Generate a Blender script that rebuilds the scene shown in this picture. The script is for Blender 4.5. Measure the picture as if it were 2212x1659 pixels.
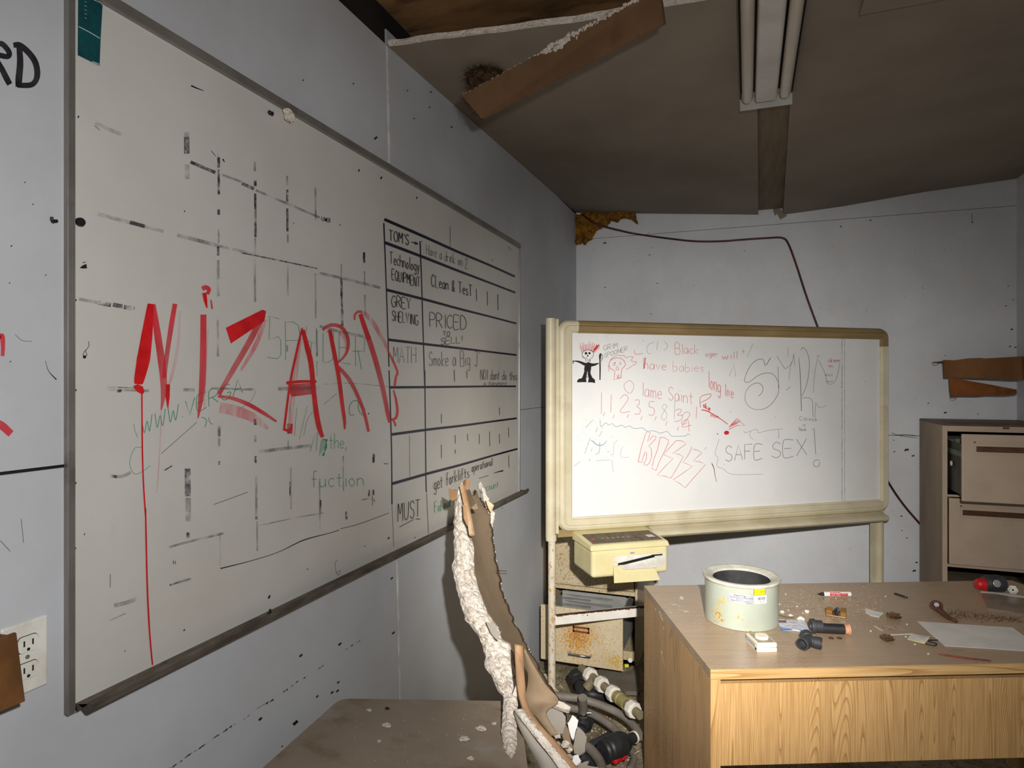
import bpy, bmesh, math, random
from mathutils import Vector, Matrix, noise
random.seed(7)
for _o in list(bpy.data.objects):
    bpy.data.objects.remove(_o)
SC = bpy.context.scene
COL = SC.collection
V = Vector

# ------------------------------------------------------------------ camera
# room frame: left wall is X = 0, back wall is Y = YB, floor is Z = 0
F_PX, CXP, HY = 1390.0, 1106.0, 825.0
YAW = math.radians(20.08)
CAM = V((1.077, 0.0, 1.54))
YB = 4.184
XR = 2.437
cam_d = bpy.data.cameras.new('camera')
cam_d.sensor_width = 36.0
cam_d.lens = 36.0 * F_PX / 2212.0
cam_d.shift_y = -(829.5 - HY) / 2212.0
cam_d.clip_start = 0.02
cam = bpy.data.objects.new('camera', cam_d)
cam.location = CAM
cam.rotation_euler = (math.radians(90), 0, YAW)
COL.objects.link(cam)
SC.camera = cam
RT = V((math.cos(YAW), math.sin(YAW), 0))
FW = V((-math.sin(YAW), math.cos(YAW), 0))
UP = V((0, 0, 1))

def ray(px, py):
    return RT * ((px - CXP) / F_PX) + FW + UP * ((HY - py) / F_PX)
def at(px, py, d):
    return CAM + ray(px, py) * d
def on_x(px, py, x=0.0):
    r = ray(px, py); return CAM + r * ((x - CAM.x) / r.x)
def on_y(px, py, y=YB):
    r = ray(px, py); return CAM + r * ((y - CAM.y) / r.y)
def on_z(px, py, z):
    r = ray(px, py); return CAM + r * ((z - CAM.z) / r.z)
def on_pl(px, py, p0, n):
    r = ray(px, py); return CAM + r * ((p0 - CAM).dot(n) / r.dot(n))

# ------------------------------------------------------------------ light
world = bpy.data.worlds.new('world')
SC.world = world
world.use_nodes = True
bg = world.node_tree.nodes['Background']
bg.inputs[0].default_value = (0.90, 0.95, 1.0, 1)
bg.inputs[1].default_value = 0.02

def spot(name, loc, target, power, angle, blend, size, color):
    l = bpy.data.lights.new(name, 'SPOT')
    l.energy = power; l.spot_size = math.radians(angle); l.spot_blend = blend
    l.shadow_soft_size = size; l.color = color
    o = bpy.data.objects.new(name, l)
    o.location = loc
    o.rotation_euler = (target - loc).to_track_quat('-Z', 'Y').to_euler()
    COL.objects.link(o)
    return o
# a hand torch held just right of and a little above the camera: hot beam and wide spill
TORCH = CAM + RT * 0.16 + UP * 0.20 + FW * 0.02
spot('torch_beam', TORCH, at(1375, 1200, 3.0), 290.0, 44, 1.0, 0.022, (1.0, 0.965, 0.90))
spot('torch_corona', TORCH, at(1500, 1075, 3.0), 190.0, 64, 1.0, 0.024, (1.0, 0.97, 0.92))
spot('torch_spill', TORCH, at(950, 1300, 3.0), 66.0, 164, 1.0, 0.03, (1.0, 0.985, 0.965))

vs = SC.view_settings
SC.display_settings.display_device = 'sRGB'
vs.view_transform = 'Standard'
vs.look = 'None'
vs.exposure = 0.0
vs.gamma = 1.0
vs.use_curve_mapping = False

# ------------------------------------------------------------------ materials
def lin(c):
    out = []
    for x in c[:3]:
        x /= 255.0
        out.append(x / 12.92 if x <= 0.04045 else ((x + 0.055) / 1.055) ** 2.4)
    return (out[0], out[1], out[2], 1.0)

def nd(nt, typ, **kw):
    n = nt.nodes.new(typ)
    for k, v in kw.items():
        setattr(n, k, v)
    return n

def noise_fac(nt, vec, scale, lo, hi, detail=5.0, rough=0.6, dist=0.0):
    n = nd(nt, 'ShaderNodeTexNoise')
    n.inputs['Scale'].default_value = scale
    n.inputs['Detail'].default_value = detail
    n.inputs['Roughness'].default_value = rough
    n.inputs['Distortion'].default_value = dist
    nt.links.new(vec, n.inputs['Vector'])
    m = nd(nt, 'ShaderNodeMapRange')
    m.inputs['From Min'].default_value = lo
    m.inputs['From Max'].default_value = hi
    nt.links.new(n.outputs['Fac'], m.inputs['Value'])
    return m.outputs['Result'], n

def mixc(nt, fac, a, b):
    m = nd(nt, 'ShaderNodeMix', data_type='RGBA')
    if hasattr(fac, 'is_linked') or hasattr(fac, 'node'):
        nt.links.new(fac, m.inputs[0])
    else:
        m.inputs[0].default_value = fac
    for s, v in ((6, a), (7, b)):
        if isinstance(v, tuple):
            m.inputs[s].default_value = v
        else:
            nt.links.new(v, m.inputs[s])
    return m.outputs[2]

def mulf(nt, a, b):
    m = nd(nt, 'ShaderNodeMath', operation='MULTIPLY')
    for i, v in ((0, a), (1, b)):
        if isinstance(v, (int, float)):
            m.inputs[i].default_value = v
        else:
            nt.links.new(v, m.inputs[i])
    return m.outputs[0]

def vecmap(nt, src, scale=(1, 1, 1), loc=(0, 0, 0)):
    m = nd(nt, 'ShaderNodeMapping')
    m.inputs['Scale'].default_value = scale
    m.inputs['Location'].default_value = loc
    nt.links.new(src, m.inputs['Vector'])
    return m.outputs[0]

def mat(name, c1, c2=None, scale=6.0, lohi=(0.38, 0.62), rough=0.6, metal=0.0, stretch=(1, 1, 1),
        spots=(), bump=0.0, bscale=60.0, spec=0.4, alpha=None, rust=None, trans=0.0, bstretch=(1, 1, 1), bdist=0.01):
    """c1/c2 mixed by noise; spots = [(colour, scale, lo, hi, strength, stretch)];
    rust = (colour, centre, radius, scale, lo, hi): a stain with a place of its own."""
    m = bpy.data.materials.new(name)
    m.use_nodes = True
    nt = m.node_tree
    b = nt.nodes['Principled BSDF']
    tc = nd(nt, 'ShaderNodeTexCoord')
    vec = tc.outputs['Object']
    col = lin(c1)
    if c2:
        f, _ = noise_fac(nt, vecmap(nt, vec, stretch), scale, *lohi)
        col = mixc(nt, f, lin(c1), lin(c2))
    for i, sp in enumerate(spots):
        c, s, lo, hi = sp[:4]
        st = sp[4] if len(sp) > 4 else 1.0
        sx = sp[5] if len(sp) > 5 else (1, 1, 1)
        f, _ = noise_fac(nt, vecmap(nt, vec, sx, (3.1 * i + 1, 7.7 * i, 1.3 * i)), s, lo, hi)
        col = mixc(nt, mulf(nt, f, st), col, lin(c))
    if rust:
        for c, cen, rad, s, lo, hi in rust:
            d = nd(nt, 'ShaderNodeVectorMath', operation='DISTANCE')
            nt.links.new(vec, d.inputs[0]); d.inputs[1].default_value = cen
            mr = nd(nt, 'ShaderNodeMapRange')
            mr.inputs['From Min'].default_value = rad; mr.inputs['From Max'].default_value = 0.0
            mr.inputs['To Min'].default_value = -0.16; mr.inputs['To Max'].default_value = 0.16
            nt.links.new(d.outputs['Value'], mr.inputs['Value'])
            n = nd(nt, 'ShaderNodeTexNoise')
            n.inputs['Scale'].default_value = s; n.inputs['Detail'].default_value = 5
            nt.links.new(vec, n.inputs['Vector'])
            ad = nd(nt, 'ShaderNodeMath', operation='ADD')
            nt.links.new(mr.outputs[0], ad.inputs[0]); nt.links.new(n.outputs['Fac'], ad.inputs[1])
            m2 = nd(nt, 'ShaderNodeMapRange')
            m2.inputs['From Min'].default_value = lo; m2.inputs['From Max'].default_value = hi
            nt.links.new(ad.outputs[0], m2.inputs['Value'])
            col = mixc(nt, m2.outputs[0], col, lin(c))
    if isinstance(col, tuple):
        b.inputs['Base Color'].default_value = col
    else:
        nt.links.new(col, b.inputs['Base Color'])
    b.inputs['Roughness'].default_value = rough
    b.inputs['Metallic'].default_value = metal
    b.inputs['Specular IOR Level'].default_value = spec
    if trans:
        b.inputs['Transmission Weight'].default_value = trans
    if bump:
        bf, _ = noise_fac(nt, vecmap(nt, vec, bstretch), bscale, 0.3, 0.7)
        bp = nd(nt, 'ShaderNodeBump')
        bp.inputs['Strength'].default_value = bump
        bp.inputs['Distance'].default_value = bdist
        nt.links.new(bf, bp.inputs['Height'])
        nt.links.new(bp.outputs[0], b.inputs['Normal'])
    if alpha is not None:
        if isinstance(alpha, tuple):        # (scale, lo, hi, max, stretch): dry streaky pigment
            f, _ = noise_fac(nt, vecmap(nt, vec, alpha[4] if len(alpha) > 4 else (1, 1, 1)), alpha[0], alpha[1], alpha[2])
            f = mulf(nt, f, alpha[3])
            if len(alpha) > 5:
                ad = nd(nt, 'ShaderNodeMath', operation='ADD'); ad.use_clamp = True
                ad.inputs[1].default_value = alpha[5]; nt.links.new(f, ad.inputs[0]); f = ad.outputs[0]
            nt.links.new(f, b.inputs['Alpha'])
        else:
            b.inputs['Alpha'].default_value = alpha
    return m

def wood(name, light, dark, axis='z', freq=26.0, rough=0.45, dust=None, dust_amt=0.0, lines=9.0, lo=0.78, spec=0.3):
    """oak: contour lines of a stretched noise give straight grain and cathedral arches"""
    m = bpy.data.materials.new(name)
    m.use_nodes = True
    nt = m.node_tree
    b = nt.nodes['Principled BSDF']
    vec = nd(nt, 'ShaderNodeTexCoord').outputs['Object']
    st = {'z': (9.0, 9.0, 0.32), 'x': (0.32, 9.0, 9.0), 'y': (9.0, 0.32, 9.0)}[axis]
    v2 = vecmap(nt, vec, st)
    n = nd(nt, 'ShaderNodeTexNoise')
    n.inputs['Scale'].default_value = 0.9; n.inputs['Detail'].default_value = 0.7
    n.inputs['Distortion'].default_value = 0.15
    nt.links.new(v2, n.inputs['Vector'])
    fr = mulf(nt, n.outputs['Fac'], lines * 4)
    f1 = nd(nt, 'ShaderNodeMath', operation='FRACT'); nt.links.new(fr, f1.inputs[0])
    mr = nd(nt, 'ShaderNodeMapRange')
    mr.inputs['From Min'].default_value = lo; mr.inputs['From Max'].default_value = 0.97
    nt.links.new(f1.outputs[0], mr.inputs['Value'])
    st2 = {'z': (freq * 8, freq * 8, 5), 'x': (5, freq * 8, freq * 8), 'y': (freq * 8, 5, freq * 8)}[axis]
    pf, _ = noise_fac(nt, vecmap(nt, vec, st2), 1.0, 0.42, 0.66)
    base = mixc(nt, mulf(nt, pf, 0.55), lin(light), lin(dark))
    g = mulf(nt, mr.outputs[0], 0.8)
    col = mixc(nt, g, base, lin(dark))
    tf, _ = noise_fac(nt, vecmap(nt, vec, (1, 1, 1)), 3.0, 0.35, 0.7)
    col = mixc(nt, mulf(nt, tf, 0.25), col, lin(dark))
    if dust:
        df, _ = noise_fac(nt, vec, 4.0, 0.30, 0.62)
        ad = nd(nt, 'ShaderNodeMath', operation='ADD'); ad.use_clamp = True
        nt.links.new(mulf(nt, df, 0.35), ad.inputs[0]); ad.inputs[1].default_value = dust_amt
        col = mixc(nt, ad.outputs[0], col, lin(dust))
        big, _ = noise_fac(nt, vec, 2.6, 0.42, 0.66)
        fine, _ = noise_fac(nt, vec, 150.0, 0.50, 0.62)
        col = mixc(nt, mulf(nt, mulf(nt, big, fine), 0.75), col, lin((104, 78, 54)))
        st3, _ = noise_fac(nt, vecmap(nt, vec, (1, 3, 1), (5, 2, 0)), 9.0, 0.58, 0.74)
        col = mixc(nt, mulf(nt, st3, 0.35), col, lin((120, 90, 64)))
    nt.links.new(col, b.inputs['Base Color'])
    b.inputs['Roughness'].default_value = rough
    b.inputs['Specular IOR Level'].default_value = spec
    bp = nd(nt, 'ShaderNodeBump'); bp.inputs['Strength'].default_value = 0.15; bp.inputs['Distance'].default_value = 0.002
    bp.invert = True
    nt.links.new(g, bp.inputs['Height']); nt.links.new(bp.outputs[0], b.inputs['Normal'])
    return m

# ------------------------------------------------------------------ mesh helpers
ROOTM = {}
class MB:
    def __init__(s, M=None):
        s.v = []; s.f = []; s.sm = []; s.mi = []; s.M = M
    def add(s, vs_, fs, smooth=False):
        o = len(s.v)
        s.v += [(s.M @ V(p)) if s.M else V(p) for p in vs_]
        s.f += [tuple(i + o for i in f) for f in fs]
        s.sm += [smooth] * len(fs)
        s.mi += [0] * len(fs)
        return s
    def box(s, x0, x1, y0, y1, z0, z1):
        return s.hexa([(x0, y0, z0), (x1, y0, z0), (x1, y1, z0), (x0, y1, z0), (x0, y0, z1), (x1, y0, z1), (x1, y1, z1), (x0, y1, z1)])
    def hexa(s, p):
        return s.add(p, [(0, 3, 2, 1), (4, 5, 6, 7), (0, 1, 5, 4), (1, 2, 6, 5), (2, 3, 7, 6), (3, 0, 4, 7)])
    def prism(s, poly, ext):
        n = len(poly); ext = V(ext)
        a = [V(p) for p in poly]
        nrm = V((0, 0, 0))
        for i in range(n):
            nrm += a[i].cross(a[(i + 1) % n])
        if nrm.dot(ext) > 0:
            a = a[::-1]
        vs_ = a + [p + ext for p in a]
        fs = [tuple(range(n)), tuple(range(2 * n - 1, n - 1, -1))]
        fs += [(i, i + n, (i + 1) % n + n, (i + 1) % n) for i in range(n)]
        return s.add(vs_, fs)
    def tube(s, pts, r, n=10, caps=True, smooth=True):
        pts = [V(p) for p in pts]; k = len(pts)
        rs = r if isinstance(r, (list, tuple)) else [r] * k
        tang = []
        for i in range(k):
            t = pts[min(i + 1, k - 1)] - pts[max(i - 1, 0)]
            tang.append(t.normalized() if t.length > 1e-9 else V((0, 0, 1)))
        ref = V((0, 0, 1)) if abs(tang[0].z) < 0.9 else V((1, 0, 0))
        side = tang[0].cross(ref).normalized()
        vs_ = []
        for i in range(k):
            side = (side - tang[i] * side.dot(tang[i])).normalized()
            up = tang[i].cross(side)
            for j in range(n):
                a = 2 * math.pi * j / n
                vs_.append(pts[i] + (side * math.cos(a) + up * math.sin(a)) * rs[i])
        fs = []
        for i in range(k - 1):
            for j in range(n):
                fs.append((i * n + j, i * n + (j + 1) % n, (i + 1) * n + (j + 1) % n, (i + 1) * n + j))
        s.add(vs_, fs, smooth)
        if caps:
            s.add(vs_[:n], [tuple(range(n - 1, -1, -1))])
            s.add(vs_[-n:], [tuple(range(n))])
        return s
    def lathe(s, prof, c=(0, 0, 0), axis=(0, 0, 1), n=32, smooth=True, a0=0.0):
        """each profile segment gets its own rings, so edges stay crisp"""
        c = V(c); ax = V(axis).normalized()
        ref = V((1, 0, 0)) if abs(ax.x) < 0.9 else V((0, 1, 0))
        e1 = (ref - ax * ref.dot(ax)).normalized(); e2 = ax.cross(e1)
        for (r0, h0), (r1, h1) in zip(prof[:-1], prof[1:]):
            vs_ = []
            for r, h in ((r0, h0), (r1, h1)):
                for j in range(n):
                    a = 2 * math.pi * j / n + a0
                    vs_.append(c + ax * h + (e1 * math.cos(a) + e2 * math.sin(a)) * r)
            s.add(vs_, [(j, (j + 1) % n, n + (j + 1) % n, n + j) for j in range(n)], smooth)
        return s
    def grid(s, rows, smooth=False, close=False):
        k = len(rows[0]); vs_ = [p for r in rows for p in r]; fs = []
        for i in range(len(rows) - 1):
            for j in range(k - 1 + (1 if close else 0)):
                j2 = (j + 1) % k
                fs.append((i * k + j, i * k + j2, (i + 1) * k + j2, (i + 1) * k + j))
        return s.add(vs_, fs, smooth)
    def blob(s, c, rad, amp=0.25, freq=3.0, sub=2, seed=0, smooth=False):
        bm = bmesh.new(); bmesh.ops.create_icosphere(bm, subdivisions=sub, radius=1.0)
        c = V(c); rad = V(rad) if not isinstance(rad, (int, float)) else V((rad, rad, rad))
        bm.verts.ensure_lookup_table()
        vs_ = []
        for v in bm.verts:
            k = 1 + amp * noise.noise(v.co * freq + V((seed * 3.7, seed * 1.3, seed)))
            k += 0.5 * amp * noise.noise(v.co * freq * 2.7 + V((seed, 5, 2)))
            vs_.append(c + V((v.co.x * rad.x, v.co.y * rad.y, v.co.z * rad.z)) * k)
        fs = [tuple(v.index for v in f.verts) for f in bm.faces]
        bm.free()
        return s.add(vs_, fs, smooth)
    def build(s, name, m, parent=None, bevel=0.0, loc=None, solidify=0.0, seg=2, label=None, flip=False, subsurf=0):
        vs_ = s.v
        if parent is not None:
            R = ROOTM[parent.name]
        elif loc is not None:
            R = Matrix.Translation(V(loc))
        else:
            mn = [min(p[i] for p in vs_) for i in range(3)]; mx = [max(p[i] for p in vs_) for i in range(3)]
            R = Matrix.Translation(V(((mn[0] + mx[0]) / 2, (mn[1] + mx[1]) / 2, mn[2])))
        Ri = R.inverted()
        me = bpy.data.meshes.new(name)
        me.from_pydata([Ri @ p for p in vs_], [], s.f)
        me.polygons.foreach_set('use_smooth', s.sm)
        for mm in (m if isinstance(m, (list, tuple)) else [m]):
            me.materials.append(mm)
        if any(s.mi):
            me.polygons.foreach_set('material_index', s.mi)
        o = bpy.data.objects.new(name, me)
        COL.objects.link(o)
        if parent is not None:
            o.parent = parent
        else:
            o.matrix_world = R
        ROOTM[o.name] = R
        if solidify:
            md = o.modifiers.new('solid', 'SOLIDIFY'); md.thickness = solidify; md.offset = 0
        if subsurf:
            md = o.modifiers.new('sub', 'SUBSURF'); md.levels = subsurf; md.render_levels = subsurf
        if bevel:
            md = o.modifiers.new('bevel', 'BEVEL'); md.width = bevel; md.segments = seg
            md.limit_method = 'ANGLE'; md.angle_limit = math.radians(40)
        if label:
            o['label'] = label
        return o

def tag(o, label, cat, group=None, kind=None):
    if label: o['label'] = label
    if cat: o['category'] = cat
    if group: o['group'] = group
    if kind: o['kind'] = kind
    return o
def thing(name, label, cat, loc, rz=0.0, group=None, M=None):
    o = bpy.data.objects.new(name, None)
    COL.objects.link(o)
    o.empty_display_size = 0.05
    R = M if M is not None else Matrix.Translation(V(loc)) @ Matrix.Rotation(rz, 4, 'Z')
    o.matrix_world = R
    ROOTM[o.name] = R
    tag(o, label, cat, group)
    return o
def struct(o, label=None, cat=None):
    o['kind'] = 'structure'
    if label: o['label'] = label
    if cat: o['category'] = cat
    return o

def smooth_path(pts, k=6):
    pts = [V(p) for p in pts]
    if len(pts) < 3: return pts
    out = []
    for i in range(len(pts) - 1):
        p0 = pts[max(i - 1, 0)]; p1 = pts[i]; p2 = pts[i + 1]; p3 = pts[min(i + 2, len(pts) - 1)]
        for j in range(k):
            t = j / k
            out.append(0.5 * ((2 * p1) + (p2 - p0) * t + (2 * p0 - 5 * p1 + 4 * p2 - p3) * t * t + (3 * p1 - p0 - 3 * p2 + p3) * t ** 3))
    out.append(pts[-1])
    return out
def lerp_tab(tab, x):
    if x <= tab[0][0]: return tab[0][1]
    for (a, b), (c, d) in zip(tab[:-1], tab[1:]):
        if x <= c: return b + (d - b) * (x - a) / (c - a)
    return tab[-1][1]
def jag(poly, amp, step):
    out = []
    n = len(poly)
    for i in range(n):
        a = V(poly[i]); b = V(poly[(i + 1) % n]); L = (b - a).length; k = max(1, int(L / step))
        for j in range(k):
            p = a.lerp(b, j / k)
            if j: p = p + V([random.uniform(-amp, amp) for _ in range(len(p))])
            out.append(p)
    return out

# crop frames used when measuring the photograph: (origin x, origin y, scale)
CR = dict(A=(0, 0, 2.9625), B=(0, 560, 2.9625), C=(0, 1100, 2.968), D=(500, 560, 3.7705), E=(780, 460, 4.3658),
          F=(780, 800, 4.3658), G=(540, 1100, 2.9674), H=(540, 0, 3.318), I=(960, 0, 4.424), J=(1540, 0, 3.2917),
          K=(1160, 420, 5.53), L=(1220, 710, 6.506), M=(1220, 880, 6.506), N=(1500, 710, 4.0455), O=(1160, 1100, 4.609),
          P=(960, 1020, 2.597), Q=(1160, 1400, 6.404), R=(1880, 860, 3.9488), T=(1940, 360, 2.963),
          U=(1500, 1190, 6.1444), V=(1840, 1190, 5.9247), W=(1370, 1240, 3.9605), X=(1760, 1400, 4.894), Y=(1880, 640, 5.1837), Z=(0, 0, 1.0))
def cr(k, x, y):
    o = CR[k]; return (o[0] + x / o[2], o[1] + y / o[2])

# ------------------------------------------------------------------ marks drawn on a flat surface
class Ink:
    """ribbons lying on a plane; pt(px,py) gives the surface point, nrm the surface normal"""
    def __init__(s, pt, nrm, base=0.0004):
        s.pt = pt; s.n = V(nrm); s.mb = MB(); s.e = base; s.groups = []
    def stroke(s, k, pts, w, smooth=True):
        p2 = [V((*cr(k, x, y), 0)) for x, y in pts]
        ws = list(w) if isinstance(w, (list, tuple)) else [w] * len(p2)
        ws += [ws[-1]] * (len(p2) - len(ws))
        if smooth and len(p2) > 2:
            sub = 5
            wv = []
            for i in range(len(p2) - 1):
                for j in range(sub):
                    wv.append(ws[i] + (ws[i + 1] - ws[i]) * j / sub)
            wv.append(ws[-1]); p2 = smooth_path(p2, sub); ws = wv
        L = []; Rr = []
        for i in range(len(p2)):
            t = (p2[min(i + 1, len(p2) - 1)] - p2[max(i - 1, 0)])
            if t.length < 1e-6: t = V((1, 0, 0))
            t.normalize(); nn = V((-t.y, t.x, 0)) * ws[i] / 2
            L.append(p2[i] + nn); Rr.append(p2[i] - nn)
        s.e += 0.000012
        off = s.n * s.e
        rows = [[s.pt(a.x, a.y) + off, s.pt(b.x, b.y) + off] for a, b in zip(L, Rr)]
        s.mb.grid(rows)
        return s
    def fill(s, k, pts):
        s.e += 0.000012
        s.mb.add([s.pt(*cr(k, x, y)) + s.n * s.e for x, y in pts], [tuple(range(len(pts)))])
        return s
    def dot(s, k, x, y, r):
        return s.fill(k, [(x + r * math.cos(a * 0.628), y + r * math.sin(a * 0.628)) for a in range(10)])
    def write(s, text, x0, y0, h0, x1, y1, h1, w, jit=0.03):
        """hand lettering along a baseline in photo pixels; each word is a group of its own"""
        keep = s.mb; s.mb = MB(); s.groups.append(s.mb)
        adv = []
        for ch in text:
            g = FONT.get(ch)
            wd = 0.35 if g is None else max([p[0] for st in g for p in st] + [0.1])
            adv.append(wd + 0.17)
        tot = sum(adv) - 0.17; x = 0.0
        for ch, a in zip(text, adv):
            g = FONT.get(ch)
            if g:
                dy = random.uniform(-jit, jit)
                for st in g:
                    pts = []
                    for gx, gy in st:
                        t = (x + gx) / tot
                        hh = h0 + (h1 - h0) * t
                        pts.append((x0 + (x1 - x0) * t + random.uniform(-jit, jit) * hh * 0.5, y0 + (y1 - y0) * t - (gy + dy + random.uniform(-jit, jit) * 0.7) * hh))
                    s.stroke('Z', pts, w, smooth=len(pts) > 3)
            x += a
        s.mb = keep
        return s
    def one(s, k, pts, w, smooth=True):
        keep = s.mb; s.mb = MB(); s.groups.append(s.mb)
        s.stroke(k, pts, w, smooth); s.mb = keep
        return s
    def build(s, name, m, parent, label=None):
        for gmb in s.groups:
            gmb.build('handwritten_lettering' if name != 'ruled_line' else name, m, parent)
        if s.mb.f:
            o = s.mb.build(name, m, parent, label=label)
            if name.endswith('marking'): o['kind'] = 'stuff'
            return o

_F = {
'A': "0,0 .3,1 .6,0|.12,.38 .48,.38", 'B': "0,0 0,1 .4,1 .52,.8 .4,.55 0,.52|.4,.55 .58,.3 .45,0 0,0",
'C': ".55,.85 .35,1 .1,.8 0,.5 .1,.15 .35,0 .58,.15", 'D': "0,0 0,1 .35,.95 .58,.6 .5,.2 .25,0 0,0",
'E': ".55,1 0,1 0,0 .55,0|0,.52 .42,.52", 'F': "0,0 0,1 .55,1|0,.55 .4,.55",
'G': ".55,.85 .3,1 .05,.75 0,.4 .15,.05 .4,0 .58,.2 .58,.42 .35,.42", 'H': "0,0 0,1|.55,0 .55,1|0,.5 .55,.5",
'I': ".2,0 .2,1", 'J': ".1,1 .55,1|.4,1 .4,.2 .25,0 .05,.15", 'K': "0,0 0,1|.55,1 0,.45 .55,0", 'L': "0,1 0,0 .5,0",
'M': "0,0 .05,1 .3,.4 .55,1 .62,0", 'N': "0,0 0,1 .52,0 .55,1", 'O': ".3,1 .08,.85 0,.5 .1,.12 .3,0 .5,.12 .6,.5 .5,.88 .3,1",
'P': "0,0 0,1 .4,1 .55,.8 .42,.55 0,.5", 'Q': ".3,1 .08,.85 0,.5 .1,.12 .3,0 .5,.12 .6,.5 .5,.88 .3,1|.35,.25 .62,-.05",
'R': "0,0 0,1 .4,1 .55,.8 .42,.55 0,.5|.2,.5 .58,0", 'S': ".52,.85 .3,1 .08,.82 .15,.58 .45,.42 .52,.18 .3,0 .02,.15",
'T': "0,1 .6,1|.3,1 .3,0", 'U': "0,1 .02,.25 .25,0 .5,.2 .55,1", 'V': "0,1 .28,0 .58,1", 'W': "0,1 .15,0 .32,.7 .48,0 .65,1",
'X': "0,1 .55,0|.55,1 0,0", 'Y': "0,1 .28,.5 .55,1|.28,.5 .25,0", 'Z': "0,1 .55,1 0,0 .58,0",
'a': ".42,.5 .2,.55 .02,.28 .15,0 .4,.15 .44,.52 .46,0", 'b': "0,1 0,0 .3,.02 .42,.28 .28,.5 .02,.4",
'c': ".4,.48 .2,.55 .02,.3 .15,.02 .4,.08", 'd': ".42,1 .42,0|.42,.4 .2,.52 .02,.28 .15,0 .42,.12",
'e': ".02,.3 .4,.32 .3,.54 .1,.48 .02,.22 .18,0 .42,.1", 'f': ".4,.95 .25,1 .18,.8 .18,0|.02,.52 .36,.52",
'g': ".42,.5 .18,.55 .02,.3 .18,.05 .42,.2|.42,.52 .42,-.2 .22,-.32 .04,-.2", 'h': "0,1 0,0|0,.35 .22,.54 .4,.42 .42,0",
'i': ".1,.55 .1,0|.1,.75 .12,.8", 'k': "0,1 0,0|.38,.55 0,.22 .4,0", 'l': ".1,1 .1,0",
'm': "0,.55 0,0|0,.4 .15,.55 .25,.4 .26,0|.26,.4 .42,.55 .52,.4 .53,0", 'n': "0,.55 0,0|0,.38 .2,.55 .38,.42 .4,0",
'o': ".2,.55 .02,.3 .18,0 .4,.25 .2,.55", 'p': "0,.55 0,-.35|0,.45 .25,.55 .4,.3 .22,.02 0,.1", 'r': "0,.55 0,0|0,.35 .18,.54 .34,.5",
's': ".36,.5 .15,.55 .05,.4 .32,.2 .25,0 .02,.06", 't': ".18,.85 .18,.05 .35,0|0,.55 .38,.55", 'u': "0,.55 .03,.1 .2,0 .38,.2|.4,.55 .4,0",
'v': "0,.55 .18,0 .38,.55", 'w': "0,.55 .12,0 .26,.4 .4,0 .54,.55", 'y': "0,.55 .2,.1|.42,.55 .12,-.32",
'1': ".1,1 .08,0", '2': ".02,.75 .25,1 .45,.75 .02,0 .55,.02", '3': ".05,.92 .35,1 .42,.75 .2,.55 .5,.4 .42,.1 .05,0",
'5': ".5,1 .12,.95 .08,.6 .4,.55 .5,.25 .3,0 .02,.05", '8': ".45,.85 .25,1 .1,.8 .45,.3 .25,0 .05,.25 .45,.85", '0': ".3,1 .05,.7 .05,.3 .3,0 .5,.3 .5,.75 .3,1",
"'": ".1,1 .06,.8", '!': ".15,1 .12,.3|.1,.08 .12,.02", '.': ".05,.02 .1,.04", ',': ".12,.1 .02,-.2", '&': ".5,0 .1,.7 .25,.95 .38,.75 .05,.25 .2,0 .5,.4",
'>': "0,.4 .5,.4|.3,.6 .55,.4 .3,.2 .3,.6", '-': "0,.45 .35,.45", '@': ".45,.2 .2,.1 .15,.6 .4,.8 .55,.4 .5,0 .8,.3 .7,.9 .3,1 0,.6 .1,0",
}
FONT = {k: [[tuple(float(c) for c in p.split(',')) for p in st.split()] for st in s_.split('|')] for k, s_ in _F.items()}

def print_text(mb, text, size, fn, align='LEFT'):
    """printed lettering: glyph outlines mapped onto a surface by fn(x, y)"""
    cu = bpy.data.curves.new('t', 'FONT'); cu.body = text; cu.size = size; cu.align_x = align; cu.resolution_u = 2
    o = bpy.data.objects.new('t', cu)
    me = bpy.data.meshes.new_from_object(o)
    mb.add([fn(v.co.x, v.co.y) for v in me.vertices], [tuple(p.vertices) for p in me.polygons])
    bpy.data.objects.remove(o); bpy.data.curves.remove(cu); bpy.data.meshes.remove(me)

# ================================================================== the room
m_wall_l = mat('paint_grey_blue', (190, 193, 198), (180, 182, 186), scale=2.2, rough=0.55,
               spots=[((70, 66, 62), 55, 0.765, 0.79, 0.8), ((160, 150, 140), 3.5, 0.62, 0.8, 0.4), ((110, 105, 100), 24, 0.76, 0.80, 0.5, (1, 1, 0.3))],
               bump=0.05, bscale=120, bdist=0.002)
m_wall_b = mat('paint_scuffed_white', (216, 218, 222), (205, 206, 210), scale=2.5, rough=0.6,
               spots=[((60, 56, 54), 62, 0.712, 0.735, 0.85, (1, 1, 0.7)), ((90, 86, 84), 130, 0.70, 0.73, 0.7, (1, 1, 0.5)), ((150, 145, 140), 30, 0.70, 0.76, 0.6), ((222, 205, 195), 5, 0.60, 0.75, 0.35)],
               bump=0.16, bscale=38, bdist=0.004)
m_core = mat('dark_cavity', (30, 26, 23), (16, 14, 12), scale=5, rough=0.9)
m_batten = mat('white_batten', (220, 220, 218), (190, 188, 184), scale=14, rough=0.5)
m_joint = mat('joint_filler', (60, 58, 56), (36, 34, 33), scale=20, rough=0.8)
m_ceil = mat('drywall_paper_grey', (140, 128, 114), (128, 116, 102), scale=2.0, rough=0.75,
             spots=[((60, 48, 38), 3.2, 0.66, 0.85, 0.4), ((50, 44, 40), 40, 0.755, 0.775, 0.8)], bump=0.04, bscale=60)
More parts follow.
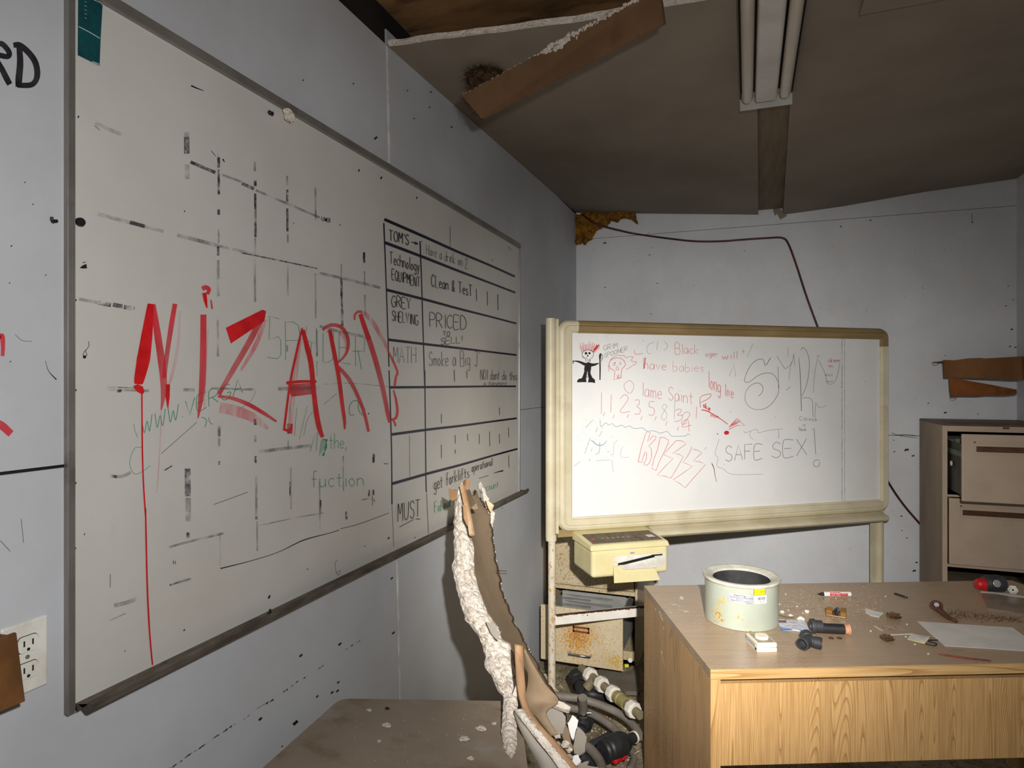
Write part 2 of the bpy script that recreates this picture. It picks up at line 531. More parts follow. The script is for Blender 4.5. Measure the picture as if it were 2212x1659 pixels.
m_gyp = mat('gypsum_core', (236, 226, 214), (222, 210, 196), scale=26, rough=0.9,
            spots=[((172, 140, 112), 24, 0.66, 0.74, 0.6)], bump=1.0, bscale=70, bdist=0.006)
m_deck = mat('stained_plywood', (168, 126, 80), (112, 82, 52), scale=2.2, stretch=(1.0, 2.6, 1), rough=0.8,
             spots=[((14, 12, 10), 2.6, 0.52, 0.66, 1.0, (0.8, 2.4, 1)), ((150, 124, 92), 7, 0.66, 0.74, 0.6, (0.7, 3, 1))])
m_floor = mat('dirty_floor', (164, 150, 122), (122, 110, 88), scale=7, rough=0.85,
              spots=[((84, 76, 60), 60, 0.52, 0.62, 0.8), ((186, 176, 160), 110, 0.66, 0.72, 0.9), ((60, 54, 44), 3, 0.5, 0.7, 0.6)], bump=0.5, bscale=130, bdist=0.006)
m_timber = mat('bare_timber', (126, 110, 88), (110, 95, 74), scale=6, stretch=(6, 0.6, 6), rough=0.75)
m_black = mat('marker_black', (26, 25, 27), rough=0.5)
m_blackpaint = mat('black_paint', (22, 21, 26), (50, 48, 54), scale=30, rough=0.5, alpha=(18, 0.25, 0.42, 1.0))
m_red = mat('red_paint', (214, 26, 34), (190, 14, 22), scale=25, rough=0.38)
m_redthin = mat('red_paint_thin', (224, 48, 66), (206, 34, 50), scale=20, rough=0.4, alpha=(16, 0.2, 0.75, 0.55, (1, 1, 0.25), 0.4))
m_redpale = mat('red_paint_pale', (232, 92, 108), rough=0.45, alpha=(45, 0.35, 0.75, 0.55, (1, 1, 0.12), 0.06))

# ---- left wall: sheets of board with open joints
wl = struct(MB().box(-0.10, 0.0, -1.7, YB + 0.1, 0.0, 2.80).build('wall_left', m_core), 'grey-blue painted wallboard wall behind the wall whiteboard', 'wall')
def seam(z):   # the upright joint leans
    return 1.852 + (1.771 - 1.852) * (z - 0.516) / (2.61 - 0.516)
TH = 0.006
zc = [0.0, 0.775, 0.779, 1.397, 1.4025, 2.615]
def lpanel(y0, y1, z0, z1, name='panel'):
    f = lambda y, z: (seam(z) - 0.002 if y == 'a' else seam(z) + 0.003 if y == 'b' else y)
    p = [(0.0005, f(y0, z0), z0), (0.0005, f(y1, z0), z0), (0.0005, f(y1, z1), z1), (0.0005, f(y0, z1), z1)]
    MB().prism(p, (TH - 0.0005, 0, 0)).build(name, m_wall_l, wl)
lpanel(-1.7, 'a', 0.0, 0.7787); lpanel(-1.7, 'a', 0.779, 1.397); lpanel(-1.7, 'a', 1.4025, 2.605)
lpanel('b', YB, 0.0, 1.3985); lpanel('b', YB, 1.4010, 2.655)
# cracked filler along the low joint
mb = MB()
for i in range(120):
    y = 0.93 + i * 0.006
    if random.random() < (0.35 if y < 1.25 else 0.85):
        continue
    z = 0.778 + 0.005 * noise.noise(V((y * 22, 0, 3)))
    w = random.uniform(0.0004, 0.0022)
    mb.prism([(0.006, y, z - w * random.random()), (0.006, y + random.uniform(0.004, 0.010), z - w), (0.006, y + random.uniform(0.006, 0.010), z + w), (0.006, y + 0.001, z + w * random.random())], (0.0004, 0, 0))
mb.build('cracked_joint', m_joint, wl)
# white batten over the upright joint (seen above and below the board)
b0 = []
for z0, z1 in ((0.30, 0.955), (2.235, 2.60)):
    w = 0.010
    p = [(TH, seam(z0) - 0.001, z0), (TH, seam(z0) + w, z0), (TH, seam(z1) + w * 0.7, z1), (TH, seam(z1) - 0.001, z1)]
    MB().prism(p, (0.003, 0, 0)).build('batten', m_batten, wl)

# lettering sprayed on the wall left of the board
LW = lambda x, y: on_x(x, y, TH)
ink = Ink(LW, (1, 0, 0))
ink.stroke('A', [(-60, 560), (-50, 400), (-20, 300), (10, 280), (55, 330), (50, 362), (-10, 352)], [11.5] * 7)
ink.stroke('A', [(-20, 390), (10, 440), (40, 500), (62, 540)], [11, 12, 13, 12])
ink.stroke('A', [(85, 290), (125, 290), (185, 340), (225, 400), (238, 470), (225, 520), (190, 545), (110, 545)], [11, 13, 13, 13, 13, 12, 12, 11])
ink.stroke('A', [(122, 300), (128, 400), (120, 500), (118, 556)], [12, 14, 15, 13])
ink.build('painted_lettering', m_blackpaint, wl, 'black painted letters R D')
ink = Ink(LW, (1, 0, 0))
ink.stroke('B', [(-30, 520), (10, 490), (18, 560), (15, 620)], [8, 12, 9, 8])
ink.stroke('B', [(-40, 1050), (10, 1065), (70, 1118)], [20, 18, 16])
ink.build('painted_marking', m_redthin, wl, 'red paint strokes')
ink = Ink(LW, (1, 0, 0))
ink.stroke('B', [(95, 480), (140, 520), (205, 525)], 0.8); ink.stroke('B', [(290, 650), (310, 715), (360, 770)], [0.8, 1.2, 2.6])
ink.stroke('C', [(0, 200), (65, 270)], 1.0); ink.stroke('C', [(135, 60), (150, 215)], 0.9)
for k, x, y, r in (('B', 60, 152, 4), ('B', 292, 102, 4), ('B', 65, 655, 4), ('A', 158, 1168, 4), ('A', 72, 1575, 5), ('A', 210, 1308, 4),
                   ('G', 575, 865, 9), ('G', 325, 938, 9), ('G', 65, 1345, 10), ('G', 290, 1370, 14), ('G', 565, 1110, 7), ('G', 430, 1200, 7), ('G', 525, 1175, 8), ('G', 560, 1165, 8),
                   ('G', 205, 1520, 5), ('G', 465, 1005, 4), ('G', 908, 443, 7), ('G', 918, 793, 8), ('H', 380, 575, 5), ('H', 740, 600, 5), ('H', 900, 990, 10),
                   ('H', 1128, 650, 5), ('H', 1296, 660, 6), ('H', 1285, 770, 5), ('H', 1175, 850, 5), ('H', 1445, 912, 6), ('F', 1330, 1300, 4)):
    ink.stroke(k, [(x - r, y + r * 0.8), (x, y), (x + r, y - r)], r * 1.3 / CR[k][2])
ink.build('scuff_marking', m_black, wl)

# ---- back wall
wb = struct(MB().box(-0.1, XR + 0.1, YB, YB + 0.1, 0.0, 2.80).build('wall_back', m_core), 'scuffed off-white wall behind the rolling board', 'wall')
for z0, z1 in ((0.0, 1.2355), (1.2385, 2.486), (2.4885, 2.70)):
    MB().box(0.004, XR, YB - 0.006, YB - 0.0005, z0, z1).build('panel', m_wall_b, wb)
BWP = YB - 0.006
BW = lambda x, y: on_y(x, y, BWP)
ink = Ink(BW, (0, -1, 0))
for k, x, y, r in (('K', 810, 578, 16), ('K', 1345, 720, 9), ('K', 1437, 1060, 9), ('K', 815, 1110, 9), ('K', 1360, 1425, 8), ('K', 1335, 452, 6),
                   ('Y', 650, 1195, 10), ('Y', 840, 1300, 16), ('Y', 1205, 1315, 8), ('Y', 1565, 560, 12), ('Y', 1625, 570, 12), ('Y', 840, 660, 8),
                   ('T', 475, 355, 6), ('T', 706, 764, 5), ('T', 738, 850, 5), ('T', 728, 1040, 8), ('T', 690, 890, 6), ('R', 200, 358, 6), ('R', 310, 438, 18), ('R', 205, 455, 8), ('R', 265, 1005, 9),
                   ('R', 312, 1190, 7), ('R', 270, 1130, 6), ('R', 365, 490, 12), ('R', 395, 1400, 10), ('R', 375, 1470, 14), ('J', 1120, 1565, 7), ('J', 910, 1610, 7)):
    ink.stroke(k, [(x - r, y + r * 0.6), (x + r * 0.1, y), (x + r, y + r * 0.3)], r * 0.9 / CR[k][2])
ink.stroke('Y', [(690, 750), (705, 768), (740, 768), (825, 712)], 1.1)
ink.stroke('T', [(470, 300), (474, 350)], 1.0)
ink.stroke('R', [(180, 295), (250, 320), (400, 340)], 1.0); ink.stroke('R', [(190, 318), (300, 310), (400, 322)], 1.0)
ink.build('scuff_marking', m_black, wb)

# ---- right wall, floor
wr = struct(MB().box(XR, XR + 0.1, -1.7, YB + 0.1, 0.0, 2.80).build('wall_right', m_wall_b), 'pale wall strip at the far right edge', 'wall')
fl = struct(MB().box(-0.1, XR + 0.1, -1.7, YB + 0.1, -0.06, 0.0).build('floor', m_floor), 'dirty gritty floor between table and oak desk', 'floor')

# ---- ceiling: sagging sheets under a stained deck
ce = struct(MB().box(-0.1, XR + 0.1, -1.7, YB + 0.1, 2.72, 2.78).build('ceiling', m_deck), 'stained brown plywood deck above the fallen ceiling sheet', 'ceiling')
ZB = [(0.0, 2.668), (0.45, 2.622), (1.146, 2.552), (1.28, 2.540), (1.6, 2.56), (2.0, 2.602), (2.45, 2.632)]
ZF = [(0.0, 2.604), (0.6, 2.60), (1.2, 2.585), (2.45, 2.60)]
def zceil(x, y):
    t = min(max((y - 1.8) / (YB - 1.8), 0), 1)
    return lerp_tab(ZF, x) * (1 - t) + lerp_tab(ZB, x) * t
def sheet(x0f, x0b, x1f, x1b, y0, y1, name, nx=14, ny=10, dz=0.0, yedge=None):
    top, bot = [], []
    for i in range(ny + 1):
        t = i / ny
        rb, rt = [], []
        for j in range(nx + 1):
            s_ = j / nx
            xa = x0f + (x0b - x0f) * t; xb = x1f + (x1b - x1f) * t
            x = xa + (xb - xa) * s_
            y = y0 + (y1 - y0) * t
            if yedge and i == 0: y = yedge(x)
            z = zceil(x, y) + dz
            rb.append(V((x, y, z))); rt.append(V((x, y, z + 0.0127)))
        bot.append(rb); top.append(rt)
    mb = MB()
    mb.grid(bot[::-1]); mb.grid(top)
    for ring in ([bot[0], top[0]], [top[-1], bot[-1]]):
        mb.grid(ring[::-1])
    mb.grid([[r[0] for r in top], [r[0] for r in bot]][::-1]); mb.grid([[r[-1] for r in bot], [r[-1] for r in top]][::-1])
    return mb.build(name, m_ceil, ce), bot, top
edge = lambda x: 1.775 + 0.065 * min(x / 0.6, 1) + 0.006 * noise.noise(V((x * 9, 0, 0)))
_, botA, topA = sheet(0.006, 0.006, 1.10, 1.140, 1.78, YB - 0.012, 'ceiling_sheet', yedge=edge)
sheet(1.20, 1.278, XR - 0.004, XR - 0.004, 1.80, YB - 0.012, 'ceiling_sheet')
# white broken gypsum along the front edge of the left sheet
mb = MB(); rows = [[], [], [], []]
for j in range(60):
    x = 0.012 + 1.06 * j / 59
    y = edge(x); z = zceil(x, y)
    n1 = 0.002 * noise.noise(V((x * 22, 1, 0)))
    rows[0].append(V((x, y + 0.003, z - 0.0015))); rows[1].append(V((x, y - 0.007 + n1, z + 0.000 + n1)))
    rows[2].append(V((x, y - 0.006 - n1, z + 0.014 + n1))); rows[3].append(V((x, y + 0.003, z + 0.017)))
mb.grid(rows)
mb.build('torn_edge', m_gyp, ce, label='white torn gypsum edge of the ceiling sheet')
# nearer sheet hanging a little lower at the right
sheet(1.372, 1.372, XR - 0.004, XR - 0.004, 0.3, 2.028, 'ceiling_sheet', nx=6, ny=4, dz=-0.016)
# joist seen through the gap between the sheets
MB().hexa([(1.085, 1.82, 2.602), (1.29, 1.82, 2.602), (1.30, YB - 0.05, 2.572), (1.10, YB - 0.05, 2.572),
           (1.085, 1.82, 2.64), (1.29, 1.82, 2.64), (1.30, YB - 0.05, 2.61), (1.10, YB - 0.05, 2.61)]).build('joist', m_timber, ce, label='timber joist in the gap between ceiling sheets')
# torn paper hanging where the gap meets the wall
mb = MB()
for pts in ([(1640, 432), (1655, 440), (1672, 436), (1668, 446), (1645, 446)], [(1670, 440), (1690, 455), (1700, 466), (1686, 474), (1678, 460)],
            [(1674, 444), (1678, 462), (1674, 466), (1670, 452)]):
    mb.prism([on_y(x, y, YB - 0.03) for x, y in pts], (0, 0.002, 0))
mb.build('torn_paper', m_ceil, ce)

# ================================================================== wall whiteboard
m_wb = mat('whiteboard_enamel', (200, 198, 193), (192, 189, 183), scale=2.0, rough=0.32, spec=0.45,
           spots=[((150, 144, 136), 4.5, 0.64, 0.85, 0.35, (1, 1, 0.5)), ((70, 66, 62), 70, 0.775, 0.79, 0.7)])
m_alu = mat('aluminium_dull', (150, 146, 140), (128, 124, 118), scale=5, stretch=(8, 1, 1), rough=0.42, metal=0.55,
            spots=[((60, 50, 42), 9, 0.58, 0.72, 0.5)])
m_tray = mat('tray_dusty', (118, 110, 100), (88, 80, 72), scale=9, stretch=(3, 1, 3), rough=0.55, metal=0.45,
             spots=[((170, 160, 148), 60, 0.68, 0.74, 0.6), ((50, 40, 34), 20, 0.62, 0.7, 0.7)])
m_faded = mat('marker_faded', (58, 56, 58), rough=0.6, alpha=(60, 0.33, 0.62, 0.9))
m_ghost = mat('marker_ghost', (96, 94, 94), rough=0.6, alpha=(30, 0.34, 0.66, 0.5))
m_grey = mat('marker_grey', (100, 99, 102), rough=0.5, alpha=(50, 0.2, 0.6, 0.5, (1, 1, 1), 0.35))
m_navy = mat('navy_line_tape', (20, 22, 54), (14, 14, 36), scale=12, rough=0.45)
m_green = mat('marker_green', (20, 136, 102), rough=0.5, alpha=(40, 0.2, 0.6, 0.5, (1, 1, 1), 0.45))
m_teal = mat('teal_print', (8, 74, 80), (6, 60, 68), scale=30, rough=0.5, spots=[((50, 120, 122), 160, 0.60, 0.66, 0.5, (1, 1, 4))])
m_pale = mat('pale_print', (200, 214, 210), rough=0.6)
m_plug = mat('white_plastic', (226, 224, 216), (206, 202, 192), scale=20, rough=0.35)
m_dark = mat('black_plastic', (24, 24, 25), (34, 33, 33), scale=20, rough=0.45)

XS = 0.012
XF = 0.0175
RY0 = on_x(148, 800, XF).y; RY1 = on_x(164.5, 800, XF).y
YR_ = 3.020; ZH = 2.226
ZL = on_x(150, 1546, XF).z
zi = 0.992                       # where the board meets the tray
wbd = thing('whiteboard', 'large wall whiteboard with red painted letters and a navy ruled table', 'whiteboard', (0.02, 1.9, ZL))
MB().box(TH, XS, RY1 - 0.004, YR_ - 0.004, zi - 0.01, ZH - 0.012).build('board_surface', m_wb, wbd)
# left rail: ridged aluminium channel
mb = MB()
mb.box(TH, XF - 0.0022, RY0, RY1, ZL, ZH)
rw = (RY1 - RY0) / 4
for i in range(4):
    mb.box(XF - 0.0022, XF, RY0 + i * rw + rw * 0.08, RY0 + i * rw + rw * 0.70, ZL, ZH)
mb.build('frame_rail', m_alu, wbd, bevel=0.0004)
MB().box(TH, 0.021, RY1, YR_, ZH - 0.022, ZH).build('frame_rail', m_alu, wbd, bevel=0.002)
MB().box(TH, 0.017, YR_ - 0.010, YR_, zi, ZH - 0.022).build('frame_rail', m_alu, wbd, bevel=0.002)
zt0 = on_x(185, 1546, 0.052).z
prof = [(TH, zi + 0.003), (0.016, zi + 0.003), (0.019, zi - 0.006), (0.044, zt0 + 0.014), (0.048, zt0 + 0.019), (0.053, zt0 + 0.014), (0.051, zt0 + 0.002), (0.044, zt0), (0.020, zt0 + 0.008), (TH, zt0 + 0.008)]
mb = MB(); mb.prism([(x, RY1 + 0.001, z) for x, z in prof], (0, YR_ - RY1 + 0.03, 0))
tray = mb.build('tray', m_tray, wbd, bevel=0.0008)
# pieces of dirt lying in the tray
mb = MB()
for i in range(26):
    y = random.uniform(RY1 + 0.1, 2.9); x = random.uniform(0.022, 0.042)
    mb.blob((x, y, zi - 0.005 + (x - 0.019) / 0.025 * (zt0 + 0.020 - zi)), random.uniform(0.0012, 0.003), 0.4, 2, 1, i)
mb.build('tray_grit', m_tray, wbd)['kind'] = 'stuff'

PT = lambda x, y: on_x(x, y, XS)
def INK(): return Ink(PT, (1, 0, 0))
# --- ghost of an erased grid
g = INK()
d_ = INK()
for x, y0, y1, w, dark in (
    (403, 285, 300, 11, 0), (403, 296, 332, 12, 1), (404, 355, 387, 10, 0), (405, 1012, 1072, 13, 1), (406, 1075, 1126, 12, 0), (406, 1150, 1163, 7, 1),
    (471, 312, 340, 4, 0), (472, 340, 362, 6, 1), (472, 366, 420, 5, 1), (472, 452, 464, 6, 1), (472, 494, 525, 4, 0), (471, 532, 552, 5, 1), (471, 562, 640, 6, 0), (470, 690, 770, 5, 0), (473, 920, 943, 6, 1),
    (473, 946, 964, 5, 0), (473, 996, 1004, 5, 1), (475, 1150, 1222, 2, 0), (550, 350, 370, 5, 0), (551, 390, 402, 6, 1), (551, 418, 512, 5, 1), (551, 514, 550, 4, 0), (550, 560, 652, 5, 0), (551, 905, 918, 6, 1),
    (551, 940, 955, 5, 0), (552, 985, 1000, 5, 1), (553, 1030, 1115, 5, 0), (554, 1115, 1122, 6, 1), (555, 1125, 1190, 4, 0), (620, 380, 400, 4, 0), (620, 410, 436, 5, 1), (620, 450, 500, 5, 1), (621, 504, 524, 4, 0), (621, 575, 640, 4, 0),
    (620, 745, 760, 4, 0), (623, 915, 937, 6, 1), (622, 950, 972, 3, 0), (626, 1040, 1075, 3, 1), (628, 1010, 1100, 3, 0), (681, 405, 475, 4, 0), (681, 590, 688, 4, 0), (684, 712, 770, 4, 0), (684, 780, 812, 3, 0), (690, 1040, 1142, 3, 0),
    (692, 1080, 1108, 4, 1), (737, 600, 640, 5, 1), (738, 640, 670, 4, 1), (739, 670, 704, 5, 1), (737, 570, 598, 3, 0), (741, 985, 1060, 3, 0), (748, 1105, 1122, 5, 1), (786, 545, 568, 5, 1), (787, 585, 620, 3, 0), (788, 636, 682, 4, 0),
    (806, 980, 1000, 4, 1), (797, 1058, 1072, 4, 1), (804, 1060, 1092, 3, 0)):
    (d_ if dark else g).stroke('Z', [(x, y0), (x + (y1 - y0) * 0.008, y1)], w)
for pts, w, dark in (
    ([(205, 265), (230, 278), (262, 290)], 8, 0), ([(411, 350), (465, 373)], 7, 1), ([(480, 378), (522, 393)], 5, 0), ([(522, 396), (548, 408)], 7, 1), ([(552, 411), (620, 440), (690, 470)], 5, 0),
    ([(210, 462), (280, 481), (312, 489)], 8, 0), ([(280, 480), (312, 489)], 8, 1), ([(312, 489), (352, 500)], 7, 0), ([(382, 508), (430, 520), (470, 531)], 8, 0), ([(470, 531), (560, 552)], 6, 0), ([(520, 546), (600, 562), (685, 580)], 3, 1),
    ([(690, 590), (760, 606), (822, 622)], 6, 0), ([(170, 646), (212, 654)], 7, 0), ([(212, 654), (239, 659)], 9, 1), ([(243, 658), (264, 662)], 9, 1), ([(267, 663), (290, 667)], 9, 1), ([(235, 841), (322, 844)], 6, 0), ([(232, 836), (300, 838)], 1.5, 1),
    ([(252, 845), (262, 844)], 6, 1), ([(395, 842), (420, 842)], 7, 0), ([(455, 838), (545, 842)], 4, 0), ([(238, 1028), (262, 1029), (282, 1020)], 7, 0), ([(242, 1028), (252, 1030)], 6, 1), ([(560, 976), (620, 968), (672, 963)], 7, 0), ([(355, 1016), (371, 1006)], 2.5, 1),
    ([(365, 1182), (400, 1172), (482, 1152)], 5, 0), ([(246, 1308), (275, 1301), (298, 1292)], 9, 0), ([(366, 1264), (384, 1258)], 4, 1), ([(384, 1258), (412, 1250)], 5, 0), ([(237, 1340), (270, 1325)], 3, 0),
    ([(690, 705), (750, 720), (795, 728)], 6, 0), ([(600, 840), (690, 838)], 8, 0), ([(700, 830), (760, 828), (842, 836)], 1.5, 0), ([(560, 1135), (640, 1118), (700, 1108)], 2, 0), ([(780, 1080), (800, 1076)], 3, 0)):
    (d_ if dark else g).stroke('Z', pts, w)
g.build('erased_marking', m_ghost, wbd, 'pale ghost of an erased grid'); d_.build('erased_marking', m_faded, wbd, 'dark remnants of an erased grid')
# --- thin black marker lines and specks
k = INK()
k.stroke('Z', [(476, 1228), (540, 1212), (600, 1193), (655, 1167), (710, 1152), (732, 1145)], [2.6, 1.4, 1.2, 2.4, 1.4, 1.4])
k.stroke('Z', [(735, 1142), (775, 1132), (840, 1108)], 1.2)
k.stroke('Z', [(348, 980), (425, 912)], 0.9); k.stroke('Z', [(461, 1090), (535, 1063)], 1.0)
k.stroke('A', [(1222, 548), (1260, 565), (1305, 582)], [3.4, 2.6, 0.8]); k.stroke('A', [(605, 805), (638, 832)], 1.0)
k.stroke('A', [(1350, 965), (1380, 1000)], 1.2); k.stroke('A', [(1425, 1018), (1436, 1038)], [3.5, 1.2])
k.stroke('B', [(565, 525), (568, 555), (548, 585), (555, 615), (530, 615), (545, 580)], 1.2); k.dot('B', 540, 625, 11)
k.fill('B', [(508, 55), (530, 38), (552, 30), (556, 58), (530, 60)]); k.stroke('B', [(527, 22), (548, 18)], 1.5)
for kk, x, y, r in (('B', 485, 838, 6), ('B', 483, 1433, 7), ('B', 485, 262, 6), ('A', 500, 748, 7), ('A', 1180, 1352, 5), ('G', 122, 562, 10), ('C', 1180, 775, 6), ('C', 800, 908, 4), ('C', 540, 160, 5), ('C', 482, 252, 7),
                    ('H', 780, 1222, 8), ('H', 940, 1275, 9), ('H', 1195, 1418, 7), ('H', 645, 1612, 5), ('H', 312, 1600, 4), ('E', 1390, 328, 6), ('E', 1408, 345, 6), ('E', 1236, 445, 5), ('F', 70, 408, 7), ('F', 505, 1577, 6), ('F', 258, 1582, 6), ('G', 888, 185, 7), ('G', 735, 236, 4), ('G', 367, 384, 4)):
    k.stroke(kk, [(x - r * 0.5, y + r), (x, y), (x + r * 0.5, y - r)], r * 1.2 / CR[kk][2])
k.write('LOWER', 694, 476, 8, 713, 481, 8, 1.2)
k.stroke('C', [(705, 415), (704, 500)], 1.0); k.stroke('C', [(1108, 330), (1112, 352)], 1.4); k.stroke('C', [(1120, 330), (1124, 352)], 1.2)
k.stroke('E', [(25, 372), (27, 465)], [2.4, 1.6]); k.stroke('E', [(838, 125), (838, 320)], 0.8)
for x in (1085, 1188, 1287): k.stroke('E', [(x, 715 + (x - 1085) * 0.25), (x + 3, 830 + (x - 1085) * 0.42)], 1.4)
k.stroke('E', [(877, 1480), (880, 1590)], 1.4); k.stroke('E', [(995, 1490), (997, 1560)], 1.2)
for x, y0, y1 in ((755, 700, 830), (885, 610, 690), (1002, 598, 665), (1112, 600, 695), (1210, 575, 715), (1302, 600, 690), (1389, 540, 630), (1302, 350, 420), (755, 410, 500), (1390, 800, 915), (455, 610, 1000), (885, 745, 785)):
    k.stroke('F', [(x, y0), (x + 2, y1)], 1.2 if x != 455 else 0.7)
k.stroke('F', [(210, 880), (255, 882)], 1.4); k.stroke('F', [(122, 790), (120, 865)], 2.0); k.stroke('F', [(115, 1125), (117, 1175)], 2.4)
k.stroke('F', [(120, 1215), (122, 1240)], 1.2); k.stroke('F', [(1110, 1020), (1200, 990)], 1.0); k.stroke('F', [(1250, 968), (1338, 945)], [1, 3.2])
k.stroke('F', [(288, 1270), (297, 1450), (305, 1659)], 0.8); k.stroke('F', [(615, 1160), (622, 1300), (632, 1540)], 1.0)
# the writing in the table
k.write("TOM'S", 840, 519, 22, 882, 529, 22, 1.9); k.write('>', 888, 528, 12, 902, 531, 10, 1.8)
k.write("Technology", 841, 569, 25, 905, 588, 26, 1.5); k.write("EQUIPMENT", 846, 604, 22, 906, 620, 20, 1.5)
k.write("GREY", 845, 662, 24, 886, 668, 23, 1.6); k.write("SHELVING", 846, 693, 22, 902, 702, 22, 1.4)
k.write("CLean & TesT", 931, 618, 26, 1019, 640, 24, 1.5)
k.write("PRICED", 928, 707, 30, 1006, 711, 28, 1.3); k.write("TO", 956, 726, 10, 971, 726, 10, 1.1); k.write("SELL!", 951, 745, 14, 998, 740, 15, 1.1)
k.write("NOI dont do this", 1037, 820, 22, 1116, 821, 19, 0.9); k.write("a itanymore", 1044, 832, 9, 1093, 831, 8, 0.7)
k.write("MUST", 858, 1128, 40, 906, 1114, 36, 1.5); k.stroke('F', [(355, 1478), (490, 1405)], 1.2); k.stroke('F', [(508, 1400), (552, 1402)], 1.4)
k.write("get forklifts", 936, 1060, 30, 1012, 1030, 22, 1.3); k.write("operational", 1018, 1020, 20, 1062, 1005, 16, 1.1)
k.build('marker_marking', m_black, wbd, 'black marker handwriting')
k = INK()
k.write("Have a drink on 2", 921, 549, 22, 1010, 580, 22, 1.3)
k.write("MATH", 849, 784, 34, 898, 784, 34, 1.3)
k.write("Smoke a Big J'", 926, 790, 30, 1036, 792, 34, 1.4)
k.stroke('D', [(560, 560), (470, 1250)], 0.6); k.stroke('D', [(530, 1205), (510, 1440)], 0.9); k.stroke('D', [(615, 1195), (550, 1470)], 0.8)
k.stroke('D', [(660, 1245), (615, 1310), (585, 1440)], 0.9); k.stroke('D', [(855, 1095), (750, 1180)], 0.9); k.stroke('D', [(610, 550), (600, 640)], 1.0)
k.stroke('D', [(60, 1075), (160, 1050), (190, 1080), (150, 1160), (60, 1220)], 0.8)
k.stroke('G', [(560, 325), (545, 345), (552, 405), (578, 390), (565, 425), (550, 400)], 1.0)
k.build('marker_marking', m_grey, wbd, 'faded grey marker handwriting')
# --- green marker
k = INK()
k.write("WWW.VERGA", 306, 938, 34, 524, 848, 32, 1.5); k.write("x", 427, 916, 20, 460, 912, 20, 1.5) if 'x' in FONT else k.stroke('B', [(1290, 1010), (1320, 1030), (1310, 1075)], 1.4)
k.stroke('B', [(1335, 1010), (1340, 1040), (1362, 1058)], 1.3)
k.stroke('B', [(905, 1205), (860, 1210), (830, 1290), (840, 1350), (870, 1375), (915, 1355), (960, 1320)], 1.0); k.stroke('B', [(855, 1050), (860, 1090), (880, 1140)], 0.9)
for pts in ([(385, 485), (310, 465), (305, 655), (380, 630), (400, 660), (402, 780), (375, 810), (290, 800)], [(440, 820), (437, 510), (500, 510), (545, 540), (560, 660), (445, 662)],
            [(610, 660), (690, 690), (690, 560)], [(648, 680), (645, 850)], [(745, 600), (745, 840), (790, 840), (825, 810), (830, 590), (770, 590)],
            [(965, 600), (875, 590), (875, 840), (970, 855)], [(880, 720), (940, 720)], [(1010, 870), (1008, 625), (1085, 640), (1080, 750), (985, 750)], [(1030, 740), (1058, 900)]):
    k.stroke('D', pts, 1.2, smooth=False)
k.stroke('D', [(1000, 1265), (965, 1265), (960, 1200), (990, 1155), (1030, 1160), (1030, 1200), (1040, 1240), (1075, 1270), (1085, 1220), (1050, 1170)], 1.4)
k.stroke('D', [(640, 1565), (680, 1420), (690, 1560), (700, 1410)], 1.2, smooth=False)
for q in range(6): k.stroke('D', [(715 + q * 10, 1600 - q * 14), (730 + q * 8, 1480), (760 + q * 4, 1470), (775 - q * 3, 1530), (735 + q * 4, 1600)], 0.9)
k.write("the,", 711, 969, 34, 748, 968, 30, 1.1)
k.write("fuction", 672, 1052, 36, 784, 1050, 30, 1.3)
k.write("Fid out", 938, 1108, 24, 974, 1094, 20, 1.3); k.write("discount", 1036, 1066, 18, 1076, 1052, 14, 0.9)
k.build('marker_marking', m_green, wbd, 'green marker handwriting')
# --- navy table ruling
t = INK()
for kk, a, b, w0, w1 in (('E', (218, 60), (1450, 600), 6.8, 4.4), ('E', (225, 280), (1455, 752), 6.8, 4.0), ('E', (238, 725), (1465, 1043), 6.2, 3.8), ('E', (255, 1195), (1465, 1340), 5.8, 3.8),
                         ('E', (272, 1645), (1460, 1635), 5.6, 3.6), ('F', (288, 605), (1467, 452), 6.0, 3.8), ('F', (290, 1070), (1475, 740), 6.4, 3.8)):
    mid = [(a[0] + (b[0] - a[0]) * q, a[1] + (b[1] - a[1]) * q + random.uniform(-3, 3)) for q in (0.3, 0.55, 0.8)]
    t.one(kk, [a] + mid + [b], [w0, w0 * .9, (w0 + w1) / 2, w1 * 1.05, w1])
t.one('E', [(213, 95), (235, 650), (262, 1450)], [3.2, 2.6, 2.6]); t.one('F', [(263, 0), (285, 700), (290, 1265)], [2.6, 2.8, 2.8])
t.one('E', [(577, 268), (555, 268), (568, 600), (600, 1659)], [1.6, 3.0, 2.6, 2.4], smooth=False); t.one('F', [(600, 0), (610, 980), (615, 1150)], [2.4, 2.6, 2.4])
t.build('ruled_line', m_navy, wbd, 'navy ruled table lines')
# --- red painted letters
sol = thin = pale = None
def letter(last=False):
    """finish the letter in hand (pale, thin and thick paint in one mesh) and begin the next"""
    global sol, thin, pale
    if sol:
        mb = MB()
        for i_, ik in enumerate((sol, thin, pale)):
            k0 = len(mb.f); mb.add(ik.mb.v, ik.mb.f); mb.mi[k0:] = [i_] * (len(mb.f) - k0)
        mb.build('red_letter', [m_red, m_redthin, m_redpale], wbd)
    sol, thin, pale = INK(), INK(), INK()
    sol.e, thin.e, pale.e = 0.0012, 0.0009, 0.0007
letter()
sol.stroke('B', [(962, 285), (938, 480), (915, 640), (888, 770), (884, 800)], [13, 24, 29, 22, 15])
sol.fill('B', [(850, 810), (880, 800), (912, 815), (922, 850), (908, 866), (880, 850), (860, 830)])
thin.stroke('B', [(978, 288), (1005, 470), (1030, 640), (1045, 780), (1042, 880), (1030, 965)], [10, 15, 16, 15, 10, 2])
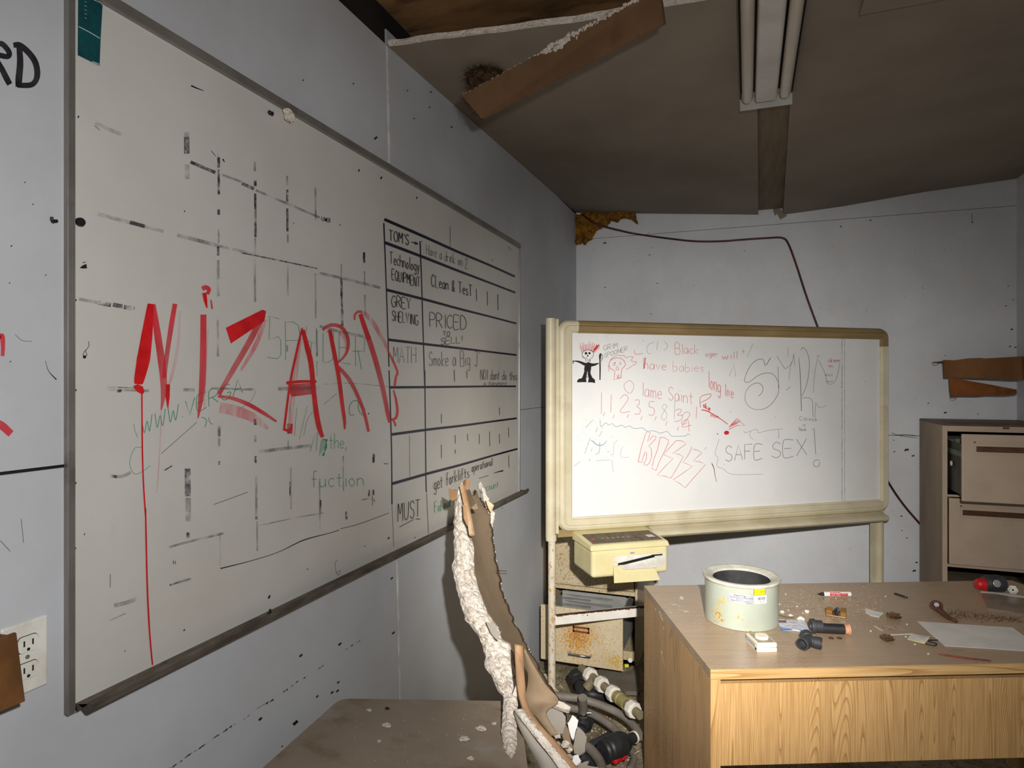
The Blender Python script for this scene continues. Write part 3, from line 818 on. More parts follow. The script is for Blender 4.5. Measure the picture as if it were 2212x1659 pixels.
thin.stroke('B', [(1118, 285), (1095, 420), (1068, 600), (1048, 760)], [10, 11, 10, 10]); sol.stroke('B', [(1072, 800), (1070, 880), (1072, 955)], [9, 9, 1])
pale.stroke('B', [(1150, 330), (1140, 520), (1110, 700), (1080, 800)], [5, 7, 8, 5])
sol.stroke('B', [(905, 860), (908, 1200), (915, 1430), (930, 1659)], [3, 3.2, 3.2, 3.4]); sol.stroke('C', [(930, -5), (940, 450), (951, 700), (962, 860), (975, 998)], [3.4, 3.6, 3.6, 3.4, 3])
pale.stroke('B', [(1030, 940), (1025, 1130), (1010, 1400), (1000, 1500)], [2.2, 2, 1.6, 1])
letter()
thin.stroke('B', [(1292, 190), (1315, 180), (1335, 195), (1325, 225)], [10, 10, 9, 7]); sol.stroke('B', [(1305, 215), (1312, 260), (1322, 312)], [9, 8, 2]); thin.stroke('B', [(1348, 260), (1356, 318)], [3, 4])
thin.stroke('B', [(1300, 354), (1298, 600), (1292, 800), (1280, 920), (1265, 1018)], [13, 14, 14, 10, 2]); pale.stroke('B', [(1330, 450), (1318, 700), (1305, 960)], [2, 3, 2])
letter()
sol.fill('Z', [(487, 708), (566, 669), (574, 672), (570, 694), (498, 742)])
thin.stroke('Z', [(567, 680), (540, 735), (505, 795), (472, 852)], [14, 13, 12, 9]); pale.stroke('Z', [(573, 690), (552, 745), (520, 800)], [8, 10, 6])
thin.stroke('Z', [(470, 856), (500, 860), (535, 873), (570, 893), (597, 911)], [5, 8, 9, 8, 4]); pale.stroke('Z', [(474, 880), (510, 888), (548, 903), (578, 926)], [22, 24, 20, 6])
letter()
sol.stroke('D', [(575, 558), (540, 700), (480, 980), (450, 1190), (425, 1395)], [3, 5, 5, 5, 5]); pale.stroke('D', [(560, 640), (520, 900), (490, 1200), (480, 1400)], [6, 12, 12, 9])
sol.stroke('D', [(578, 575), (615, 720), (645, 850), (668, 1080), (690, 1260), (712, 1370), (740, 1450)], [8, 11, 11, 10, 11, 11, 7])
sol.stroke('D', [(445, 1008), (560, 996), (690, 995)], [7, 6, 5]); thin.fill('D', [(460, 1020), (655, 1005), (650, 1100), (490, 1120), (468, 1080)]); sol.stroke('D', [(425, 1385), (455, 1395), (490, 1400)], [5, 6, 9]); sol.stroke('D', [(488, 1340), (480, 1420)], [5, 6])
letter()
sol.stroke('D', [(798, 575), (830, 740), (870, 950), (900, 1180), (918, 1310), (920, 1385)], [8, 9, 9, 8, 7, 3])
thin.stroke('D', [(742, 580), (770, 550), (830, 535), (900, 560), (945, 640), (945, 730), (910, 800), (845, 855)], [6, 7, 8, 8, 8, 7, 5, 4]); pale.stroke('D', [(880, 590), (930, 660), (940, 740)], 9)
thin.stroke('D', [(845, 855), (890, 900), (960, 985), (1030, 1120), (1085, 1270), (1115, 1405)], [5, 8, 9, 8, 7, 6])
letter()
thin.stroke('D', [(1002, 495), (1003, 455), (1030, 428), (1065, 432)], [4, 5, 6, 7])
sol.stroke('D', [(1048, 448), (1085, 560), (1120, 660)], [9, 10, 10]); thin.stroke('D', [(1110, 630), (1180, 850), (1235, 1070), (1270, 1250), (1285, 1330)], [11, 11, 10, 9, 5])
pale.stroke('D', [(1075, 430), (1150, 515), (1230, 650), (1275, 740)], [9, 10, 8, 6]); thin.stroke('D', [(1270, 740), (1310, 820), (1350, 915), (1338, 960), (1328, 1030)], [4, 5, 5, 5, 5])
thin.stroke('D', [(1318, 1065), (1340, 1150), (1350, 1240), (1335, 1295), (1300, 1305)], [3, 5, 6, 6, 4]); sol.stroke('D', [(1300, 1300), (1325, 1325), (1335, 1360)], [3, 4, 4])
letter()

# --- things stuck on or beside the board
mk = thing('printed_card', 'dark teal printed card stuck in the top left corner of the wall whiteboard', 'card', on_x(192, 140, XS))
cp = [on_x(x, y, XS + 0.0012) for x, y in ((168, 119), (214.5, 142), (217, 80), (221, 12), (205, -6), (169, -30))]
MB().prism(cp, (0.0008, 0, 0)).build('card', m_teal, mk)
mb = MB()
i2 = Ink(lambda x, y: on_x(x, y, XS + 0.002), (1, 0, 0), 0.0002)
i2.stroke('A', [(503, 170), (570, 205), (638, 245)], 1.5)
for q in range(5): i2.stroke('A', [(540, 8 + q * 26), (555, 16 + q * 26)], 0.6)
i2.write('2020', 199, 137, 5, 213, 142, 5, 1.0)
i2.stroke('A', [(600, 0), (655, 22)], 1.0)
i2.build('card_lettering', m_pale, mk)
tag(MB().lathe([(0, 0.007), (0.0065, 0.007), (0.0075, 0.005), (0.0075, 0.0)], on_x(171, 480, XS + 0.0003), (1, 0, 0), 16).build('magnet', m_dark), 'round black magnet on the whiteboard beside its left frame', 'magnet')
p0 = on_x(112, 478, TH + 0.0035); p1 = on_x(139, 481, TH + 0.0035)
hk = thing('nail', 'bent black nail on the wall just left of the whiteboard frame', 'nail', p0)
MB().tube([p0, p1 - V((0, 0.012, 0))], 0.0028, 8).build('shank', m_dark, hk)
MB().tube([p0 + V((0, 0, 0.007)), p0 + V((0, 0, 0.002)), p0 + V((0, 0.004, -0.001))], 0.0024, 8).build('bent_tip', m_dark, hk)
MB().blob(on_x(625, 249, 0.027), (0.011, 0.016, 0.015), 0.5, 2.0, 3, 4).build('plaster_lump', m_gyp)
tag(bpy.data.objects['plaster_lump'], 'white plaster lump stuck on the top rail of the wall whiteboard', 'plaster')
tag(MB().blob(on_x(585, 244, XS + 0.004), (0.005, 0.008, 0.006), 0.5, 2.0, 2, 9).build('putty_bit', m_dark), 'dark putty bit on the whiteboard under its top rail', 'putty')
sb = thing('tape_scrap', 'tiny torn transparent tape scrap caught on the whiteboard tray', 'tape', on_x(583, 1325, 0.045))
MB().prism([on_x(x, y, 0.045) for x, y in ((581, 1316), (585, 1315), (588, 1332), (594, 1333), (582, 1336), (579, 1331))], (0.001, 0, 0)).build('scrap', m_dark, sb)

# --- electrical outlet and brown box
ol = thing('wall_outlet', 'white duplex wall outlet below the left end of the whiteboard', 'outlet', (TH, 0.69, 1.05))
MB().box(TH, TH + 0.006, 0.652, 0.722, 1.050, 1.163).build('cover_plate', m_plug, ol, bevel=0.003)
for zc_ in (1.128, 1.086):
    r = []
    for i in range(24):
        a = i * math.pi / 12
        r.append((TH + 0.006, 0.690 + 0.0165 * math.cos(a), zc_ + max(-0.0125, min(0.0125, 0.0165 * math.sin(a)))))
    MB().prism([(x_, 0.690 + (y_ - 0.690) * 1.07, zc_ + (z_ - zc_) * 1.07) for x_, y_, z_ in r], (0.0006, 0, 0)).build('receptacle_joint', m_dark, ol)
    rc = MB().prism(r, (0.0025, 0, 0)).build('receptacle', m_plug, ol)
    mb = MB()
    mb.box(TH + 0.0085, TH + 0.0089, 0.6825, 0.6848, zc_ - 0.003, zc_ + 0.006)
    mb.box(TH + 0.0085, TH + 0.0089, 0.6955, 0.6978, zc_ - 0.003, zc_ + 0.006)
    mb.lathe([(0, 0.0004), (0.0025, 0.0004), (0.0025, 0)], (TH + 0.0085, 0.690, zc_ - 0.0085), (1, 0, 0), 10)
    mb.build('slot', m_dark, rc)
MB().lathe([(0, 0.0015), (0.003, 0.0015), (0.0035, 0)], (TH + 0.006, 0.690, 1.107), (1, 0, 0), 10).build('screw', m_alu, ol)
m_brownbox = mat('brown_stained_box', (122, 82, 40), (92, 58, 26), scale=9, rough=0.6, spots=[((196, 150, 60), 9, 0.64, 0.74, 0.8), ((44, 30, 18), 14, 0.6, 0.7, 0.6)])
m_brownin = mat('brown_inside', (58, 44, 34), rough=0.8)
bx = thing('wooden_box', 'brown stained wooden box on the wall overlapping the outlet', 'box', (TH, 0.58, 1.06))
mb = MB()
mb.hexa([(0.044, 0.48, 1.060), (0.050, 0.48, 1.060), (0.054, 0.660, 1.058), (0.048, 0.660, 1.058), (0.044, 0.48, 1.160), (0.050, 0.48, 1.160), (0.050, 0.650, 1.165), (0.044, 0.650, 1.165)])
mb.box(TH, 0.044, 0.480, 0.486, 1.06, 1.16)
mb.hexa([(TH, 0.644, 1.06), (0.046, 0.650, 1.06), (0.046, 0.656, 1.06), (TH, 0.650, 1.06), (TH, 0.644, 1.158), (0.044, 0.644, 1.16), (0.044, 0.650, 1.16), (TH, 0.650, 1.158)])
mb.build('front_board', m_brownbox, bx, bevel=0.001)
MB().box(TH, 0.044, 0.486, 0.645, 1.062, 1.070).build('bottom_board', m_brownbox, bx)
MB().box(TH, 0.044, 0.486, 0.644, 1.140, 1.158).build('inner_block', m_brownin, bx)

# ================================================================== grey table in front
m_table = mat('worn_laminate', (152, 138, 122), (134, 120, 104), scale=2.5, rough=0.5, spec=0.35,
              spots=[((112, 84, 54), 5, 0.58, 0.70, 0.55, (1, 2, 1)), ((176, 172, 168), 4, 0.60, 0.75, 0.5, (1, 2, 1)), ((80, 64, 50), 30, 0.70, 0.75, 0.5)])
m_tedge = mat('table_edge', (96, 88, 80), rough=0.6)
ZT = 0.70
c_bl = on_z(735, 1508, ZT); c_br = on_z(1122, 1514, ZT); c_fl = on_z(560, 1664, ZT)
dirL = (c_fl - c_bl).normalized()
back = (c_br - c_bl); 
q_fl = c_bl + dirL * 0.62
q_br = c_br
q_fr = c_br + V((0.50, -0.62, 0))
q_fr = on_z(1158, 1800, ZT)
q_fl = c_bl + dirL * 0.52
def rounded(poly, r, n=5):
    out = []
    k_ = len(poly)
    for i in range(k_):
        p = poly[i]; a = (poly[i - 1] - p).normalized(); b = (poly[(i + 1) % k_] - p).normalized()
        for j in range(n + 1):
            t_ = j / n
            out.append((p + a * r) * (1 - t_) ** 2 + p * 2 * t_ * (1 - t_) + (p + b * r) * t_ ** 2)
    return out
tb = thing('work_table', 'worn grey-brown trapezoid table against the left wall, bottom of picture', 'table', ((c_bl + q_fr) / 2).xy.to_3d())
top = rounded([c_bl, q_br, q_fr, q_fl], 0.03)
MB().prism([p - V((0, 0, 0.022)) for p in top], (0, 0, 0.022)).build('table_top', m_table, tb, bevel=0.002)
cen = (c_bl + q_br + q_fr + q_fl) / 4
ap = [p.lerp(cen, 0.18) for p in (c_bl, q_br, q_fr, q_fl)]
mb = MB()
for i in range(4):
    a, b = ap[i], ap[(i + 1) % 4]; nn = (b - a).cross(UP).normalized() * 0.01
    mb.hexa([a - nn - UP * 0.09, b - nn - UP * 0.09, b + nn - UP * 0.09, a + nn - UP * 0.09, a - nn - UP * 0.022, b - nn - UP * 0.022, b + nn - UP * 0.022, a + nn - UP * 0.022])
mb.build('apron', m_tedge, tb)
for p in ap:
    MB().tube([V((p.x, p.y, 0.0)), V((p.x, p.y, ZT - 0.022))], 0.016, 12).build('leg', m_tedge, tb)

# ================================================================== rolling copy board
m_cream = mat('aged_cream_plastic', (214, 205, 178), (202, 192, 162), scale=7, rough=0.42,
              spots=[((150, 132, 96), 6, 0.62, 0.78, 0.45), ((90, 76, 52), 60, 0.74, 0.77, 0.5)])
m_creamd = mat('dusty_shaded_plastic', (158, 136, 94), (140, 118, 80), scale=10, stretch=(0.3, 1, 1), rough=0.6)  # tan of dust, darkened too for the weaker light on the top rail
m_wb2 = mat('copyboard_film', (238, 238, 236), (232, 232, 232), scale=3, rough=0.38, spec=0.4,
            spots=[((196, 198, 204), 7, 0.64, 0.8, 0.35), ((120, 120, 124), 90, 0.75, 0.77, 0.35)])
m_post = mat('cream_painted_steel', (216, 208, 190), (206, 196, 176), scale=12, rough=0.4,
             spots=[((190, 128, 34), 70, 0.57, 0.62, 0.9, (1, 1, 0.6)), ((96, 60, 28), 130, 0.68, 0.70, 0.9)])
m_chip = mat('chipped_white_steel', (236, 232, 224), (224, 218, 208), scale=14, rough=0.45, spots=[((96, 60, 40), 42, 0.68, 0.70, 1.0)])
m_rustedge = mat('rusted_steel', (96, 58, 38), (70, 46, 34), scale=30, rough=0.8)
PL = at(1235, HY, 3.08); PR = at(1900, HY, 3.55)
ex = (PR - PL); WB2 = ex.length; ex.normalize()
ey = UP.cross(ex)          # away from the camera
ORG = V((PL.x, PL.y, 0.0))
M2 = Matrix(((ex.x, ey.x, 0, ORG.x), (ex.y, ey.y, 0, ORG.y), (0, 0, 1, 0), (0, 0, 0, 1)))
rb = thing('rolling_copyboard', 'cream framed rolling electronic whiteboard with doodles and a small printer', 'whiteboard', None, M=M2)
Z0, Z1 = 0.893, 1.774
fwid = {'t': 0.060, 'b': 0.066, 'l': 0.072, 'r': 0.046}
MB(M2).box(-0.01, WB2 + 0.01, 0.0, 0.012, Z0 - 0.01, Z1 + 0.01).build('board_surface', m_wb2, rb)
MB(M2).box(-0.05, WB2 + 0.03, 0.012, 0.045, Z0 - 0.05, Z1 + 0.045).build('back_panel', m_cream, rb)
# frame: profile swept along each side, and rounded corner pieces
PROFI = [(0.0, 0.030), (0.0, -0.006), (0.12, -0.020), (0.30, -0.026), (0.42, -0.024), (0.44, -0.020), (0.46, -0.024), (0.86, -0.020), (0.88, -0.012), (1.0, -0.008), (1.0, 0.004)]
x0, x1, z0, z1 = -fwid['l'], WB2 + fwid['r'], Z0 - fwid['b'], Z1 + fwid['t']
CORN = 0.10
def rail(side):
    rows = []
    for s_, d in PROFI:
        if side == 'b': rows.append([V((x0 + CORN, d, z0 + s_ * fwid['b'])), V((x1 - CORN, d, z0 + s_ * fwid['b']))])
        if side == 't': rows.append([V((x1 - CORN, d, z1 - s_ * fwid['t'])), V((x0 + CORN, d, z1 - s_ * fwid['t']))])
        if side == 'l': rows.append([V((x0 + s_ * fwid['l'], d, z1 - CORN)), V((x0 + s_ * fwid['l'], d, z0 + CORN))])
        if side == 'r': rows.append([V((x1 - s_ * fwid['r'], d, z0 + CORN)), V((x1 - s_ * fwid['r'], d, z1 - CORN))])
    MB(M2).grid(rows).build('frame_rail', m_creamd if side == 't' else m_cream, rb)
for sd in 'tblr': rail(sd)
def corner(sx, sz):
    fx = fwid['l'] if sx < 0 else fwid['r']; fz = fwid['b'] if sz < 0 else fwid['t']
    ox = x0 if sx < 0 else x1; oz = z0 if sz < 0 else z1
    rows = []
    for s_, d in PROFI:
        ax, az = s_ * fx, s_ * fz
        Rr = max(0.055 * (1 - s_ * 1.05), 0.0015)
        pts = [(CORN, az)]
        for q in range(8):
            a = math.pi / 2 * q / 7
            pts.append((ax + Rr - Rr * math.sin(a), az + Rr - Rr * math.cos(a)))
        pts.append((ax, CORN))
        rows.append([V((ox - sx * a_, d, oz - sz * b_)) for a_, b_ in pts])
    MB(M2).grid(rows).build('corner_piece', m_cream if sz < 0 or sx < 0 else m_creamd, rb)
for a_ in (-1, 1):
    for b_ in (-1, 1): corner(a_, b_)
# posts
mb = MB(M2)
mb.tube([(-0.103, 0.01, 0.80), (-0.103, 0.01, 1.842)], 0.024, 16)
mb.box(-0.083, -0.070, -0.012, 0.03, 0.82, 1.838)
mb.build('post', m_cream, rb)
MB(M2).tube([(-0.097, 0.01, 0.05), (-0.097, 0.01, 0.80)], 0.0178, 14).build('leg', m_post, rb, label='rust-speckled lower post')
MB(M2).tube([(-0.100, 0.01, 0.785), (-0.100, 0.01, 0.815)], 0.026, 16).build('collar', m_cream, rb)
mb = MB(M2); mb.tube([(WB2 + 0.020, 0.02, 0.05), (WB2 + 0.020, 0.02, 0.84)], 0.020, 14); mb.box(WB2 - 0.03, WB2 + 0.002, 0.02, 0.035, 0.40, 0.86)
mb.build('leg', m_cream, rb)
MB(M2).box(-0.085, WB2 + 0.01, -0.008, 0.022, 0.386, 0.430).build('crossbar', m_chip, rb, bevel=0.002)
mb = MB(M2)
i = 0.0
while i < 1.0:
    w = random.uniform(0.02, 0.06)
    mb.prism(jag([V((-0.08 + i, -0.0085, 0.4305)), V((-0.08 + i + w, -0.0085, 0.4305)), V((-0.08 + i + w * 0.9, -0.0085, 0.4305 - random.uniform(0.001, 0.007))), V((-0.08 + i + w * 0.1, -0.0085, 0.4305 - random.uniform(0.001, 0.005)))], 0.0006, 0.01), (0, 0.02, 0.0006))
    i += w
mb.build('rust_chips', m_rustedge, rb)
for xx in (-0.097, WB2 + 0.02):
    MB(M2).box(xx - 0.02, xx + 0.02, -0.16, 0.16 if xx < 0 else 0.10, 0.055, 0.085).build('foot', m_post, rb, bevel=0.004)
    for yy in (-0.15, 0.09):
        MB(M2).lathe([(0, -0.009), (0.024, -0.009), (0.027, -0.005), (0.027, 0.005), (0.024, 0.009), (0, 0.009)], (xx, yy, 0.0275), (1, 0, 0), 16).build('caster', m_dark, rb)
# pen ledge under the board
mb = MB(M2)
mb.prism([(0.405, -0.055, 0.790), (0.405, -0.055, 0.806), (0.405, -0.040, 0.812), (0.405, 0.01, 0.828), (0.405, 0.03, 0.80), (0.405, 0.01, 0.778), (0.405, -0.04, 0.778)], (WB2 - 0.405 + 0.012, 0, 0))
mb.build('pen_ledge', m_cream, rb)
mb = MB(M2); mb.box(-0.07, 0.40, 0.0, 0.03, 0.800, 0.835); mb.build('lower_rail', m_creamd, rb)
# film overlap on the right of the board
mb = MB(M2); mb.box(1.553, 1.556, -0.0012, 0.0, Z0, Z1); mb.box(1.571, 1.5725, -0.0010, 0.0, Z0, Z1)
mb.build('film_seam', m_ghost, rb)

# ---- marks on the copy board
n2 = -ey
PT2 = lambda x, y: on_pl(x, y, ORG, n2)
def INK2(): return Ink(PT2, n2, 0.0003)
m_bfade = mat('copyboard_pencil_grey', (128, 128, 130), rough=0.6, alpha=(60, 0.1, 0.6, 0.5, (1, 1, 1), 0.35))
m_rthin = mat('copyboard_red', (206, 84, 92), rough=0.6, alpha=(60, 0.1, 0.5, 0.4, (1, 1, 1), 0.5))
m_rsol = mat('copyboard_red_bold', (206, 40, 44), rough=0.5)
m_blue = mat('copyboard_blue', (96, 142, 162), rough=0.6, alpha=(60, 0.1, 0.6, 0.5, (1, 1, 1), 0.4))
b = INK2()
# black figure with a spoon
b.fill('L', [(285, 490), (330, 468), (375, 485), (370, 560), (362, 606), (318, 600), (274, 606), (272, 560)])
b.stroke('L', [(135, 455), (180, 460), (225, 474), (262, 492), (300, 505)], [1.6, 3.6, 5.0, 6.0, 6.5])
b.stroke('L', [(355, 512), (395, 508), (430, 502), (455, 492), (480, 490)], [7.5, 6.2, 4.6, 3.0, 2.0])
b.fill('L', [(275, 600), (315, 600), (308, 660), (300, 710), (305, 752), (250, 752), (175, 755), (172, 735), (195, 705), (240, 695), (258, 650)])
b.fill('L', [(320, 600), (360, 602), (365, 640), (390, 690), (422, 715), (428, 765), (380, 755), (325, 755), (335, 700), (322, 650)])
for q in range(5): b.stroke('L', [(140, 456), (120 - q * 2, 448 + q * 8), (102 + q * 6, 452 + q * 11)], 0.8)
b.stroke('L', [(494, 440), (496, 560), (494, 720)], [2.6, 3.0, 2.4], smooth=False)
b.fill('L', [(480, 380), (490, 350), (505, 345), (512, 365), (505, 420), (496, 460), (484, 440)])
b.stroke('L', [(505, 348), (530, 375), (532, 420), (505, 462)], 0.9); b.stroke('L', [(512, 360), (522, 395), (508, 440)], 0.7)
b.dot('L', 298, 346, 19); b.dot('L', 347, 345, 17); b.fill('L', [(322, 362), (335, 385), (318, 396), (310, 384)])
b.stroke('L', [(245, 340), (290, 305), (340, 300), (390, 320), (402, 365), (385, 405), (358, 425), (355, 465)], 0.9)
b.stroke('L', [(245, 340), (243, 375), (262, 405), (290, 420), (296, 468)], [1, 1, 1.6, 1, 1])
for x in (318, 330, 342, 350): b.stroke('L', [(x, 430), (x, 462)], 0.6)
b.dot('N', 202, 920, 5); b.stroke('N', [(152, 1178), (170, 1220), (180, 1280), (193, 1340)], [1.6, 1.3, 1.0, 0.7])
b.build('black_doodle_marking', m_black, rb, 'black stick figure doodle holding a spoon')
g = INK2()
g.write("GRIM", 1304, 757, 11, 1334, 751, 10, 0.9); g.write("SPOONER", 1305, 773, 9, 1355, 757, 9, 0.9)
g.write("SAFE", 1566, 997, 33, 1646, 990, 31, 1.3); g.write("SEX", 1666, 991, 35, 1742, 984, 36, 1.2)
g.stroke('N', [(1045, 870), (1052, 980), (1060, 1098)], 1.2); g.stroke('N', [(1095, 1150), (1060, 1148), (1036, 1175), (1055, 1205), (1085, 1200), (1095, 1165)], 1.1)
g.stroke('N', [(665, 255), (620, 322), (605, 275), (560, 268), (500, 310), (455, 390), (438, 460), (480, 465), (540, 420), (610, 390), (680, 395), (725, 450), (738, 530), (710, 610), (640, 685), (560, 708), (490, 690), (445, 630), (450, 550), (500, 490), (560, 475), (595, 505), (595, 550), (560, 590)], [1.7] + [1.2] * 14 + [1.0] * 4 + [1.2] * 4)
g.stroke('N', [(735, 520), (730, 330)], 1.0); g.stroke('N', [(720, 240), (770, 320), (790, 350)], 0.9); g.stroke('N', [(795, 352), (850, 300), (868, 220)], 0.9); g.stroke('N', [(845, 290), (825, 450)], 0.8); g.stroke('N', [(868, 225), (878, 325)], 0.8)
g.stroke('N', [(912, 250), (925, 420), (935, 720)], [0.8, 1.6, 1.6]); g.stroke('N', [(930, 185), (950, 165), (985, 210), (1005, 310), (985, 470), (940, 590)], 1.1)
g.stroke('N', [(940, 605), (1000, 605), (1030, 640), (1035, 770)], 1.0); g.stroke('N', [(1060, 640), (1052, 790)], 0.8); g.stroke('N', [(1060, 650), (1095, 690), (1150, 670)], 0.7)
g.stroke('N', [(1070, 235), (1100, 240)], 0.8); g.stroke('N', [(1080, 240), (1050, 400), (1040, 560)], 0.8); g.stroke('N', [(1085, 275), (1140, 390), (1160, 470), (1190, 485), (1230, 460), (1255, 380), (1270, 300)], 0.9)
g.write("ways", 1782, 812, 6, 1798, 812, 6, 0.6); g.write("your", 1783, 826, 6, 1800, 825, 6, 0.6)
g.write("Citrince", 1727, 908, 9, 1764, 910, 8, 0.8); g.write("is", 1733, 921, 8, 1740, 921, 8, 0.8); g.write("Near", 1726, 931, 8, 1742, 931, 8, 0.8)
g.stroke('N', [(430, 890), (445, 910), (500, 890), (550, 880), (555, 910), (640, 890), (770, 875)], 0.7); g.stroke('N', [(735, 880), (738, 960)], 0.8); g.stroke('N', [(490, 895), (485, 940), (515, 970)], 0.7)
g.stroke('N', [(215, 965), (195, 1030), (180, 1095), (205, 1130), (195, 1200), (250, 1225), (310, 1268), (420, 1275), (600, 1270)], 0.7)
g.stroke('N', [(305, 410), (345, 310), (360, 420)], 0.8, smooth=False); g.stroke('N', [(510, 130), (460, 250)], 0.7); g.stroke('N', [(425, 180), (430, 220)], 0.7); g.stroke('N', [(415, 200), (440, 200)], 0.7)
g.stroke('N', [(840, 505), (800, 538)], 1.0); g.stroke('N', [(815, 160), (818, 245)], 0.7)
g.stroke('L', [(1305, 180), (1290, 300)], 0.7); g.stroke('L', [(1255, 190), (1180, 220), (1150, 280), (1170, 350), (1210, 350)], 0.7); g.stroke('L', [(1400, 180), (1440, 230), (1430, 280), (1390, 300)], 0.7); g.stroke('L', [(1088, 172), (1108, 172)], 0.9)
g.write("8", 1427, 909, 34, 1441, 906, 34, 0.7); g.write("1", 1448, 918, 40, 1458, 904, 40, 0.7)
for a, c in (((395, 175), (290, 290)), ((460, 275), (435, 350)), ((525, 335), (480, 410)), ((360, 425), (280, 650)), ((385, 560), (370, 620)), ((130, 825), (215, 760)), ((480, 640), (425, 665)), ((620, 615), (595, 635)), ((1960, 590), (1990, 560))):
    g.stroke('M', [a, c], 0.8)
g.stroke('M', [(440, 750), (600, 738), (662, 745), (680, 915)], 0.7, smooth=False); g.stroke('M', [(740, 460), (690, 520), (680, 650), (640, 668)], 0.6); g.stroke('M', [(820, 545), (780, 640), (800, 700), (900, 700)], 0.6)
g.stroke('M', [(335, 738), (360, 740)], 1.2)
for _ in range(60):
    x = random.uniform(120, 800); y = random.uniform(150, 700); g.stroke('M', [(x, y), (x + random.uniform(-12, 12), y + random.uniform(-14, 14))], 0.5)
for kk, x, y in (('N', 312, 730), ('N', 708, 774), ('N', 1490, 465), ('N', 1030, 875), ('N', 1280, 515), ('N', 410, 445), ('L', 1612, 878), ('N', 262, 1185)):
    g.dot(kk, x, y, 3.5)
g.build('marker_marking', m_bfade, rb, 'grey marker writing')
r = INK2()
r.write("lame Saint", 1387, 856, 30, 1496, 872, 28, 0.9); r.write("0", 1347, 848, 26, 1368, 850, 29, 0.8)
for tx, x, y, hh, x2, y2 in (("1", 1297, 895, 46, 1299, 895), ("1", 1318, 892, 38, 1320, 892), ("2", 1339, 890, 36, 1361, 890), ("3", 1370, 894, 32, 1383, 896), ("5", 1400, 897, 30, 1414, 899), ("3", 1455, 912, 26, 1474, 908), ("2", 1472, 922, 30, 1494, 920), ("1", 1498, 920, 22, 1505, 900)):
    r.write(tx, x, y, hh, x2, y2, hh, 0.9)
r.stroke('M', [(1745, 340), (1735, 190), (1690, 180), (1640, 215), (1665, 240), (1720, 215)], 0.9)
for x, y in ((560, 70), (695, 100), (895, 95), (1085, 125), (1435, 200), (1600, 270), (1285, 125)): r.stroke('M', [(x, y), (x - 18, y + 55)], 0.9)
r.write("have", 1390, 797, 24, 1439, 800, 20, 0.9); r.write("babies", 1454, 802, 22, 1520, 803, 18, 0.6); r.stroke('L', [(1130, 405), (1115, 560)], 2.2)
r.write("Black", 1458, 765, 24, 1508, 765, 20, 0.8); r.write("oger", 1524, 770, 12, 1550, 770, 12, 0.9); r.write("will", 1560, 776, 14, 1592, 774, 16, 1.0)
r.stroke('L', [(980, 300), (980, 340), (1010, 362), (1100, 345)], 0.9)
# outline letters KISS
for pts in ([(1030, 770), (1075, 560), (1130, 390), (1145, 345), (1200, 352), (1180, 420), (1158, 480), (1200, 450), (1235, 400), (1285, 410), (1270, 450), (1180, 540), (1215, 580), (1220, 690), (1190, 780), (1150, 815), (1105, 805), (1145, 720), (1150, 640), (1130, 622), (1100, 700), (1078, 775), (1030, 765)],
            [(1340, 420), (1400, 425), (1455, 460), (1450, 510), (1380, 660), (1320, 780), (1280, 890), (1215, 850)], [(1340, 420), (1300, 600), (1250, 730), (1225, 830)],
            [(1560, 465), (1640, 470), (1705, 510), (1600, 590), (1515, 645), (1590, 655), (1665, 690), (1600, 810), (1490, 995), (1400, 965), (1295, 955), (1400, 840), (1520, 720), (1390, 665), (1440, 600), (1560, 470)],
            [(1780, 555), (1770, 600), (1720, 690), (1660, 770), (1795, 828), (1680, 910), (1520, 1018), (1610, 1065), (1690, 1130), (1800, 1000), (1975, 805), (1900, 765), (1800, 752), (1870, 690), (1925, 640), (1870, 605), (1800, 585)]):
    r.stroke('M', pts, 1.0, smooth=False)
# red skull with trailing hair
r.stroke('L', [(640, 560), (620, 500), (650, 440), (720, 410), (790, 420), (840, 465), (845, 520), (800, 575), (790, 690)], 1.1)
r.stroke('L', [(640, 560), (700, 590), (700, 640), (688, 720), (750, 695), (800, 688)], 1.1, smooth=False); r.stroke('L', [(640, 440), (690, 395), (745, 370), (800, 385), (830, 375), (860, 410), (900, 395), (960, 400), (930, 450), (1010, 475), (920, 540), (860, 575)], 0.9)
for _ in range(3): r.stroke('L', [(690, 480 + _ * 5), (712, 475), (705, 505), (685, 520), (680, 495)], 0.8); r.stroke('L', [(770, 475 + _ * 3), (788, 480), (780, 505), (762, 500)], 0.8)
r.stroke('L', [(730, 520), (720, 575), (755, 575), (750, 530)], 0.9); r.stroke('L', [(735, 650), (738, 700)], 1.2); r.stroke('L', [(758, 640), (760, 712)], 1.2)
for q in range(5): r.stroke('L', [(625, 515 + q * 18), (602 + q * 3, 525 + q * 18)], 1.0)
r.write("long", 1530, 838, 36, 1556, 850, 32, 1.1); r.write("live", 1566, 854, 26, 1584, 860, 24, 1.1); r.write("P", 1513, 880, 22, 1536, 868, 20, 1.2)
r.write("Adrianne", 1788, 783, 10, 1814, 782, 8, 0.7); r.write("bery", 1790, 793, 6, 1800, 793, 6, 0.6)
r.build('marker_marking', m_rthin, rb, 'thin red marker writing')
s = INK2()
for q in range(18):
    t_ = q / 17; x = 196 + 280 * t_
    s.stroke('L', [(240 + 165 * t_, 345 - 42 * math.sin(t_ * 3.1)), (x + 14 - 8 * t_, 275 - 45 * math.sin(t_ * 3.1)), (x + random.uniform(-10, 10), (185 if q % 2 else 225) + 40 * abs(t_ - .5) + random.uniform(-10, 20))], random.uniform(0.5, 1.0))
for q in range(5): s.stroke('L', [(398 + q * 5, 325 - q * 3), (425 + q * 8, 265), (455 + q * 8, 228)], 0.9)
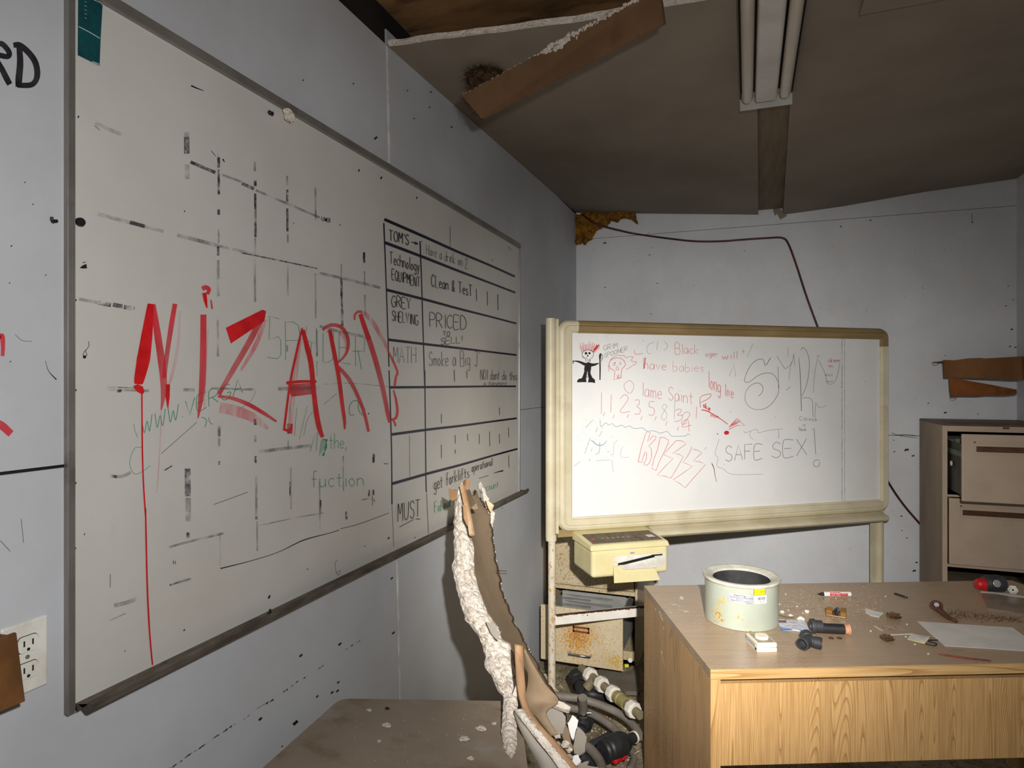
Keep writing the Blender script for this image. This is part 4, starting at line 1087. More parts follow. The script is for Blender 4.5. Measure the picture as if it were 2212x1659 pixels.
s.write("oke", 1519, 880, 13, 1534, 888, 11, 1.6); s.write("mon", 1535, 900, 9, 1552, 904, 9, 1.0)
s.stroke('N', [(62, 710), (110, 720), (200, 770), (292, 835)], [2.0, 2.0, 1.6, 1.4]); s.stroke('N', [(302, 860), (370, 785), (440, 848), (370, 845), (300, 880)], 1.1, smooth=False)
for q in range(5): s.stroke('N', [(310 + q * 10, 850 - q * 12), (345 + q * 14, 825 - q * 5), (305 + q * 12, 862 - q * 6)], 0.7)
s.fill('N', [(258, 905), (270, 893), (292, 892), (304, 905), (298, 922), (275, 928), (260, 920)]); s.stroke('L', [(308, 395), (312, 430)], 1.0); s.dot('L', 316, 680, 9)
s.build('marker_marking', m_rsol, rb, 'bold red marker writing')
s = INK2()
s.stroke('M', [(497, 175), (500, 255), (515, 268), (545, 245), (580, 218), (610, 248), (665, 230), (720, 272), (800, 250), (850, 280), (910, 262), (980, 298), (1090, 288), (1150, 330), (1260, 332), (1340, 362), (1440, 340), (1500, 402), (1600, 405), (1700, 400), (1725, 375), (1760, 385)], 0.9)
s.stroke('M', [(365, 465), (400, 480), (440, 520), (500, 535), (550, 515), (590, 470)], [1.0, 1.6, 1.6, 1.4, 1.2, 0.7]); s.stroke('M', [(490, 485), (492, 560), (480, 640)], 0.9)
s.build('marker_marking', m_blue, rb, 'pale blue marker squiggle')

# ---- printer hung under the board
m_prn = mat('printer_cream', (224, 214, 168), (216, 204, 156), scale=9, rough=0.4, spots=[((120, 100, 66), 70, 0.745, 0.765, 0.6)])
m_panel = mat('dusty_control_panel', (116, 102, 82), (92, 78, 60), scale=40, rough=0.7)
m_btn = mat('grey_button', (140, 128, 108), rough=0.6)
m_redbtn = mat('red_button', (200, 60, 60), rough=0.4)
m_bluelab = mat('blue_label', (120, 150, 190), rough=0.5)
px0, px1, py0, py1, pz0, pz1 = 0.004, 0.392, -0.235, 0.005, 0.664, 0.822
pr_ = MB(M2).box(px0 + 0.006, px1 - 0.004, py0 + 0.006, py1, pz0, pz1 - 0.034).build('printer', m_prn, rb, bevel=0.016, seg=4, label='cream printer body')
MB(M2).hexa([(px0 - 0.002, py0, pz1 - 0.036), (px1 + 0.002, py0, pz1 - 0.036), (px1 + 0.002, py1, pz1 - 0.036), (px0 - 0.002, py1, pz1 - 0.036),
             (px0 + 0.004, py0 + 0.010, pz1 - 0.012), (px1 - 0.004, py0 + 0.010, pz1 - 0.012), (px1 - 0.004, py1, pz1 + 0.004), (px0 + 0.004, py1, pz1 + 0.004)]).build('lid', m_prn, pr_, bevel=0.006, seg=3)
zt = lambda y: pz1 - 0.012 + 0.016 * (y - py0 - 0.010) / (py1 - py0 - 0.010)
mb = MB(M2)
mb.hexa([(px0 + 0.022, py0 + 0.030, zt(py0 + .03)), (px1 - 0.022, py0 + 0.030, zt(py0 + .03)), (px1 - 0.022, py1 - 0.07, zt(py1 - .07)), (px0 + 0.022, py1 - 0.07, zt(py1 - .07)),
         (px0 + 0.022, py0 + 0.030, zt(py0 + .03) + .002), (px1 - 0.022, py0 + 0.030, zt(py0 + .03) + .002), (px1 - 0.022, py1 - 0.07, zt(py1 - .07) + .002), (px0 + 0.022, py1 - 0.07, zt(py1 - .07) + .002)])
mb.build('control_panel', m_panel, pr_)
def btn(x, y, w, d, m_, h=0.003):
    MB(M2).box(x - w, x + w, y - d, y + d, zt(y) + 0.002, zt(y) + 0.002 + h).build('button', m_, pr_, bevel=0.0008)
btn(0.048, -0.15, 0.006, 0.010, m_redbtn)
for q in range(6): btn(0.095 + q * 0.026, -0.145, 0.006, 0.008, m_btn)
btn(0.275, -0.145, 0.018, 0.014, m_panel)
MB(M2).box(0.318, 0.352, -0.17, -0.12, zt(-0.145) + .002, zt(-0.145) + .003).build('paper_label', m_plug, pr_)
fy = py0 + 0.006
MB(M2).box(0.118, 0.372, fy - 0.0015, fy + 0.001, 0.690, 0.757).build('front_recess', m_plug, pr_)
MB(M2).box(0.085, 0.375, fy - 0.003, fy, 0.757, 0.761).build('recess_lip', m_prn, pr_)
MB(M2).hexa([(0.135, fy - 0.006, 0.713), (0.315, fy - 0.006, 0.741), (0.315, fy, 0.741), (0.135, fy, 0.713), (0.135, fy - 0.006, 0.725), (0.315, fy - 0.006, 0.752), (0.315, fy, 0.752), (0.135, fy, 0.725)]).build('slot', m_dark, pr_)
MB(M2).box(0.30, 0.355, fy - 0.004, fy, 0.746, 0.752).build('slot', m_dark, pr_)
MB(M2).hexa([(0.092, fy - 0.060, 0.656), (0.315, fy - 0.060, 0.652), (0.318, fy - 0.052, 0.650), (0.092, fy - 0.052, 0.654), (0.112, fy - 0.008, 0.716), (0.312, fy - 0.006, 0.706), (0.312, fy, 0.706), (0.112, fy, 0.716)]).build('broken_flap', m_prn, pr_, bevel=0.002)
MB(M2).prism([(0.135, fy - 0.008, 0.717), (0.300, fy - 0.008, 0.718), (0.31, fy - 0.03, 0.700), (0.15, fy - 0.03, 0.702)], (0, -0.001, 0.001)).build('torn_paper', m_plug, pr_)
MB(M2).box(0.195, 0.215, fy - 0.0025, fy, 0.7635, 0.769).build('blue_label', m_bluelab, pr_)

# ================================================================== rusty two-drawer filing cabinet
m_rustc = mat('rust_speckled_beige', (196, 182, 152), (186, 170, 138), scale=6, rough=0.55,
              spots=[((156, 116, 60), 120, 0.56, 0.60, 0.9), ((120, 84, 40), 190, 0.62, 0.65, 0.9)])
m_rustd = mat('rust_bloomed_beige', (200, 186, 158), (190, 174, 144), scale=6, rough=0.55, spots=[((176, 140, 60), 120, 0.58, 0.62, 0.85)],
              rust=[((196, 150, 80), (0.0, -0.305, 0.235), 0.20, 110, 0.54, 0.60), ((170, 112, 44), (-0.01, -0.305, 0.24), 0.13, 120, 0.54, 0.66), ((186, 152, 74), (0.19, -0.305, 0.14), 0.09, 130, 0.55, 0.58)])
m_chrome = mat('chrome_pull', (190, 196, 206), rough=0.25, metal=1.0)
m_inner = mat('drawer_inside_grey', (150, 150, 146), (130, 130, 126), scale=8, rough=0.5)
m_rustfr = mat('rust_frame', (110, 56, 28), rough=0.7)
YF = 3.50
fx0, fx1, fzt = 0.022, 0.520, 0.722
fc = thing('filing_cabinet', 'rusty beige two-drawer filing cabinet with its lower drawer pulled out', 'cabinet', ((fx0 + fx1) / 2, YF, 0))
mb = MB()
mb.box(fx0, fx0 + 0.010, YF, YB - 0.02, 0.0, fzt); mb.box(fx1 - 0.014, fx1, YF, YB - 0.02, 0.0, fzt)
mb.box(fx0 + 0.010, fx1 - 0.014, YB - 0.03, YB - 0.02, 0.0, fzt); mb.box(fx0 + 0.010, fx1 - 0.014, YF, YB - 0.03, fzt - 0.012, fzt)
mb.box(fx0 + 0.010, fx1 - 0.014, YF, YF + 0.02, 0.0, 0.075); mb.box(fx0 + 0.010, fx1 - 0.014, YF, YB - 0.03, 0.0, 0.03)
mb.build('body', m_rustc, fc, bevel=0.002)
MB().box(fx0 + 0.012, fx1 - 0.018, YF - 0.012, YF + 0.012, 0.405, 0.706).build('drawer_front', m_rustc, fc, bevel=0.004)
MB().box(fx0 + 0.010, fx1 - 0.014, YF - 0.004, YF + 0.02, 0.378, 0.400).build('rail', m_rustc, fc, bevel=0.002)
dX0, dX1, dY = 0.068, 0.496, 3.205
dr = MB().box(dX0, dX1, dY - 0.012, dY + 0.006, 0.100, 0.382).build('drawer_front', m_rustd, fc, bevel=0.003)
mb = MB(); mb.box(dX0 + 0.03, dX0 + 0.034, dY + 0.006, 3.70, 0.13, 0.345); mb.box(dX1 - 0.034, dX1 - 0.03, dY + 0.006, 3.70, 0.13, 0.345)
mb.box(dX0 + 0.034, dX1 - 0.034, dY + 0.006, 3.70, 0.13, 0.136); mb.box(dX0 + 0.034, dX1 - 0.034, 3.696, 3.70, 0.136, 0.345)
mb.build('drawer_tray', m_inner, dr)
mb = MB()
for q in range(4):
    mb.hexa([(dX0 + 0.045 + 0.08 * (q % 2), 3.46, 0.30 + 0.018 * q), (dX0 + 0.20 + 0.12 * (q % 2), 3.46, 0.30 + 0.018 * q), (dX0 + 0.20 + 0.12 * (q % 2), 3.48, 0.30 + 0.018 * q), (dX0 + 0.045, 3.48, 0.30 + 0.018 * q),
             (dX0 + 0.045 + 0.08 * (q % 2), 3.46, 0.303 + 0.018 * q), (dX0 + 0.20 + 0.12 * (q % 2), 3.46, 0.303 + 0.018 * q), (dX0 + 0.20 + 0.12 * (q % 2), 3.48, 0.303 + 0.018 * q), (dX0 + 0.045, 3.48, 0.303 + 0.018 * q)])
mb.box(dX0 + 0.036, dX1 - 0.036, 3.485, 3.492, 0.14, 0.372)
mb.build('divider', m_inner, dr)
def pulled(x, y): return on_y(x, y, dY - 0.012)
a = pulled(*cr('O', 358, 1160)); c = pulled(*cr('O', 522, 1240))
mb = MB(); xa, xb, za, zb = a.x, c.x, c.z, a.z; yy = dY - 0.012
for X0, X1, ZA, ZB_ in ((xa, xb, za, za + 0.008), (xa, xb, zb - 0.008, zb), (xa, xa + 0.008, za, zb), (xb - 0.008, xb, za, zb)):
    mb.box(X0, X1, yy - 0.004, yy, ZA, ZB_)
mb.build('label_holder', m_rustfr, dr)
h0 = pulled(*cr('O', 330, 1425)); h1 = pulled(*cr('O', 540, 1446))
hz = (h0.z + h1.z) / 2
mb = MB(); mb.tube([(h0.x, yy, hz), (h0.x, yy - 0.028, hz), (h1.x, yy - 0.028, hz), (h1.x, yy, hz)], 0.0065, 10)
mb.build('handle', m_chrome, dr, label='chrome bar handle')

# ================================================================== four-drawer cabinet, right
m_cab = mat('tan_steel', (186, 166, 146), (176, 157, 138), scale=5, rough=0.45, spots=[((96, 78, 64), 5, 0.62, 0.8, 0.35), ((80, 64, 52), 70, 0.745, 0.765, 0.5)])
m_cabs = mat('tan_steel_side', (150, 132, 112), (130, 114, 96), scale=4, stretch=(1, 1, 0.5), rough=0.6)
m_cabin = mat('cabinet_inside', (70, 66, 60), (54, 50, 46), scale=5, rough=0.7)
m_brass = mat('brown_grip', (98, 72, 52), (84, 60, 42), scale=20, rough=0.5)
m_hang = mat('hanging_folder', (96, 106, 88), (80, 90, 74), scale=10, rough=0.7)
CY = 3.709; cx0, cx1, czt = 1.980, 2.432, 1.337
rc = thing('filing_cabinet', 'tall tan steel filing cabinet in the right corner with its top drawer pulled out', 'cabinet', ((cx0 + cx1) / 2, CY, 0))
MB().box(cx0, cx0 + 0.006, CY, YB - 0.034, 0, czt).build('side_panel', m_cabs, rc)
mb = MB(); mb.box(cx1 - 0.006, cx1, CY, YB - 0.034, 0, czt); mb.box(cx0 + 0.006, cx1 - 0.006, YB - 0.040, YB - 0.034, 0, czt); mb.box(cx0 + 0.006, cx1 - 0.006, CY + 0.02, YB - 0.040, 0.0, 0.01)
mb.build('body', m_cabin, rc)
MB().box(cx0 - 0.001, cx1, CY - 0.001, YB - 0.032, czt - 0.012, czt).build('top_panel', m_brass, rc, bevel=0.003)
mb = MB(); mb.box(cx0 + 0.0005, cx0 + 0.022, CY - 0.002, CY + 0.02, 0, czt - 0.012); mb.box(cx1 - 0.022, cx1 - 0.0005, CY - 0.002, CY + 0.02, 0, czt - 0.012)
mb.box(cx0 + 0.022, cx1 - 0.022, CY - 0.002, CY + 0.02, czt - 0.040, czt - 0.012); mb.box(cx0 + 0.022, cx1 - 0.022, CY + 0.004, CY + 0.02, 0.975, 0.986)
mb.box(cx0 + 0.022, cx1 - 0.022, CY - 0.002, CY + 0.02, 0.632, 0.645); mb.box(cx0 + 0.022, cx1 - 0.022, CY - 0.002, CY + 0.02, 0.315, 0.328); mb.box(cx0 + 0.022, cx1 - 0.022, CY - 0.002, CY + 0.02, 0.0, 0.03)
mb.build('face_frame', m_cab, rc, bevel=0.001)
p = on_y(2173, 925, CY - 0.002); MB().box(p.x - 0.013, p.x + 0.013, CY - 0.004, CY - 0.002, p.z - 0.005, p.z + 0.005).build('badge', m_brass, rc)
def drawer(y, z0, z1, x0=cx0 + 0.026, x1=cx1 - 0.026, tray_=True):
    f = MB().box(x0, x1, y - 0.018, y, z0, z1).build('drawer_front', m_cab, rc, bevel=0.004, seg=3)
    hx0 = x0 + 0.045; zz = z1 - 0.080
    mb = MB(); yy = y - 0.018
    mb.box(hx0, x1 - 0.02, yy - 0.005, yy, zz + 0.040, zz + 0.048); mb.box(hx0, hx0 + 0.006, yy - 0.005, yy, zz - 0.012, zz + 0.048); mb.box(hx0, x1 - 0.02, yy - 0.004, yy, zz - 0.012, zz - 0.006)
    mb.build('grip_frame', m_cab, f, bevel=0.001)
    MB().hexa([(hx0 + 0.010, yy - 0.001, zz), (x1 - 0.02, yy - 0.001, zz), (x1 - 0.02, yy, zz), (hx0 + 0.010, yy, zz), (hx0 + 0.010, yy - 0.010, zz + 0.018), (x1 - 0.02, yy - 0.010, zz + 0.018), (x1 - 0.02, yy, zz + 0.026), (hx0 + 0.010, yy, zz + 0.026)]).build('grip', m_brass, f)
    if tray_:
        mb = MB(); mb.box(x0 + 0.012, x0 + 0.015, y, y + 0.42, z0 + 0.02, z1 - 0.05); mb.box(x1 - 0.015, x1 - 0.012, y, y + 0.42, z0 + 0.02, z1 - 0.05); mb.box(x0 + 0.015, x1 - 0.015, y, y + 0.42, z0 + 0.02, z0 + 0.026)
        mb.build('drawer_tray', m_cabin, f)
        for q in range(3):
            MB().box(x0 + 0.017, x1 - 0.017, y + 0.05 + q * 0.10, y + 0.056 + q * 0.10, z0 + 0.03, z1 - 0.045 + 0.01 * (q % 2)).build('hanging_folder', m_hang, f)
        MB().box(x0 + 0.008, x0 + 0.012, y + 0.005, y + 0.25, z0 + 0.20, z0 + 0.225).build('runner', m_hang, f)
        mb = MB(); mb.lathe([(0, 0.004), (0.012, 0.004), (0.012, 0)], (x0 + 0.004, y + 0.16, z0 + 0.155), (-1, 0, 0), 14); mb.build('roller', m_plug, f)
    return f
drawer(CY - 0.20, 0.990, 1.300)
drawer(CY, 0.648, 0.972)
drawer(CY, 0.034, 0.312, tray_=False)
# bare runner shelf inside the missing drawer's opening
MB().box(cx0 + 0.03, cx1 - 0.03, CY + 0.06, YB - 0.045, 0.50, 0.512).build('inner_shelf', m_cabs, rc)

# ================================================================== cable along the back wall
m_cable = mat('dark_red_cable', (88, 22, 22), (40, 14, 13), scale=6, rough=0.4)
cp = []
for (x, y), yy in zip([cr('K', 540, 235), cr('K', 640, 310), cr('K', 800, 380), cr('K', 1000, 432), cr('K', 1200, 475), cr('K', 1600, 530), cr('K', 1900, 560), (1560, 521), (1600, 518), (1660, 514), (1690, 514), (1703, 527), (1720, 572), (1742, 640), (1765, 703), (1800, 800), (1862, 940), (1918, 1040), (1950, 1088), (1983, 1127), (2008, 1155)],
                      [4.10, 4.10, 4.12, 4.14] + [YB - 0.013] * 17):
    cp.append(on_y(x, y, yy))
tag(MB().tube(smooth_path(cp, 5), 0.0058, 8).build('cable', m_cable), 'dark red cable draped across the back wall and down behind the rolling board', 'cable')

# ================================================================== insulation in the far left corner
m_insul = mat('glass_wool', (190, 132, 40), (120, 80, 26), scale=18, rough=0.95, spots=[((60, 40, 18), 30, 0.58, 0.68, 0.8), ((220, 180, 90), 60, 0.64, 0.72, 0.6)], bump=0.9, bscale=90, bdist=0.01)
po = [(452, 235), (500, 250), (545, 220), (640, 202), (760, 196), (900, 200), (1040, 212), (1175, 228), (1190, 300), (1208, 360), (1180, 345), (1150, 312), (1105, 300), (1040, 285), (1000, 300), (962, 335), (890, 318), (840, 378), (780, 405), (730, 430), (660, 458), (665, 550), (640, 552), (605, 545), (585, 600), (565, 600), (545, 590), (520, 598), (470, 602), (462, 470), (458, 340)]
bm = bmesh.new()
vv = [bm.verts.new(on_y(*cr('K', x, y), BWP - 0.002)) for x, y in po]
bm.faces.new(vv)
bmesh.ops.triangulate(bm, faces=bm.faces[:])
for _ in range(4):
    bmesh.ops.subdivide_edges(bm, edges=[e for e in bm.edges if e.calc_length() > 0.014], cuts=1, use_grid_fill=False)
    bmesh.ops.triangulate(bm, faces=bm.faces[:])
bnd = {v for e in bm.edges if e.is_boundary for v in e.verts}
for v in bm.verts:
    k_ = 0.004 if v in bnd else 1
    h = 0.020 + 0.03 * noise.noise(v.co * 14) + 0.022 * noise.noise(v.co * 45)
    v.co.y -= max(h, 0.004) if v not in bnd else 0.003
    if v in bnd: v.co += V((noise.noise(v.co * 80) * 0.006, 0, noise.noise(v.co * 70 + V((3, 3, 3))) * 0.006))
bm.verts.index_update()
mb = MB(); mb.add([v.co.copy() for v in bm.verts], [tuple(v.index for v in f.verts) for f in bm.faces]); bm.free()
tag(mb.build('insulation_tuft', m_insul, solidify=0.004), 'ragged amber insulation bursting out of the far left ceiling corner', 'insulation')

# ================================================================== hanging broken ceiling strip
m_kraft = mat('brown_paper_board', (124, 92, 64), (106, 78, 52), scale=4, rough=0.8, spots=[((84, 52, 30), 9, 0.58, 0.72, 0.5), ((60, 40, 26), 60, 0.72, 0.75, 0.8)])
def dpl(x): return 2.15 + (1.78 - 2.15) * (x - 997) / (1430 - 997)
P_ = [at(997, 206, 2.13), at(1040, 256, 2.10), at(1434, 50, 1.69), at(1428, 4, 1.695), at(1422, -24, 1.70)]
nn = (P_[1] - P_[0]).cross(P_[2] - P_[1]).normalized()
if nn.dot(ray(1200, 120)) < 0: nn = -nn
hs = thing('ceiling_strip', 'brown paper-faced strip of broken ceiling board hanging down', 'board', P_[1])
poly = [P_[0], P_[1]]
for q in range(1, 12):
    t_ = q / 12; poly.append(P_[1].lerp(P_[2], t_) + V((0, 0, 0.003 * noise.noise(V((q * 1.7, 0, 0))))))
poly += [P_[2], P_[3], P_[4]]
MB().prism(poly, nn * 0.014).build('paper_face', m_kraft, hs)
mb = MB()
up_ = (P_[0] - P_[1]).normalized(); al_ = (P_[4] - P_[0]).normalized()
for q in range(90):     # crumbled gypsum along the upper edge
    t_ = q / 89
    wd = 0.003 if t_ < 0.42 else lerp_tab([(0.42, 0.006), (0.50, 0.020), (0.58, 0.026), (0.64, 0.014), (0.75, 0.012), (1.0, 0.016)], t_)
    drop = lerp_tab([(0.40, 0.0), (0.50, 0.010), (0.60, 0.018), (0.66, 0.0)], t_)
    if t_ < 0.42 and q % 3 == 0: continue
    for w_ in range(1 if t_ < 0.42 else 3):
        p_ = P_[0].lerp(P_[4], t_) + nn * 0.004 + up_ * (random.uniform(-0.3, 0.6) * wd - drop * random.random()) + al_ * random.uniform(-.004, .004)
        mb.blob(p_, (random.uniform(0.6, 1.2) * max(wd * 0.5, 0.0035), 0.006, random.uniform(0.5, 1.0) * max(wd * 0.5, 0.0022)), 0.6, 2.2, 1, q * 3 + w_)
mb.build('gypsum_crumbs', m_gyp, hs, label='white crumbling gypsum along the upper edge')
# fibre nest sitting on its lower end
m_fib = mat('brown_fibre', (122, 88, 54), (70, 50, 32), scale=60, rough=0.95, bump=1.0, bscale=120, bdist=0.01)
nc = at(1047, 168, 2.21)
ns = thing('fibre_nest', 'clump of brown fibres resting on the low end of the hanging strip', 'nest', nc)
MB().blob(nc + V((0, 0, -0.004)), (0.064, 0.05, 0.038), 0.35, 3.0, 3, 3).build('core', m_fib, ns)
mb = MB()
for q in range(800):
    a = random.uniform(0, 6.283); u_ = random.uniform(-0.5, 1)
    r0 = V((math.cos(a) * math.sqrt(1 - u_ * u_ * 0.9) * 0.058, math.sin(a) * 0.045, u_ * 0.036 - 0.008))
    d1 = V((random.uniform(-1, 1), random.uniform(-1, 1), random.uniform(-0.5, 0.7))).normalized() * random.uniform(0.015, 0.035)
    d2 = d1 + V((random.uniform(-.01, .01), random.uniform(-.01, .01), random.uniform(-.012, .008)))
    pts = [nc + r0, nc + r0 + d1 * 0.5, nc + r0 + d2]
    mb.tube(pts, [0.0007, 0.0006, 0.0003], 3, caps=False)
for q in range(60):
    b0_ = at(random.uniform(1000, 1045), random.uniform(205, 250), 2.165); b0_ = P_[0].lerp(P_[1], random.random()) + nn * 0.012
    mb.tube([b0_, b0_ + V((random.uniform(-.02, .004), 0, random.uniform(-.012, .012))), b0_ + V((random.uniform(-.03, .01), 0, random.uniform(-.025, .01)))], [0.0008, 0.0006, 0.0003], 3, caps=False)
mb.build('fibres', m_fib, ns)['kind'] = 'stuff'

# ================================================================== fluorescent fitting
m_tube = mat('unlit_tube', (206, 196, 182), (190, 178, 160), scale=8, stretch=(1, 0.3, 1), rough=0.25, spec=0.6)
m_fix = mat('fixture_enamel', (204, 202, 196), (190, 186, 178), scale=6, rough=0.35)
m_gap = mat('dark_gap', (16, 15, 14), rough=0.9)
FX, FY1, FY0, FZ = 1.140, 2.490, 1.270, 2.592
lf = thing('fluorescent_light', 'unlit two-tube fluorescent ceiling fitting', 'light fixture', (FX, 1.88, FZ))
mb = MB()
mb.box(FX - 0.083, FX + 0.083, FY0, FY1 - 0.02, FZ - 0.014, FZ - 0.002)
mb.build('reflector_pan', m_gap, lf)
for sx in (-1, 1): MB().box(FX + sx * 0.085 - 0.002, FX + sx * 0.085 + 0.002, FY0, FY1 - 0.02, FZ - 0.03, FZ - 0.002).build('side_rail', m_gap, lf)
MB().prism([(FX - 0.086, FY1 - 0.03, FZ - 0.012), (FX + 0.086, FY1 - 0.03, FZ - 0.012), (FX + 0.086, FY1 + 0.010, FZ - 0.012), (FX - 0.086, FY1 + 0.010, FZ - 0.012)], (0, 0, -0.004)).build('end_plate', m_fix, lf)
MB().box(FX - 0.088, FX + 0.088, FY1 + 0.010, FY1 + 0.013, FZ - 0.060, FZ - 0.002).build('end_lip', m_fix, lf)
MB().hexa([(FX - 0.034, FY0, FZ - 0.052), (FX + 0.034, FY0, FZ - 0.052), (FX + 0.034, FY1 - 0.018, FZ - 0.052), (FX - 0.034, FY1 - 0.018, FZ - 0.052), (FX - 0.040, FY0, FZ - 0.014), (FX + 0.040, FY0, FZ - 0.014), (FX + 0.040, FY1 - 0.010, FZ - 0.014), (FX - 0.040, FY1 - 0.010, FZ - 0.014)]).build('ballast_cover', m_fix, lf, bevel=0.008, seg=3)
for sx in (-1, 1):
    xx = FX + sx * 0.062
    MB().tube([(xx, FY0, FZ - 0.035), (xx, FY1 - 0.040, FZ - 0.035), (xx, FY1 - 0.028, FZ - 0.035), (xx, FY1 - 0.020, FZ - 0.034), (xx, FY1 - 0.015, FZ - 0.031)], [0.019, 0.019, 0.0175, 0.0135, 0.006], 16).build('fluorescent_tube', m_tube, lf)
    MB().box(xx - 0.010, xx + 0.010, FY1 - 0.018, FY1 - 0.008, FZ - 0.045, FZ - 0.012).build('lamp_holder', m_fix, lf, bevel=0.002)

# ================================================================== cardboard in the right corner
m_card = mat('cardboard', (130, 88, 50), (112, 74, 40), scale=5, stretch=(3, 1, 0.4), rough=0.85, spots=[((92, 54, 26), 6, 0.62, 0.8, 0.5)])
m_cardd = mat('cardboard_stained', (140, 82, 36), (104, 58, 26), scale=7, rough=0.85, spots=[((48, 28, 16), 8, 0.6, 0.72, 0.7)])
cb = thing('cardboard_box', 'torn brown cardboard box wedged in the right corner above the tall cabinet', 'box', on_y(2120, 855, 4.0))
FYc = 3.95
fp = [on_y(*cr('Y', x, y), FYc) for x, y in ((822, 712), (940, 716), (1100, 694), (1230, 690), (1290, 696), (1500, 684), (1695, 672), (1706, 935), (1550, 932), (1300, 920), (1000, 908), (832, 905))]
MB().prism(fp, (0, 0.005, 0)).build('front_panel', m_card, cb)
r0 = fp[6]; r1 = fp[7]
MB().prism([r0, r1, V((XR - 0.004, FYc + 0.05, r1.z)), V((XR - 0.004, FYc + 0.05, r0.z))], (0.002, 0.004, 0)).build('end_panel', m_card, cb)
tz = min(p.z for p in fp[:7]) - 0.003
MB().hexa([(fp[0].x, FYc + 0.004, tz - 0.004), (XR - 0.005, FYc + 0.004, tz - 0.004), (XR - 0.005, YB - 0.008, tz - 0.004), (fp[0].x, YB - 0.008, tz - 0.004), (fp[0].x, FYc + 0.004, tz), (XR - 0.005, FYc + 0.004, tz), (XR - 0.005, YB - 0.008, tz), (fp[0].x, YB - 0.008, tz)]).build('top_panel', m_card, cb)
lp = [on_y(*cr('Y', x, y), FYc + 0.05) for x, y in ((885, 912), (1100, 945), (1350, 990), (1640, 1045), (1640, 1100), (1500, 1112), (1300, 1108), (1200, 1118), (1000, 1116), (905, 1122), (895, 1050))]
MB().prism(lp, (0, 0.004, 0)).build('lower_flap', m_cardd, cb)
mb = MB(); q0 = on_y(*cr('Y', 935, 1120), FYc + 0.05)
mb.tube([q0 + V((0.013 * math.cos(a * 0.5) , -0.003, -0.006 + 0.008 * math.sin(a * 0.5))) for a in range(14)], 0.0012, 5)
mb.build('hanging_string', m_cardd, cb)

# ================================================================== oak desk
m_oak_f = wood('oak_front', (208, 168, 114), (150, 110, 64), 'z', lines=26, lo=0.62)
m_oak_s = wood('oak_side', (208, 168, 120), (150, 112, 70), 'z', lines=8, dust=(176, 148, 114), dust_amt=0.12)
m_oak_e = wood('oak_edge', (210, 172, 118), (156, 116, 68), 'x', lines=7)
m_oak_t = wood('oak_top_dusty', (176, 146, 114), (132, 104, 78), 'x', lines=5, rough=0.33, dust=(168, 148, 124), dust_amt=0.42, spec=0.6)
ZD = 0.740
dF = at(CXP + 0.3086 * F_PX, HY, 1.788); dR = at(CXP + 0.1986 * F_PX, HY, 2.527)
DDEP = 0.741; gy = FW * math.cos(0.045) - RT * math.sin(0.045); gx = V((gy.y, -gy.x, 0))
M3 = Matrix(((gx.x, gy.x, 0, dF.x), (gx.y, gy.y, 0, dF.y), (0, 0, 1, 0), (0, 0, 0, 1)))
DW = 1.50
dk = thing('desk', 'oak-veneer desk with dusty top strewn with fittings', 'desk', None, M=M3)
MB(M3).box(0.0, DW, 0.003, DDEP, ZD - 0.028, ZD).build('desk_top', m_oak_t, dk, bevel=0.001)
MB(M3).box(0.0, DW, 0.0, 0.003, ZD - 0.028, ZD - 0.0006).build('edge_banding', m_oak_e, dk)
MB(M3).box(0.0, 0.028, 0.003, DDEP - 0.004, 0.0, ZD - 0.028).build('side_panel', m_oak_s, dk)
MB(M3).box(0.0, 0.028, 0.0, 0.003, 0.0, ZD - 0.028).build('side_edge', m_oak_f, dk)
MB(M3).box(DW - 0.028, DW, 0.0, DDEP - 0.004, 0.0, ZD - 0.028).build('side_panel', m_oak_s, dk)
MB(M3).box(0.0282, DW - 0.0282, 0.004, 0.022, 0.470, ZD - 0.041).build('front_panel', m_oak_f, dk)
MB(M3).box(0.0282, DW - 0.0282, 0.0225, 0.03, ZD - 0.048, ZD - 0.0285).build('gap_shade_strip', m_gap, dk)  # added near-black strip: paints the shade in the gap under the top
MB(M3).box(0.03, DW - 0.03, DDEP - 0.03, DDEP - 0.012, 0.12, ZD - 0.029).build('rear_panel', m_oak_s, dk)
q = on_z(2010, 1470, ZD - 0.03)
def desk(k, x, y, z=0.0): return on_z(*cr(k, x, y), ZD + z)
# white paint scratches down the left side
i3 = Ink(lambda x, y: on_pl(x, y, dF, gx), -gx, 0.0004)
for pts, w in (([(232, 655), (245, 710), (262, 790)], [1.2, 1.6, 0.8]), ([(250, 450), (256, 480)], 1.6), ([(218, 320), (232, 370), (250, 400)], [3, 2.4, 1]), ([(180, 290), (184, 318)], 0.9)):
    i3.stroke('W', pts, w)
i3.build('paint_scratch_marking', m_gyp, dk)
i4 = Ink(lambda x, y: on_z(x, y, ZD), (0, 0, 1), 0.0004)
i4.fill('W', [(388, 195), (402, 190), (420, 200), (424, 218), (405, 224), (390, 212)])
for pts, w in (([(318, 272), (350, 262), (396, 285)], [0.8, 1.6, 0.6]), ([(385, 308), (420, 318), (466, 322)], [0.8, 1.8, 0.8]), ([(262, 315), (300, 325), (330, 340)], [1.6, 1.0, 0.6]), ([(300, 255), (340, 258)], 0.7)):
    i4.stroke('W', pts, w)
i4.build('paint_smear_marking', m_gyp, dk)

